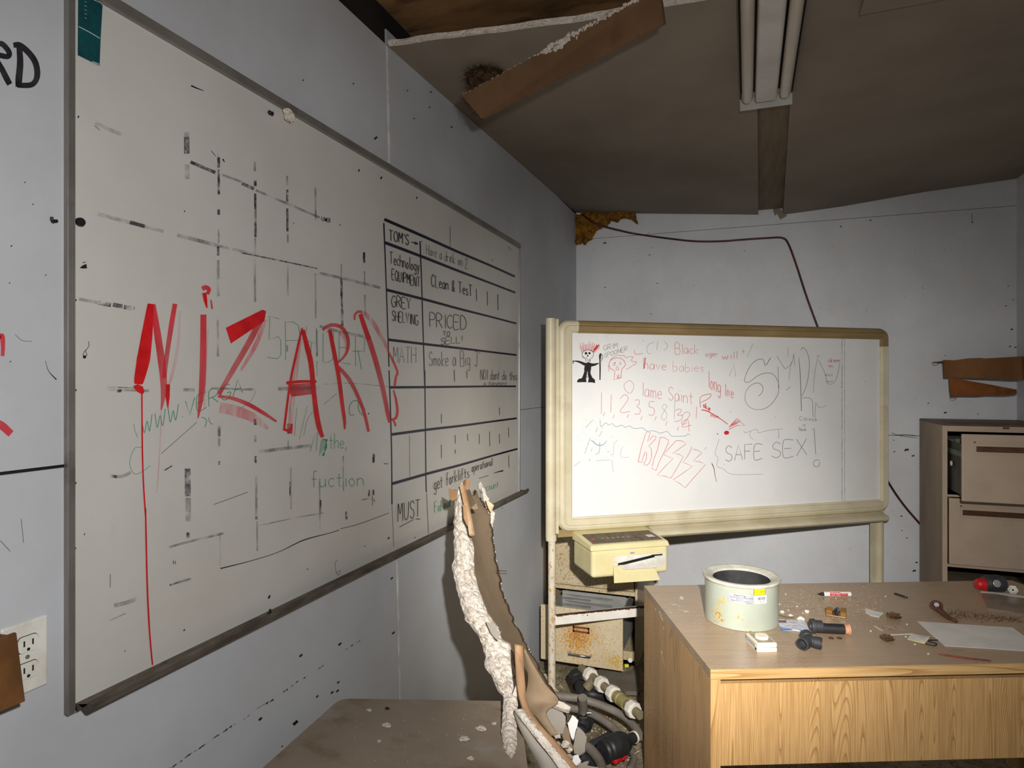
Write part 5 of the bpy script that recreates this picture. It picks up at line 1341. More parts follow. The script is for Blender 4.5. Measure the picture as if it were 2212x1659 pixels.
# ---- grit on the desk
m_grit = mat('plaster_grit', (200, 180, 158), (150, 126, 100), scale=60, rough=0.9)
mb = MB()
for q in range(1100):
    x = random.uniform(1100, 2500); y = random.gauss(680, 140)
    p = desk('U', x, y, 0.0004)
    l = M3.inverted() @ p
    if not (0.02 < l.x < DW - 0.02 and 0.02 < l.y < DDEP - 0.02): continue
    mb.blob(p, random.uniform(0.0004, 0.0014), 0.3, 2, 1, q)
o = mb.build('plaster_grit', m_grit); tag(o, 'fine plaster grit scattered over the desk top', 'grit', kind='stuff')
def chip(name, p, rx, ry, rz, seed, m_, label, cat, group=None):
    o = MB().blob(p + V((0, 0, rz * 0.55)), (rx, ry, rz), 0.55, 1.7, 2, seed).build(name, m_)
    return tag(o, label, cat, group)
chip('plaster_chip', desk('U', 1165, 820), .007, .006, .005, 1, m_gyp, 'pinkish white plaster chip nearest the metal drum on the desk', 'plaster')
chip('plaster_chip', desk('U', 1280, 860), .009, .0045, .003, 2, m_gyp, 'flat plaster chip on the desk between drum and plastic packet', 'plaster')
chip('plaster_chip', desk('U', 1410, 915), .012, .006, .007, 3, m_gyp, 'largest plaster chip, behind the plastic packet on the desk', 'plaster')
chip('plaster_chip', desk('U', 1495, 818), .008, .006, .006, 4, m_gyp, 'small plaster chip behind the flanged black pipe', 'plaster')
for i_, (x, y) in enumerate(((1125, 712), (1362, 742), (1210, 577), (1250, 790), (1440, 830), (1880, 635))):
    chip('plaster_crumb', desk('U', x, y), .003, .0024, .002, 10 + i_, m_gyp, 'tiny plaster crumb on the dusty desk around drum and marker', 'plaster', 'plaster crumbs around the drum')
for i_, (x, y) in enumerate(((430, 585), (240, 1028), (708, 945), (690, 1102), (980, 1320), (805, 1200))):
    chip('plaster_crumb', desk('V', x, y), .003, .0024, .002, 30 + i_, m_gyp, 'tiny plaster crumb on the desk around the paper scraps', 'plaster', 'plaster crumbs around the paper scraps')

# ---- metal drum
m_drum = mat('drum_enamel', (172, 178, 163), (163, 169, 154), scale=7, rough=0.35,
             rust=[((206, 172, 96), (-0.075, -0.09, 0.035), 0.075, 120, 0.62, 0.65), ((160, 112, 56), (-0.07, -0.095, 0.03), 0.06, 150, 0.65, 0.67), ((200, 164, 90), (-0.06, -0.1, 0.085), 0.055, 120, 0.64, 0.67), ((200, 150, 70), (0.0, -0.12, 0.045), 0.025, 90, 0.56, 0.62), ((170, 110, 50), (0.02, -0.1, 0.0), 0.03, 90, 0.55, 0.62)],
             spots=[((190, 150, 80), 60, 0.735, 0.75, 0.9)])
m_drumin = mat('drum_lining', (34, 34, 36), (52, 51, 52), scale=14, rough=0.7)
m_rim = mat('drum_rim', (200, 198, 184), (172, 168, 156), scale=14, rough=0.5, spots=[((120, 110, 98), 20, 0.6, 0.72, 0.5)])
m_label = mat('foil_label', (196, 198, 206), (182, 184, 192), scale=20, rough=0.35, metal=0.3)
m_white = mat('white_sticker', (240, 240, 240), rough=0.5)
m_yel = mat('yellow_sticker', (238, 228, 20), rough=0.5)
m_print = mat('print_black', (40, 40, 46), rough=0.6)
bc = on_z(1601, 1336, ZD)
RB = 0.118; HB = 0.149
dm = thing('metal_drum', 'short open pale green metal drum with labels and rust on the desk', 'drum', bc, math.atan2(bc.y - CAM.y, bc.x - CAM.x) - math.pi / 2)
MD = ROOTM[dm.name]
MB(MD).lathe([(RB - 0.003, 0.0), (RB, 0.001), (RB, HB - 0.012)], n=64).build('wall', m_drum, dm)
MB(MD).lathe([(RB, HB - 0.012), (RB + 0.006, HB - 0.010), (RB + 0.008, HB - 0.005), (RB + 0.006, HB), (RB - 0.004, HB + 0.001), (0.097, HB - 0.006), (0.092, HB - 0.012)], n=64).build('rim', m_rim, dm)
MB(MD).lathe([(0.092, HB - 0.012), (0.090, 0.006), (0.0, 0.004)], n=48).build('lining', m_drumin, dm)
def drum_ang(px_, py_):
    r_ = MD.inverted().to_3x3() @ ray(px_, py_); o_ = MD.inverted() @ CAM
    A = r_.x ** 2 + r_.y ** 2; B = 2 * (o_.x * r_.x + o_.y * r_.y); C_ = o_.x ** 2 + o_.y ** 2 - RB ** 2
    t_ = (-B - math.sqrt(max(B * B - 4 * A * C_, 0))) / (2 * A)
    p = o_ + r_ * t_
    return math.atan2(p.y, p.x), p.z
def wrap(a, z, e): return V(((RB + e) * math.cos(a), (RB + e) * math.sin(a), z))
def decal(name, m_, a0, a1, zz0, zz1, e, tilt=0.0):
    rows = []
    for z_ in (zz0, zz1):
        rows.append([wrap(a0 + (a1 - a0) * j / 10, z_ + tilt * (j / 10 - 0.5), e) for j in range(11)])
    return MB(MD).grid(rows).build(name, m_, dm)
la0, lz1 = drum_ang(*cr('U', 440, 545)); la1, _z = drum_ang(*cr('U', 790, 590)); _a, lz0 = drum_ang(*cr('U', 560, 690))
decal('foil_label', m_label, la0, la1, lz0, lz1, 0.0006)
sa0, sz1 = drum_ang(*cr('U', 795, 590)); sa1, _z = drum_ang(*cr('U', 955, 590)); _a, sz0 = drum_ang(*cr('U', 870, 700))
decal('barcode_sticker', m_white, sa0, sa1, sz0, sz1, 0.0007)
ya0, yz1 = drum_ang(*cr('U', 785, 465)); ya1, _z = drum_ang(*cr('U', 940, 465)); _a, yz0 = drum_ang(*cr('U', 860, 585))
decal('yellow_sticker', m_yel, ya0, ya1, yz0, yz1, 0.0006)
mb = MB(MD)
def arc_rect(a0, a1, zz0, zz1, e=0.0012):
    mb.grid([[wrap(a0 + (a1 - a0) * j / 4, z_, e) for j in range(5)] for z_ in (zz0, zz1)])
hh = yz1 - yz0
for q in range(4): arc_rect(ya0, ya1, yz0 + hh * q / 3 - 0.0006, yz0 + hh * q / 3 + 0.0006)
arc_rect(ya0, ya0 + 0.012, yz0, yz1); arc_rect(ya1 - 0.012, ya1, yz0, yz1)
for q in range(3):
    for w_ in range(5):
        a_ = ya0 + (ya1 - ya0) * (0.15 + 0.15 * w_); arc_rect(a_, a_ + 0.018, yz0 + hh * (q + 0.45) / 3, yz0 + hh * (q + 0.45) / 3 + 0.0008)
random.seed(3)
a_ = sa0 + (sa1 - sa0) * 0.22
while a_ < sa0 + (sa1 - sa0) * 0.86:
    w_ = random.choice((0.006, 0.01, 0.016)); arc_rect(a_, a_ + w_, sz0 + (sz1 - sz0) * 0.42, sz0 + (sz1 - sz0) * 0.78); a_ += w_ + random.choice((0.006, 0.01))
def lab(text, size, a0, z_): print_text(mb, text, size, lambda x, y: wrap(a0 + x / RB, z_ + y, 0.0013))
lab('024233', 0.0098, sa0 + (sa1 - sa0) * 0.16, sz0 + 0.003)
LH = lz1 - lz0
lab('Fisher/Tag', 0.0085, la0 + (la1 - la0) * 0.25, lz0 + LH * 0.72)
lab('CLOUD AND POUR POINT TESTER', 0.0046, la0 + (la1 - la0) * 0.09, lz0 + LH * 0.53)
lab('ASTM  D-97', 0.0042, la0 + (la1 - la0) * 0.33, lz0 + LH * 0.37)
lab('FISHER SCIENTIFIC COMPANY', 0.0040, la0 + (la1 - la0) * 0.14, lz0 + LH * 0.20)
lab('MADE IN USA', 0.0030, la0 + (la1 - la0) * 0.68, lz0 + LH * 0.05)
mb.build('label_print', m_print, dm)
# orient outward-facing normals are irrelevant for print

# ---- small things on the desk
m_ivory = mat('ivory_plastic', (232, 226, 206), (222, 214, 192), scale=20, rough=0.4)
m_tan = mat('tan_plate', (150, 142, 124), rough=0.5)
m_abs = mat('grey_black_abs', (56, 57, 60), (44, 45, 48), scale=20, rough=0.55, spots=[((90, 86, 80), 30, 0.62, 0.75, 0.4)])
m_absb = mat('black_rubber', (30, 30, 32), (40, 40, 42), scale=20, rough=0.5)
m_copper = mat('pink_plastic_end', (214, 168, 140), (190, 130, 100), scale=30, rough=0.5)
def frame_at(p, rz): return Matrix.Translation(p) @ Matrix.Rotation(rz, 4, 'Z')
RZD = math.atan2(gx.y, gx.x)
# thermostat box
p = on_z(*cr('U', 835, 1350), ZD)
Mt = frame_at(p, RZD)
tt = thing('thermostat', 'small ivory control box with a round dial near the desk front', 'control box', None, M=Mt)
MB(Mt).box(0, 0.060, 0, 0.082, 0, 0.0125).build('base', m_ivory, tt, bevel=0.002)
MB(Mt).box(0, 0.060, 0, 0.082, 0.0135, 0.027).build('cover', m_ivory, tt, bevel=0.003)
MB(Mt).box(0.006, 0.055, 0.006, 0.076, 0.0265, 0.0275).build('face_plate', m_tan, tt)
MB(Mt).lathe([(0.020, 0.0275), (0.020, 0.034), (0.0185, 0.0355), (0, 0.0355)], (0.031, 0.041, 0), n=32).build('dial', m_ivory, tt)
MB(Mt).box(-0.0008, 0.0002, 0.012, 0.074, 0.007, 0.020).build('side_vent', m_label, tt)
MB(Mt).box(-0.0014, 0.0, 0.006, 0.014, 0.005, 0.011).build('switch', m_dark, tt)
# dry-wipe marker
p0 = desk('U', 1715, 604); p1 = desk('U', 2072, 604); ax = (p1 - p0).normalized(); rM = 0.0088
mc = p0 + V((0, 0, rM))
mk = thing('dry_erase_marker', 'white and red dry-erase marker without cap on the desk', 'marker', p0)
L_ = (p1 - p0).length
MB().lathe([(0, 0), (rM * 0.8, 0), (rM, 0.004), (rM, L_ - 0.002), (rM * 0.9, L_), (0, L_)], mc, ax, 24).build('barrel', m_plug, mk)
MB().lathe([(rM * 0.8, 0), (rM * 0.55, -0.010), (rM * 0.5, -0.014), (0.002, -0.016), (0.0018, -0.021), (0, -0.0225)], mc, ax, 16).build('tip', m_dark, mk)
m_rlab = mat('marker_red_label', (196, 34, 60), rough=0.4)
e2 = V((0, 0, 1)); e1 = ax.cross(e2)
def bar(x, a, e): return mc + ax * x + (e1 * math.cos(a) + e2 * math.sin(a)) * (rM + e)
if e1.dot(CAM - mc) < 0: e1 = -e1
MB().grid([[bar(x, a_ * 0.1 - 0.55, 0.0002) for a_ in range(0, 12)] for x in (L_ * 0.20, L_ * 0.86)]).build('label_band', m_rlab, mk)
MB().grid([[bar(x, a_ * 0.1 + 0.66, 0.0002) for a_ in range(0, 4)] for x in (L_ * 0.20, L_ * 0.60)]).build('label_band', m_rlab, mk)
mb = MB(); print_text(mb, 'EXPO', 0.0135, lambda x, y: bar(L_ * 0.24 + x, -0.48 + y / rM, 0.0004)); print_text(mb, 'low odor', 0.005, lambda x, y: bar(L_ * 0.63 + x, 0.0 + y / rM, 0.0004)); mb.build('label_print', m_plug, mk)
# amber bracket
m_amber = mat('amber_plastic', (150, 104, 40), (120, 80, 28), scale=20, rough=0.3, spec=0.5, trans=0.3)
p = desk('U', 2015, 908); Ma = frame_at(p, RZD - 0.55)
am = thing('amber_bracket', 'translucent amber plastic bracket block with black metal inside, on the desk', 'bracket', None, M=Ma)
mb = MB(Ma)
mb.box(-0.062, 0.0, 0.0, 0.030, 0, 0.006)
mb.prism([(-0.062, 0.0, 0.006), (-0.062, 0.030, 0.006), (-0.062, 0.030, 0.024), (-0.062, 0.012, 0.028), (-0.062, 0.0, 0.020)], (0.020, 0, 0))
mb.prism([(-0.018, 0.0, 0.006), (-0.018, 0.030, 0.006), (-0.018, 0.030, 0.028), (-0.018, 0.010, 0.028), (-0.018, 0.0, 0.020)], (0.018, 0, 0))
mb.build('block', m_amber, am, bevel=0.0015)
mb = MB(Ma); mb.blob((-0.030, 0.016, 0.014), (0.010, 0.010, 0.010), 0.5, 2.5, 2, 5); mb.tube([(-0.040, 0.01, 0.012), (-0.028, 0.016, 0.030), (-0.022, 0.02, 0.026)], 0.002, 6); mb.build('metal_core', m_absb, am)
# black tee fitting
def hollow(mb_, p, d, r, L2, wall=0.004, depth=0.02, n=24):
    """open-ended socket from p along d; the mouth is at L2"""
    mb_.lathe([(r * 0.92, 0), (r * 0.92, L2 * 0.45), (r, L2 * 0.5), (r, L2 - 0.001), (r - 0.001, L2), (r - wall, L2), (r - wall - 0.001, L2 - depth), (0, L2 - depth)], p, d, n)
pc = desk('U', 1540, 1300) + V((0, 0, 0.019)) + gy * 0.012
te = thing('pipe_tee', 'grey-black plastic pipe tee lying on the desk front', 'pipe fitting', pc - V((0, 0, 0.019)))
dL = (-gx * 0.80 - gy * 0.60).normalized(); dRr = (gx * 0.80 - gy * 0.60).normalized(); dB = (gy * 0.6 + V((0, 0, 0.8))).normalized()
mb = MB(); hollow(mb, pc, dL, 0.0185, 0.040); hollow(mb, pc, dRr, 0.0175, 0.036); mb.blob(pc, 0.0172, 0, 1, 2, 0, True); mb.build('arms', m_abs, te)
mb = MB(); hollow(mb, pc, (gy * 0.9 + V((0, 0, 0.42)) + gx * 0.15).normalized(), 0.0165, 0.030); mb.build('branch', m_abs, te)
# flanged black pipe
pf = desk('U', 1620, 1090) + V((0, 0, 0.0165)); pe = desk('U', 1985, 1108) + V((0, 0, 0.0165))
fp_ = thing('flanged_pipe', 'black pipe stub with a grey flanged cup and pinkish end on the desk', 'pipe fitting', pf - V((0, 0, 0.0165)))
ax = (pe - pf).normalized(); Lp = (pe - pf).length
MB().tube([pf, pe], 0.0155, 24).build('pipe', m_absb, fp_)
MB().lathe([(0, -0.006), (0.010, -0.006), (0.012, -0.016), (0.0215, -0.018), (0.023, -0.014), (0.023, -0.006), (0.0190, -0.004), (0.0190, 0.016), (0.0155, 0.018)], pf + V((0, 0, 0.005)), ax, 28).build('flange', m_abs, fp_)
MB().lathe([(0.0155, Lp), (0.0145, Lp + 0.001), (0.0145, Lp + 0.011), (0.017, Lp + 0.012), (0.017, Lp + 0.016), (0.013, Lp + 0.017), (0, Lp + 0.015)], pf, ax, 24).build('end_ring', m_copper, fp_)
# plastic packet
m_pack = mat('crinkled_packet', (214, 214, 222), (196, 198, 208), scale=30, rough=0.25, spec=0.6, bump=0.6, bscale=70, bdist=0.006)
m_packb = mat('packet_blue_print', (60, 120, 190), (120, 160, 210), scale=30, rough=0.3)
m_packd = mat('packet_dark_print', (110, 88, 84), rough=0.4)
def sheet_on(name, k, poly, m_, parent=None, th=0.0012, z=0.0008, wob=0.0):
    pts = [desk(k, x, y, z) for x, y in poly]
    if wob: pts = [p_ + V((0, 0, wob * abs(noise.noise(p_ * 30)))) for p_ in pts]
    return MB().prism(pts, (0, 0, th)).build(name, m_, parent)
pk = thing('plastic_packet', 'crinkled white and blue plastic packet beside the metal drum', 'packet', desk('U', 1300, 1000))
sheet_on('film', 'U', [(1090, 918), (1210, 925), (1330, 930), (1450, 935), (1500, 1010), (1548, 1085), (1400, 1072), (1330, 1060), (1160, 1062), (1125, 990)], m_pack, pk, 0.004)
sheet_on('blue_band', 'U', [(1132, 1015), (1290, 1040), (1300, 1052), (1160, 1058)], m_packb, pk, 0.0006, 0.005); sheet_on('blue_band', 'U', [(1395, 1050), (1520, 1062), (1540, 1080), (1400, 1066)], m_packb, pk, 0.0006, 0.005)
sheet_on('dark_panel', 'U', [(1105, 935), (1140, 924), (1222, 922), (1218, 958), (1120, 948)], m_packd, pk, 0.0006, 0.005)
# washers
for i_, (x, y, nm) in enumerate(((1815, 1165, 'left'), (1925, 1165, 'right'))):
    p = desk('U', x, y)
    tag(MB().lathe([(0.0032, 0.001), (0.0032, 0.0028), (0.0072, 0.0028), (0.0075, 0.0), (0.0032, 0.0)], p + V((0, 0, 0.0003)), n=20).build('washer', m_rustedge), '%s of the two small rusty washers in front of the flanged pipe' % nm, 'washer', 'rusty washers')
# wire
tag(MB().tube(smooth_path([desk('U', x, y, 0.002) for x, y in ((1098, 825), (1130, 850), (1200, 872), (1260, 882), (1318, 878))]), 0.0012, 6).build('wire', m_brass), 'thin brown wire curling out from behind the metal drum', 'wire')
# black strip
a_, b_ = desk('V', 562, 556), desk('V', 690, 600)
sd_ = (b_ - a_).normalized().cross(UP)
st_ = thing('plastic_strip', 'short black plastic strip with a hole, at the back of the desk', 'strip', a_)
poly = [a_ + sd_ * 0.006 * math.cos(t) - (b_ - a_).normalized() * 0.006 * math.sin(t) for t in [q * math.pi / 6 for q in range(7)]] + [b_ - sd_ * 0.006 * math.cos(t) + (b_ - a_).normalized() * 0.006 * math.sin(t) for t in [q * math.pi / 6 for q in range(7)]]
MB().prism(poly, (0, 0, 0.004)).build('strip', m_absb, st_)
MB().lathe([(0, 0.0044), (0.0022, 0.0044), (0.0022, 0.0036)], b_, n=12).build('hole', m_label, st_)
# torn paper + leaf clump
m_paper = mat('white_paper', (214, 210, 204), (202, 198, 192), scale=10, rough=0.7)
m_leaf = mat('dry_leaf', (96, 70, 44), (66, 46, 28), scale=40, rough=0.9)
tag(sheet_on('paper_scrap', 'V', [(165, 745), (205, 748), (290, 775), (408, 800), (380, 830), (350, 855), (240, 830), (175, 795)], m_paper, th=0.002), 'torn white paper scrap beside the brown dried clump on the desk', 'paper')
def clump(name, p, rad, seed, label, cat, n=46):
    c_ = thing(name, label, cat, p)
    mb = MB(); mb.blob(p + V((0, 0, rad * 0.35)), (rad * 0.8, rad * 0.55, rad * 0.45), 0.9, 3.0, 3, seed); mb.build('core', m_leaf, c_)
    rnd = random.Random(seed); mb = MB()
    for q in range(n):
        a = rnd.uniform(0, 6.28); b0_ = p + V((math.cos(a) * rad * 0.8, math.sin(a) * rad * 0.6, rnd.uniform(0.002, rad * 0.6)))
        s_ = rad * rnd.uniform(0.2, 0.55); e_ = V((rnd.uniform(-1, 1), rnd.uniform(-1, 1), rnd.uniform(-0.1, 0.6))).normalized() * s_; f_ = V((rnd.uniform(-1, 1), rnd.uniform(-1, 1), rnd.uniform(-0.1, 0.6))).normalized() * s_
        mb.add([b0_, b0_ + e_, b0_ + e_ * 0.7 + f_ * 0.6, b0_ + f_], [(0, 1, 2, 3)])
    mb.build('flakes', m_leaf, c_)
clump('dried_clump', desk('V', 530, 862), 0.020, 4, 'brown dried leaf-like clump next to the torn white paper scrap', 'debris')
clump('dried_clump', desk('V', 455, 1150), 0.019, 8, 'grey-brown crumbly clump in front of the index card', 'debris')
m_cardi = mat('index_card', (170, 150, 126), (156, 136, 112), scale=12, rough=0.7)
ic = thing('index_card', 'dusty index card with a pale lower edge on the desk', 'card', desk('V', 520, 1010))
sheet_on('card', 'V', [(285, 965), (430, 958), (590, 962), (680, 1010), (765, 1062), (495, 1072), (390, 1028)], m_cardi, ic)
sheet_on('card_edge', 'V', [(495, 1072), (765, 1062), (768, 1070), (495, 1080)], m_paper, ic, 0.0016); sheet_on('card_edge', 'V', [(285, 965), (296, 963), (395, 1026), (388, 1030)], m_paper, ic, 0.0016)
i5 = Ink(lambda x, y: on_z(x, y, ZD + 0.0021), (0, 0, 1), 0.0002)
for pts in ([(380, 962), (400, 985), (420, 990)], [(540, 962), (570, 990), (600, 1000)], [(460, 1000), (520, 1008)]): i5.stroke('V', pts, 0.8)
i5.build('card_line_marking', m_brass, ic)
# curled tag with loop
ct = thing('curled_tag', 'curled white tag with a yellow edge and dark loop on the desk', 'tag', desk('V', 860, 1160))
rows = []
for q in range(9):
    t_ = q / 8
    a_ = desk('V', 710 + (930 - 710) * t_, 1138 + (1207 - 1138) * t_); b_ = desk('V', 772 + (1060 - 772) * t_, 1065 + (1140 - 1065) * t_)
    h_ = 0.0015 + 0.014 * t_ ** 2.2 
    rows.append([a_ + V((0, 0, 0.0012 + h_ * 0.15)), a_.lerp(b_, .08) + V((0, 0, 0.0015 + h_ * 0.3)), a_.lerp(b_, .5) + V((0, 0, 0.0015 + h_)), b_ + V((0, 0, 0.001 + h_ * 0.6))])
MB().grid(rows).build('paper', m_paper, ct, solidify=0.0008)
m_yelp = mat('faded_yellow', (214, 208, 110), rough=0.6)
MB().grid([[r_[0] + V((0, 0, 0.0009)), r_[1] + V((0, 0, 0.0010))] for r_ in rows]).build('yellow_edge', m_yelp, ct)
mb = MB()
for q in range(1, 8):
    for w_ in (0.25, 0.42, 0.6, 0.78):
        if random.random() < 0.75:
            a_ = rows[q][1].lerp(rows[q][2], w_); b_ = rows[q][1].lerp(rows[q][2], w_ + 0.12); mb.tube([a_ + V((0, 0, 0.0012)), b_ + V((0, 0, 0.0012))], 0.0004, 3)
mb.build('tag_print', m_print, ct)
lp_ = [desk('V', 945, 1185, 0.003), desk('V', 985, 1200, 0.002), desk('V', 1050, 1212, 0.002), desk('V', 1088, 1198, 0.002), desk('V', 1060, 1178, 0.003), desk('V', 990, 1160, 0.005), desk('V', 1000, 1142, 0.007), desk('V', 1070, 1142, 0.005), desk('V', 1100, 1142, 0.003)]
MB().tube(smooth_path(lp_), 0.0018, 7).build('loop', m_absb, ct)
# big sheet of paper
lp_ = [(835, 905), (1300, 935), (2060, 985), (2130, 1040), (2290, 1150), (2420, 1300), (2204, 1285), (1700, 1250), (1190, 1220), (1010, 1065)]
tag(sheet_on('paper_sheet', 'V', lp_, m_paper, th=0.0012), 'large blank white paper sheet lying on the right of the desk', 'paper')
# clear bag
m_bag = mat('clear_film', (168, 156, 140), (140, 124, 106), scale=14, rough=0.25, alpha=0.45, spec=0.7)
bg_ = thing('plastic_bag', 'dusty clear plastic bag behind the paper sheet, right edge', 'bag', desk('V', 1950, 660))
sheet_on('film', 'V', [(1650, 530), (1850, 545), (2204, 600), (2300, 620), (2300, 830), (2050, 790), (1740, 740), (1690, 630)], m_bag, bg_, 0.003)
sheet_on('seal_edge', 'V', [(1648, 526), (1850, 538), (2060, 565), (2204, 592), (2204, 605), (2050, 585), (1850, 552), (1652, 538)], m_paper, bg_, 0.004)
# rusty fitting with tail
pr0 = desk('V', 1085, 770)
rf = thing('rusty_fitting', 'round rusty fitting with a dirty stem on the desk behind the paper sheet', 'pipe fitting', pr0)
ax = ((CAM - pr0).normalized() + V((0, 0, 0.6))).normalized()
m_rust2 = mat('rusty_brown', (104, 62, 42), (70, 44, 32), scale=30, rough=0.8, spots=[((150, 140, 128), 40, 0.62, 0.7, 0.6)])
MB().lathe([(0.006, -0.004), (0.0165, -0.004), (0.0195, 0.0), (0.0195, 0.004), (0.016, 0.007), (0.012, 0.006), (0.010, 0.000), (0, 0.001)], pr0 + V((0, 0, 0.018)), ax, 24).build('cap', m_rust2, rf)
MB().tube([pr0 + V((0, 0, 0.016)) - ax * 0.006, desk('V', 1230, 850, 0.009), desk('V', 1345, 905, 0.006)], [0.011, 0.007, 0.0055], 14).build('stem', m_rust2, rf)
MB().lathe([(0.0035, 0.010), (0.0085, 0.010), (0.0085, 0.014), (0.0, 0.014)], pr0 + V((0.0, 0, 0.016)), ax, 6).build('nut', m_label, rf)
# dirt streak
mb = MB()
for q in range(700):
    t_ = random.random(); p = desk('V', 1180 + 980 * t_ + random.gauss(0, 40), 800 + 90 * t_ + random.gauss(0, 34 - 14 * t_), 0.0003)
    k_ = 1.8 if q % 23 == 0 else 0.8
    mb.blob(p, (k_ * random.uniform(0.0008, 0.003), k_ * random.uniform(0.0008, 0.0025), k_ * random.uniform(0.0005, 0.0014)), 0.5, 2, 1, q)
tag(mb.build('dirt_streak', m_leaf), 'streak of loose brown dirt on the desk beside the rusty fitting', 'dirt', kind='stuff')
# pencil
tag(MB().tube([desk('V', x, y, 0.0022) for x, y in ((1105, 1320), (1180, 1330), (1540, 1380), (1780, 1405))], [0.0006, 0.0022, 0.0022, 0.0018], 6).build('red_stick', mat('red_stick', (150, 60, 44), (90, 44, 36), scale=30, rough=0.6)), 'thin dull red stick in front of the paper sheet', 'stick')
# spray bottle head with red cap
m_redcap = mat('red_cap', (190, 24, 30), rough=0.4)
b0_ = desk('V', 1690, 525); b1_ = desk('V', 1960, 532)
btl = thing('plastic_bottle', 'dark grey plastic bottle with a red cap lying at the back of the desk', 'bottle', b0_)
ax = (b1_ - b0_).normalized(); Lb = (b1_ - b0_).length; c_ = b0_ + V((0, 0, 0.033))
MB().lathe([(0, 0), (0.026, 0.0), (0.030, 0.012), (0.033, 0.05), (0.033, Lb - 0.025), (0.028, Lb - 0.008), (0.018, Lb), (0, Lb)], c_, ax, 28).build('body', m_abs, btl)
MB().lathe([(0.024, 0.002), (0.020, -0.020), (0.017, -0.026), (0, -0.028)], c_ - V((0, 0, 0.004)), ax, 20).build('cap', m_redcap, btl)
fr = (CAM - c_); fr = (fr - ax * fr.dot(ax)).normalized()
MB().lathe([(0.010, 0.0335), (0.012, 0.0337), (0.013, 0.0332)], c_ + ax * 0.028 - fr * 0.001, fr, 24).build('emblem_ring', m_label, btl)
MB().lathe([(0, 0.0334), (0.009, 0.0330)], c_ + ax * 0.028 - fr * 0.001, fr, 20).build('emblem', m_tan, btl)
pn = desk('V', 2062, 552)
fr = (CAM - pn); fr.z *= 0.4; fr.normalize()
nt_ = thing('plastic_nut', 'white hexagonal plastic nut standing beside the dark bottle', 'nut', pn)
MB().lathe([(0, 0.010), (0.009, 0.010), (0.014, 0.006), (0.0165, 0.0055), (0.0165, -0.006), (0, -0.006)], pn + V((0, 0, 0.0165)), fr, 6, smooth=False).build('body', m_plug, nt_)
MB().lathe([(0, 0.0112), (0.004, 0.0112), (0.004, 0.0098)], pn + V((0, 0, 0.0165)), fr, 12).build('bore', m_dark, nt_)

# ================================================================== broken plasterboard leaning between table and desk
m_ppaper = mat('tan_paper_face', (146, 126, 102), (132, 112, 88), scale=5, rough=0.8, spots=[((110, 90, 68), 14, 0.62, 0.75, 0.5)])
m_pgrey = mat('grey_paper_face', (158, 152, 142), (146, 138, 128), scale=5, rough=0.75, spots=[((120, 110, 98), 20, 0.66, 0.75, 0.5)])
m_stick = mat('pale_wood_splinter', (214, 190, 158), (180, 140, 100), scale=16, stretch=(1, 1, 0.3), rough=0.8)
m_lath = mat('brown_wood_lath', (170, 134, 100), (144, 110, 80), scale=8, stretch=(3, 3, 0.4), rough=0.75)
def tabP(pts): return sorted(((cr('P', x, y)[1], cr('P', x, y)[0]) for x, y in pts))
TL = tabP([(92, 45), (62, 130), (52, 300), (55, 490), (40, 530), (75, 680), (118, 830), (160, 880), (200, 935), (232, 1040), (222, 1090), (262, 1140), (300, 1230), (350, 1275)])
TR = tabP([(112, 48), (108, 200), (135, 330), (165, 420), (165, 560), (188, 650), (240, 790), (300, 870), (322, 945), (370, 965), (390, 1060), (400, 1180), (430, 1275)])
TF = tabP([(205, 60), (232, 170), (262, 240), (262, 330), (280, 450), (300, 560), (325, 680), (370, 800), (420, 900), (470, 1000), (520, 1080), (580, 1190), (640, 1275)])
def dnear(y): return lerp_tab([(1037, 2.12), (1300, 1.86), (1520, 1.63), (1659, 1.45)], y)
def dfar(y): return dnear(y) + lerp_tab([(1037, 0.20), (1300, 0.34), (1520, 0.40)], y)
pb = thing('broken_plasterboard', 'tall curled slab of broken plasterboard with a crumbling white edge', 'plasterboard', at(1110, 1640, 1.48))
NR = 90
rowsF = []; rowsG = []
for i_ in range(NR + 1):
    y = 1040 + (1512 - 1040) * i_ / NR
    xl = lerp_tab(TL, y); xr = lerp_tab(TR, y); xf = lerp_tab(TF, y)
    dn = dnear(y); df = dfar(y)
    jr = 5 * noise.noise(V((y * 0.05, 3, 0))) + 3 * noise.noise(V((y * 0.17, 9, 0)))
    row = []
    for j in range(11):
        s_ = j / 10
        top_cut = 0
        p_ = at(xr - 4, y, dn + 0.012).lerp(at(xf + jr, y, df), s_)
        p_ += RT * (0.010 * math.sin(s_ * math.pi)) * -1
        if i_ < 14:   # broken jagged top
            p_ -= UP * max(0, (14 - i_) / 14) * (0.05 + 0.05 * noise.noise(V((s_ * 7, 2, 0)))) * (0.2 + s_)
        row.append(p_)
    rowsF.append(row)
    g_ = []
    for j in range(9):
        s_ = j / 8
        x = xl + (xr - xl) * s_ + 2.5 * noise.noise(V((j * 1.7, y * 0.09, 0)))
        bul = 0.022 * math.sin(s_ * math.pi) ** 0.6
        crk = 0.012 * noise.noise(V((x * 0.12, y * 0.10, 1))) + 0.007 * noise.noise(V((x * 0.3, y * 0.28, 5)))
        if j in (0, 8): crk *= 0.3
        g_.append(at(x, y, dn + 0.012 - bul + crk))
    g_.append(at(xr - 6, y, dn + 0.05)); g_.append(at(xl + 3, y, dn + 0.05))
    rowsG.append(g_)
MB().grid(rowsF, smooth=True).build('paper_face', m_ppaper, pb, solidify=0.008)
mb = MB(); mb.grid(rowsG, close=True); mb.add(rowsG[0], [tuple(range(len(rowsG[0])))]); mb.add(rowsG[-1], [tuple(range(len(rowsG[-1])))[::-1]])
mb.build('gypsum_edge', m_gyp, pb, label='crumbling white gypsum edge')
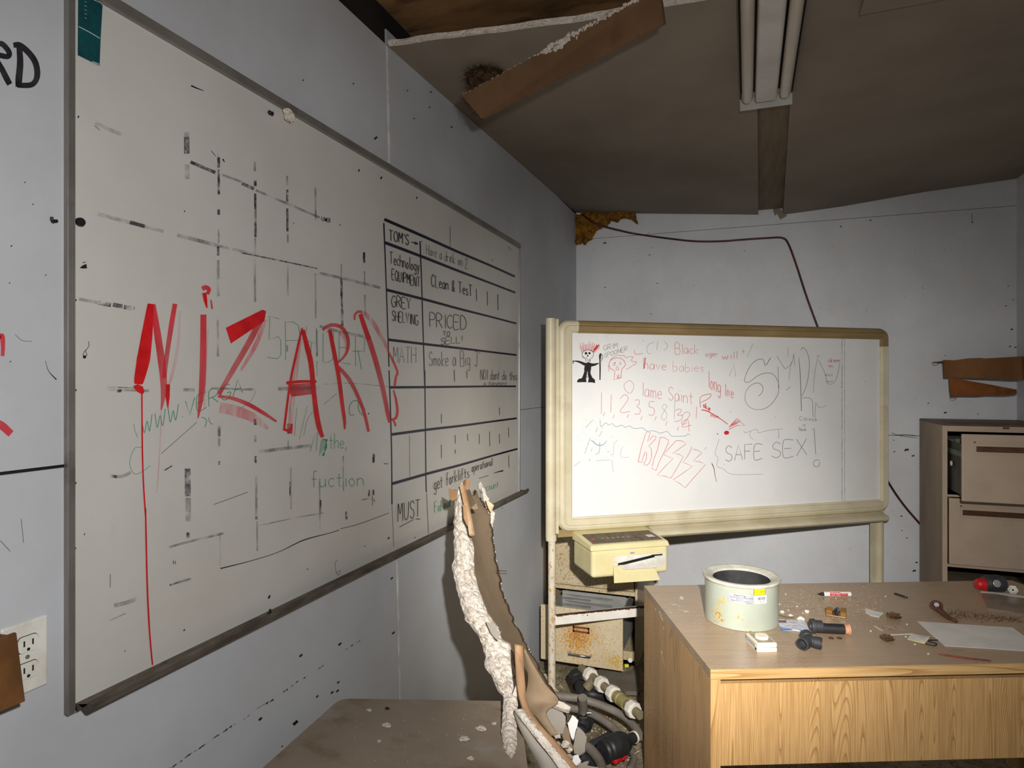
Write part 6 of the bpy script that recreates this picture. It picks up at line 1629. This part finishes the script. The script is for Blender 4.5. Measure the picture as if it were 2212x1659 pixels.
# white fringe on the far edge
mb = MB()
for q in range(70):
    y = 1050 + q * 6.2; xf = lerp_tab(TF, y); d_ = dfar(y)
    big = 0.010 if y < 1125 else 0.0022
    mb.blob(at(xf + random.uniform(-2, 3), y, d_ - 0.002), (big * random.uniform(.5, 1.2), big, big * 1.4), 0.6, 2, 1, q)
mb.build('gypsum_fringe', m_gyp, pb)
def slabP(name, k, pts, d0, d1, m_, th=0.010, parent=pb, jg=0.0015):
    ys = [p_[1] for p_ in pts]; y0_, y1_ = min(ys), max(ys)
    P3 = [at(*cr(k, x, y), d0 + (d1 - d0) * (y - y0_) / max(y1_ - y0_, 1)) for x, y in pts]
    # flatten onto a best plane through three points
    n_ = (P3[len(P3) // 3] - P3[0]).cross(P3[2 * len(P3) // 3] - P3[0]).normalized()
    P3 = [p_ - n_ * (p_ - P3[0]).dot(n_) for p_ in P3]
    if jg: P3 = [p_ - n_ * (p_ - P3[0]).dot(n_) for p_ in jag(P3, jg, 0.012)]
    if n_.dot(ray(1106, 1200)) < 0: n_ = -n_
    return MB().prism(P3, n_ * th).build(name, m_, parent)
# splinters at the top and paper flaps
mb = MB(); a_ = at(*cr('P', 100, 75), 2.06); b_ = at(*cr('P', 155, 352), 1.94)
mb.tube([a_, a_.lerp(b_, .5) + RT * 0.002, b_], 0.0085, 4, smooth=False); mb.build('wood_splinter', m_stick, pb)
mb = MB(); a_ = at(*cr('P', 128, 48), 2.08); b_ = at(*cr('P', 118, 100), 2.06); mb.tube([a_, b_], [0.012, 0.009], 4, smooth=False); mb.build('wood_splinter', m_lath, pb)
slabP('paper_flap', 'P', [(22, 90), (75, 105), (72, 150), (42, 160), (28, 150)], 2.07, 2.05, m_lath, 0.004)
slabP('paper_flap', 'P', [(100, 180), (125, 190), (135, 310), (108, 260)], 2.00, 1.95, m_lath, 0.003)
slabP('paper_flap', 'P', [(150, 200), (178, 175), (190, 205), (165, 212)], 2.03, 2.02, m_ppaper, 0.003)
slabP('paper_flap', 'P', [(232, 150), (278, 185), (262, 230), (244, 195)], 2.24, 2.22, m_stick, 0.003)
slabP('paper_flap', 'P', [(232, 838), (285, 850), (300, 905), (320, 890), (300, 945), (262, 905)], 1.78, 1.74, m_pgrey, 0.002)
mb = MB()
for y_ in (555, 570): mb.tube([at(*cr('P', 285, y_ - 4), 2.20), at(*cr('P', 350, y_), 2.16)], 0.0012, 5)
mb.build('wire_end', m_rustedge, pb)
# dangling crumbled branch down to the table
rows = []
for i_ in range(40):
    t_ = i_ / 39; y = 1500 + (1655 - 1500) * t_
    xl = lerp_tab([(1500, 1088), (1540, 1086), (1575, 1083), (1659, 1092)], y) + 3 * noise.noise(V((y * 0.08, 0, 7))); xr = lerp_tab([(1500, 1122), (1540, 1116), (1659, 1117)], y) + 1.5 * noise.noise(V((y * 0.1, 4, 7)))
    dn = lerp_tab([(1500, 1.625), (1655, 1.43)], y)
    rows.append([at(xl + (xr - xl) * j / 6 + noise.noise(V((j, y * .15, 2))) * 1.5, y, dn - 0.014 * math.sin(j / 6 * math.pi) + 0.008 * noise.noise(V((j * 2.0, y * 0.13, 3)))) for j in range(7)] + [at(xr - 3, y, dn + 0.022), at(xl + 3, y, dn + 0.022)])
mb = MB(); mb.grid(rows, close=True); mb.add(rows[0], [tuple(range(9))]); mb.add(rows[-1], [tuple(range(9))[::-1]])
mb.build('gypsum_strip', m_gyp, pb)
# brown lath and pale board edge running to the lower right
def ribbon(name, k, left, right, ds, m_, th=0.006, sm=6):
    L3 = smooth_path([at(*cr(k, x, y), d_) for (x, y), d_ in zip(left, ds)], sm); R3 = smooth_path([at(*cr(k, x, y), d_) for (x, y), d_ in zip(right, ds)], sm)
    return MB().grid([[a, a.lerp(b, .5), b] for a, b in zip(L3, R3)], smooth=True).build(name, m_, pb, solidify=th)
ribbon('wood_lath', 'P', [(392, 968), (398, 1060), (404, 1180), (425, 1285), (470, 1390), (560, 1510), (690, 1690)], [(438, 975), (443, 1100), (452, 1200), (462, 1300), (530, 1410), (640, 1530), (770, 1690)], [1.655, 1.62, 1.60, 1.565, 1.525, 1.50, 1.46], m_lath, 0.008)
ribbon('board_edge', 'P', [(395, 1340), (440, 1400), (510, 1490), (590, 1590), (660, 1690)], [(440, 1335), (490, 1400), (560, 1480), (650, 1590), (730, 1690)], [1.545, 1.515, 1.49, 1.47, 1.45], m_gyp, 0.012)
ribbon('board_underside', 'P', [(392, 1350), (420, 1430), (470, 1530), (530, 1640), (545, 1690)], [(400, 1342), (445, 1405), (515, 1500), (600, 1600), (662, 1695)], [1.555, 1.525, 1.50, 1.48, 1.46], m_pgrey, 0.006)
ribbon('paper_tail', 'P', [(446, 1000), (470, 1150), (455, 1290), (520, 1380), (600, 1480)], [(450, 990), (560, 1180), (640, 1280), (570, 1350), (640, 1470)], [1.70, 1.72, 1.72, 1.66, 1.62], m_ppaper, 0.006)
# spiky white shard
slabP('gypsum_shard', 'P', [(380, 1250), (400, 1200), (430, 1160), (438, 1172), (420, 1230), (405, 1262)], 1.61, 1.60, m_gyp, 0.008)

# ---- loose scraps right of the slab
def scrap(name, k, pts, z, m_, label, cat='plasterboard', th=0.010, tilt=0.0, group=None, jg=0.002, lift=None):
    """flat broken piece: a pixel outline laid on a plane at height z tipped towards the camera"""
    c_ = [on_z(*cr(k, x, y), z) for x, y in pts]
    cen_ = sum(c_, V((0, 0, 0))) / len(c_)
    n_ = (UP * math.cos(tilt) + (CAM - cen_).normalized() * math.sin(tilt)).normalized()
    P3 = [on_pl(*cr(k, x, y), cen_, n_) for x, y in pts]
    P3 = [p_ - n_ * (p_ - cen_).dot(n_) for p_ in jag(P3, jg, 0.012)]
    o_ = MB().prism(P3, -n_ * th).build(name, m_)
    SCR.append(o_)
    return tag(o_, label, cat, group)
SCR = []
scrap('plasterboard_scrap', 'Q', [(-20, 625), (60, 622), (160, 660), (300, 730), (420, 785), (470, 815), (440, 865), (350, 840), (240, 790), (120, 755), (0, 720)], 0.42, m_gyp, 'long crumbling white plaster strip right of the slab', tilt=0.9, th=0.02)
scrap('plasterboard_scrap', 'Q', [(130, 840), (250, 800), (330, 850), (395, 950), (390, 1080), (365, 1180), (300, 1190), (240, 1215), (150, 1110), (80, 990), (60, 940)], 0.36, m_pgrey, 'broad smooth grey plasterboard scrap below the crumbling strip', tilt=1.0)
scrap('plasterboard_scrap', 'Q', [(425, 1040), (490, 925), (535, 960), (572, 1000), (556, 1090), (500, 1270), (470, 1230), (440, 1120)], 0.24, m_white, 'narrow pale scrap standing upright beside the grey scrap', tilt=1.0)
scrap('plasterboard_scrap', 'Q', [(562, 1085), (605, 1120), (650, 1165), (685, 1230), (670, 1330), (665, 1430), (590, 1478), (515, 1450), (500, 1360), (520, 1240)], 0.20, m_pgrey, 'speckled tan-grey scrap with broken edges nearest the black valve', tilt=0.9)
scrap('plasterboard_scrap', 'Q', [(240, 1240), (300, 1290), (400, 1390), (500, 1500), (490, 1540), (380, 1470), (290, 1400), (245, 1330)], 0.22, m_pgrey, 'thin grey scrap leaning below the broad smooth scrap', tilt=0.9)
scrap('plasterboard_scrap', 'Q', [(330, 1180), (400, 1060), (430, 1120), (500, 1400), (480, 1440), (400, 1330)], 0.22, m_ppaper, 'tan paper scrap between the broad scrap and the speckled one', tilt=0.9, th=0.004)
scrap('plasterboard_scrap', 'Q', [(500, 1490), (570, 1470), (610, 1560), (540, 1620), (470, 1570)], 0.17, m_white, 'small pale scrap at the bottom of the pile', tilt=0.7)
scrap('plasterboard_scrap', 'Q', [(520, 1620), (660, 1570), (720, 1560), (690, 1620), (850, 1650), (860, 1720), (540, 1720)], 0.10, m_pgrey, 'dusty tan scrap at the bottom frame edge under the hose', tilt=0.5)
for i_, (x, y, z, s_) in enumerate(((80, 900, 0.40, 0.012), (270, 1205, 0.33, 0.010), (390, 1330, 0.28, 0.013), (440, 1400, 0.25, 0.010))):
    p = on_z(*cr('Q', x, y), z)
    lab_ = ['white gypsum crumb beside the broad grey scrap', 'white gypsum crumb at the lower tip of the broad grey scrap', 'white gypsum crumb on the thin leaning scrap', 'lowest white gypsum crumb on the thin leaning scrap'][i_]
    MB().blob(p, (s_ * 1.2, s_, s_ * 0.9), 0.6, 2, 2, 50 + i_).build('gypsum_crumb', m_gyp, SCR[(1, 1, 4, 4)[i_]], label='white gypsum crumb')
# chips lying on the grey table
for i_, (k, x, y, s_) in enumerate((('G', 875, 1392, .011), ('G', 765, 1292, .007), ('P', 205, 1445, .013), ('P', 110, 1502, .012), ('P', 148, 1610, .008), ('P', 278, 1412, .006), ('G', 828, 1490, .005))):
    p = on_z(*cr(k, x, y), ZT)
    tag(MB().blob(p + V((0, 0, s_ * 0.25)), (s_, s_ * 0.8, s_ * 0.35), 0.5, 2, 2, 70 + i_).build('plaster_flake', m_gyp), 'white plaster flake on the grey table, ' + ('second from the wall, middle of the top', 'nearest the back edge and the wall', 'largest, beside the dangling plaster strip', 'broad, towards the front', 'small, closest to the front', 'small, behind the largest one', 'tiny, alone towards the wall')[i_], 'plaster', 'plaster flakes on the grey table')
tag(MB().blob(on_z(*cr('G', 880, 1282), ZT) + V((0, 0, .002)), (.007, .004, .003), 0.3, 2, 2, 90).build('dirt_crumb', m_absb), 'small black crumb on the grey table', 'dirt')
mb = MB()
for q in range(90):
    x = random.uniform(380, 1080); y = random.uniform(1520, 1655); p = on_z(x if x > 700 else x + 350, y, ZT + 0.0005)
    mb.blob(p, random.uniform(0.0005, 0.0016), 0.3, 2, 1, q)
tag(mb.build('table_grit', m_grit), 'fine grit scattered on the grey table', 'grit', kind='stuff')

# ================================================================== pipes and hoses on the floor
m_hose = mat('grey_hose', (128, 121, 112), (106, 100, 92), scale=10, rough=0.55, spots=[((150, 136, 116), 14, 0.60, 0.72, 0.6)])
m_cpvc = mat('olive_grey_pipe', (128, 118, 92), (108, 98, 76), scale=12, rough=0.5)
m_olive = mat('olive_coupling', (138, 128, 82), rough=0.5)
m_nut = mat('white_compression_nut', (226, 222, 212), (206, 200, 188), scale=20, rough=0.45)
m_orange = mat('orange_strip', (226, 96, 40), rough=0.5)
m_slab = mat('grey_slab', (118, 110, 98), (98, 90, 78), scale=6, rough=0.8, spots=[((70, 60, 48), 12, 0.6, 0.75, 0.6)])
def q3(x, y, z): return on_z(*cr('Q', x, y), z)
# slab under the pipes
scrap('floor_slab', 'Q', [(820, 300), (1000, 290), (1180, 330), (1410, 290), (1420, 600), (1230, 600), (1100, 520), (960, 470), (850, 380)], 0.05, m_slab, 'flat grey board lying on the floor in front of the filing cabinet', 'board', th=0.02)
# compression pipe run
zp = 0.20
a_, b_ = q3(610, 275, zp), q3(1430, 930, zp)
dirp = (b_ - a_).normalized()
cpv = thing('compression_pipe', 'olive-grey plastic pipe with four white compression nuts on the floor', 'pipe', V((a_.x, a_.y, 0)))
MB().tube([a_, b_], 0.0185, 16).build('pipe', m_cpvc, cpv)
def tproj(x, y): return (q3(x, y, zp) - a_).dot(dirp)
for x, y in ((752, 372), (890, 500), (1050, 630), (1300, 850)):
    t_ = tproj(x, y)
    MB().lathe([(0.019, -0.020), (0.030, -0.020), (0.034, -0.012), (0.034, 0.014), (0.031, 0.019), (0.019, 0.019)], a_ + dirp * t_, dirp, 8, smooth=False).build('compression_nut', m_nut, cpv)
t0_, t1_ = tproj(1090, 665), tproj(1225, 775)
MB().lathe([(0.019, 0), (0.026, 0.002), (0.027, (t1_ - t0_) * 0.4), (0.022, (t1_ - t0_) * 0.45), (0.027, (t1_ - t0_) * 0.55), (0.026, t1_ - t0_), (0.019, t1_ - t0_)], a_ + dirp * t0_, dirp, 20).build('coupling', m_olive, cpv)
t_ = tproj(800, 420); c_ = a_ + dirp * t_
MB().tube([c_, c_ + (-RT * 0.5 - UP * 0.6).normalized() * 0.055], 0.021, 16).build('branch', m_cpvc, cpv)
# black elbow pipe
bp_ = [q3(555, 430, 0.14), q3(590, 520, 0.13), q3(640, 600, 0.12), q3(760, 640, 0.12), q3(950, 660, 0.11), q3(1080, 740, 0.10), q3(1170, 830, 0.08)]
be = thing('black_pipe', 'black plastic pipe with elbow and open cup beside the compression pipe', 'pipe', V((bp_[0].x, bp_[0].y, 0)))
MB().tube(smooth_path(bp_, 5), [0.028] * 6 + [0.026] * 12 + [0.024] * 12 + [0.03], 16).build('pipe', m_absb, be)
mb = MB(); hollow(mb, bp_[1], (bp_[0] - bp_[1]).normalized(), 0.037, 0.075, 0.005, 0.03); mb.build('cup', m_absb, be)
mb = MB(); mb.lathe([(0.028, -0.02), (0.041, -0.018), (0.041, 0.02), (0.028, 0.022)], bp_[2], (bp_[3] - bp_[2]).normalized(), 24); mb.build('collar', m_absb, be)
mb = MB(); mb.blob(q3(1090, 740, 0.09), (0.05, 0.04, 0.035), 0.2, 1.5, 3, 3, True); mb.build('lump', m_absb, be)
# hoses
def hose(pts, r_, label, m_=m_hose):
    tag(MB().tube(smooth_path([q3(*p_) for p_ in pts], 8), r_, 12).build('hose', m_), label, 'hose')
hose([(180, 640, .14), (300, 665, .14), (560, 695, .14), (800, 760, .13), (1050, 860, .12), (1230, 970, .11), (1350, 1090, .10), (1440, 1230, .09)], 0.017, 'longest grey hose arching across under the compression pipe')
hose([(380, 800, .10), (520, 840, .10), (700, 885, .10), (880, 975, .10), (1050, 1100, .09), (1180, 1240, .08), (1260, 1330, .05)], 0.016, 'grey hose arching below the longest hose')
hose([(640, 1330, .085), (740, 1400, .085), (820, 1490, .085), (880, 1600, .085), (900, 1720, .085)], 0.019, 'thick grey hose curving down at the bottom left of the black valve')
hose([(580, 1500, .04), (680, 1530, .04), (780, 1600, .04), (840, 1700, .04)], 0.017, 'bluish grey hose under the thick curving hose', m_abs)
hose([(1270, 1350, .04), (1320, 1440, .04), (1340, 1540, .04), (1290, 1680, .04)], 0.014, 'short grey hose against the desk side right of the red handle')
# clamped stub
sp = thing('clamped_stub', 'upright grey pipe stub with a bright metal clamp', 'pipe', q3(645, 975, 0.0))
s0, s1 = q3(645, 950, 0.08), q3(632, 705, 0.185)
s1 = s0 + (s1 - s0).normalized() * 0.13
MB().tube([s0, s1], 0.019, 16).build('stub', m_hose, sp)
ax = (s1 - s0).normalized()
MB().lathe([(0.0195, 0.030), (0.0225, 0.030), (0.0225, 0.042), (0.0195, 0.042)], s0, ax, 20).build('clamp', m_chrome, sp)
MB().box(-0.006, 0.006, -0.006, 0.006, -0.005, 0.005)
mb = MB(); c_ = s0 + ax * 0.036 + RT * 0.022 - FW * 0.012; mb.tube([c_ - RT * 0.008, c_ + RT * 0.010], 0.006, 8); mb.build('clamp_screw', m_chrome, sp)
MB().blob(s0 - V((0, 0, 0.03)), (0.045, 0.04, 0.035), 0.35, 2.0, 2, 8).build('base_lump', m_absb, sp)
# black valve with red handle
v0, v1 = q3(930, 1430, 0.10), q3(1225, 1290, 0.10)
vv_ = thing('black_valve', 'black ball valve body with a red lever on the floor beside the desk', 'valve', V((v0.x, v0.y, 0)))
ax = (v1 - v0).normalized(); Lv = (v1 - v0).length
MB().lathe([(0, -0.008), (0.036, -0.008), (0.042, 0.0), (0.042, 0.012), (0.038, 0.016), (0.044, 0.024), (0.048, Lv * 0.5), (0.046, Lv * 0.8), (0.036, Lv), (0, Lv)], v0, ax, 28).build('body', m_absb, vv_)
MB().lathe([(0.022, Lv), (0.022, Lv + 0.010), (0.024, Lv + 0.010)], v0, ax, 20).build('ring', m_ivory, vv_)
MB().tube([v1, v1 + ax * 0.055], 0.021, 18).build('spigot', m_absb, vv_)
MB().lathe([(0.021, 0.048), (0.0235, 0.048), (0.0235, 0.056), (0.021, 0.056)], v1, ax, 20).build('ring', m_ivory, vv_)
h0, h1 = q3(1045, 1590, 0.06), q3(1215, 1505, 0.06)
dh = (h1 - h0).normalized(); wv = dh.cross(UP)
mb = MB(); K = [(0.0, 0.012), (0.012, 0.017), (0.03, 0.015), (0.05, 0.013), (0.075, 0.017), (0.09, 0.013)]
sc_ = (h1 - h0).length / 0.09
mb.prism([h0 + dh * a * sc_ + wv * w_ for a, w_ in K] + [h0 + dh * a * sc_ - wv * w_ for a, w_ in K[::-1]], (0, 0, 0.016)); mb.build('lever', m_redcap, vv_, bevel=0.003, label='red lever handle')
MB().tube([(h0 + h1) / 2 + UP * 0.012, v0.lerp(v1, 0.45)], 0.012, 10).build('stem', m_absb, vv_)
# dark bar, orange strips, caps
tag(MB().tube([q3(690, 1370, 0.03), q3(1045, 1185, 0.03)], 0.016, 10).build('dark_bar', m_abs), 'dark grey bar lying behind the black valve', 'bar')
for (x0_, y0_, x1_, y1_, nm) in ((885, 925, 960, 978, 'upper'), (785, 985, 850, 1018, 'lower')):
    a_, b_ = q3(x0_, y0_, 0.07), q3(x1_, y1_, 0.07); w_ = (b_ - a_).normalized().cross(UP) * 0.004
    tag(MB().prism([a_ - w_, b_ - w_, b_ + w_, a_ + w_], (0, 0, 0.003)).build('orange_strip', m_orange), '%s thin orange strip by the grey hoses on the floor' % nm, 'strip', 'orange strips')
p = q3(1290, 170, 0.035)
tag(MB().lathe([(0, 0.006), (0.010, 0.006), (0.0125, 0.004), (0.0125, -0.004)], p, (CAM - p).normalized() + V((0, 0, .3)), 20).build('bottle_cap', m_plug), 'white round cap on the floor beside the filing cabinet drawer', 'cap')
a_ = q3(1210, 245, 0.02)
yc = thing('yellow_plug', 'small yellow plug with dark tip near the filing cabinet foot', 'plug', a_ - V((0, 0, .01)))
MB().tube([a_, q3(1265, 245, 0.02)], 0.010, 12).build('plug', mat('yellow_plastic', (214, 204, 50), rough=0.4), yc)
MB().tube([q3(1268, 245, 0.02), q3(1300, 248, 0.018)], [0.006, 0.002], 8).build('tip', m_dark, yc)
# straw stem
tag(MB().tube([q3(1270, 1520, 0.03), q3(1340, 1470, 0.05), q3(1415, 1420, 0.06)], 0.0016, 5).build('straw', m_stick), 'thin dry straw stem leaning by the desk side', 'stem')
# floor crumbs
mb = MB()
for q in range(380):
    p = q3(random.uniform(150, 1400), random.uniform(300, 1660), 0.0)
    if (M3.inverted() @ p).x > -0.01 and (M3.inverted() @ p).y < DDEP: continue
    mb.blob(p + V((0, 0, 0.001)), random.uniform(0.0015, 0.006), 0.5, 2, 1, q)
tag(mb.build('floor_rubble', m_grit), 'fine pale rubble strewn over the floor', 'rubble', kind='stuff')
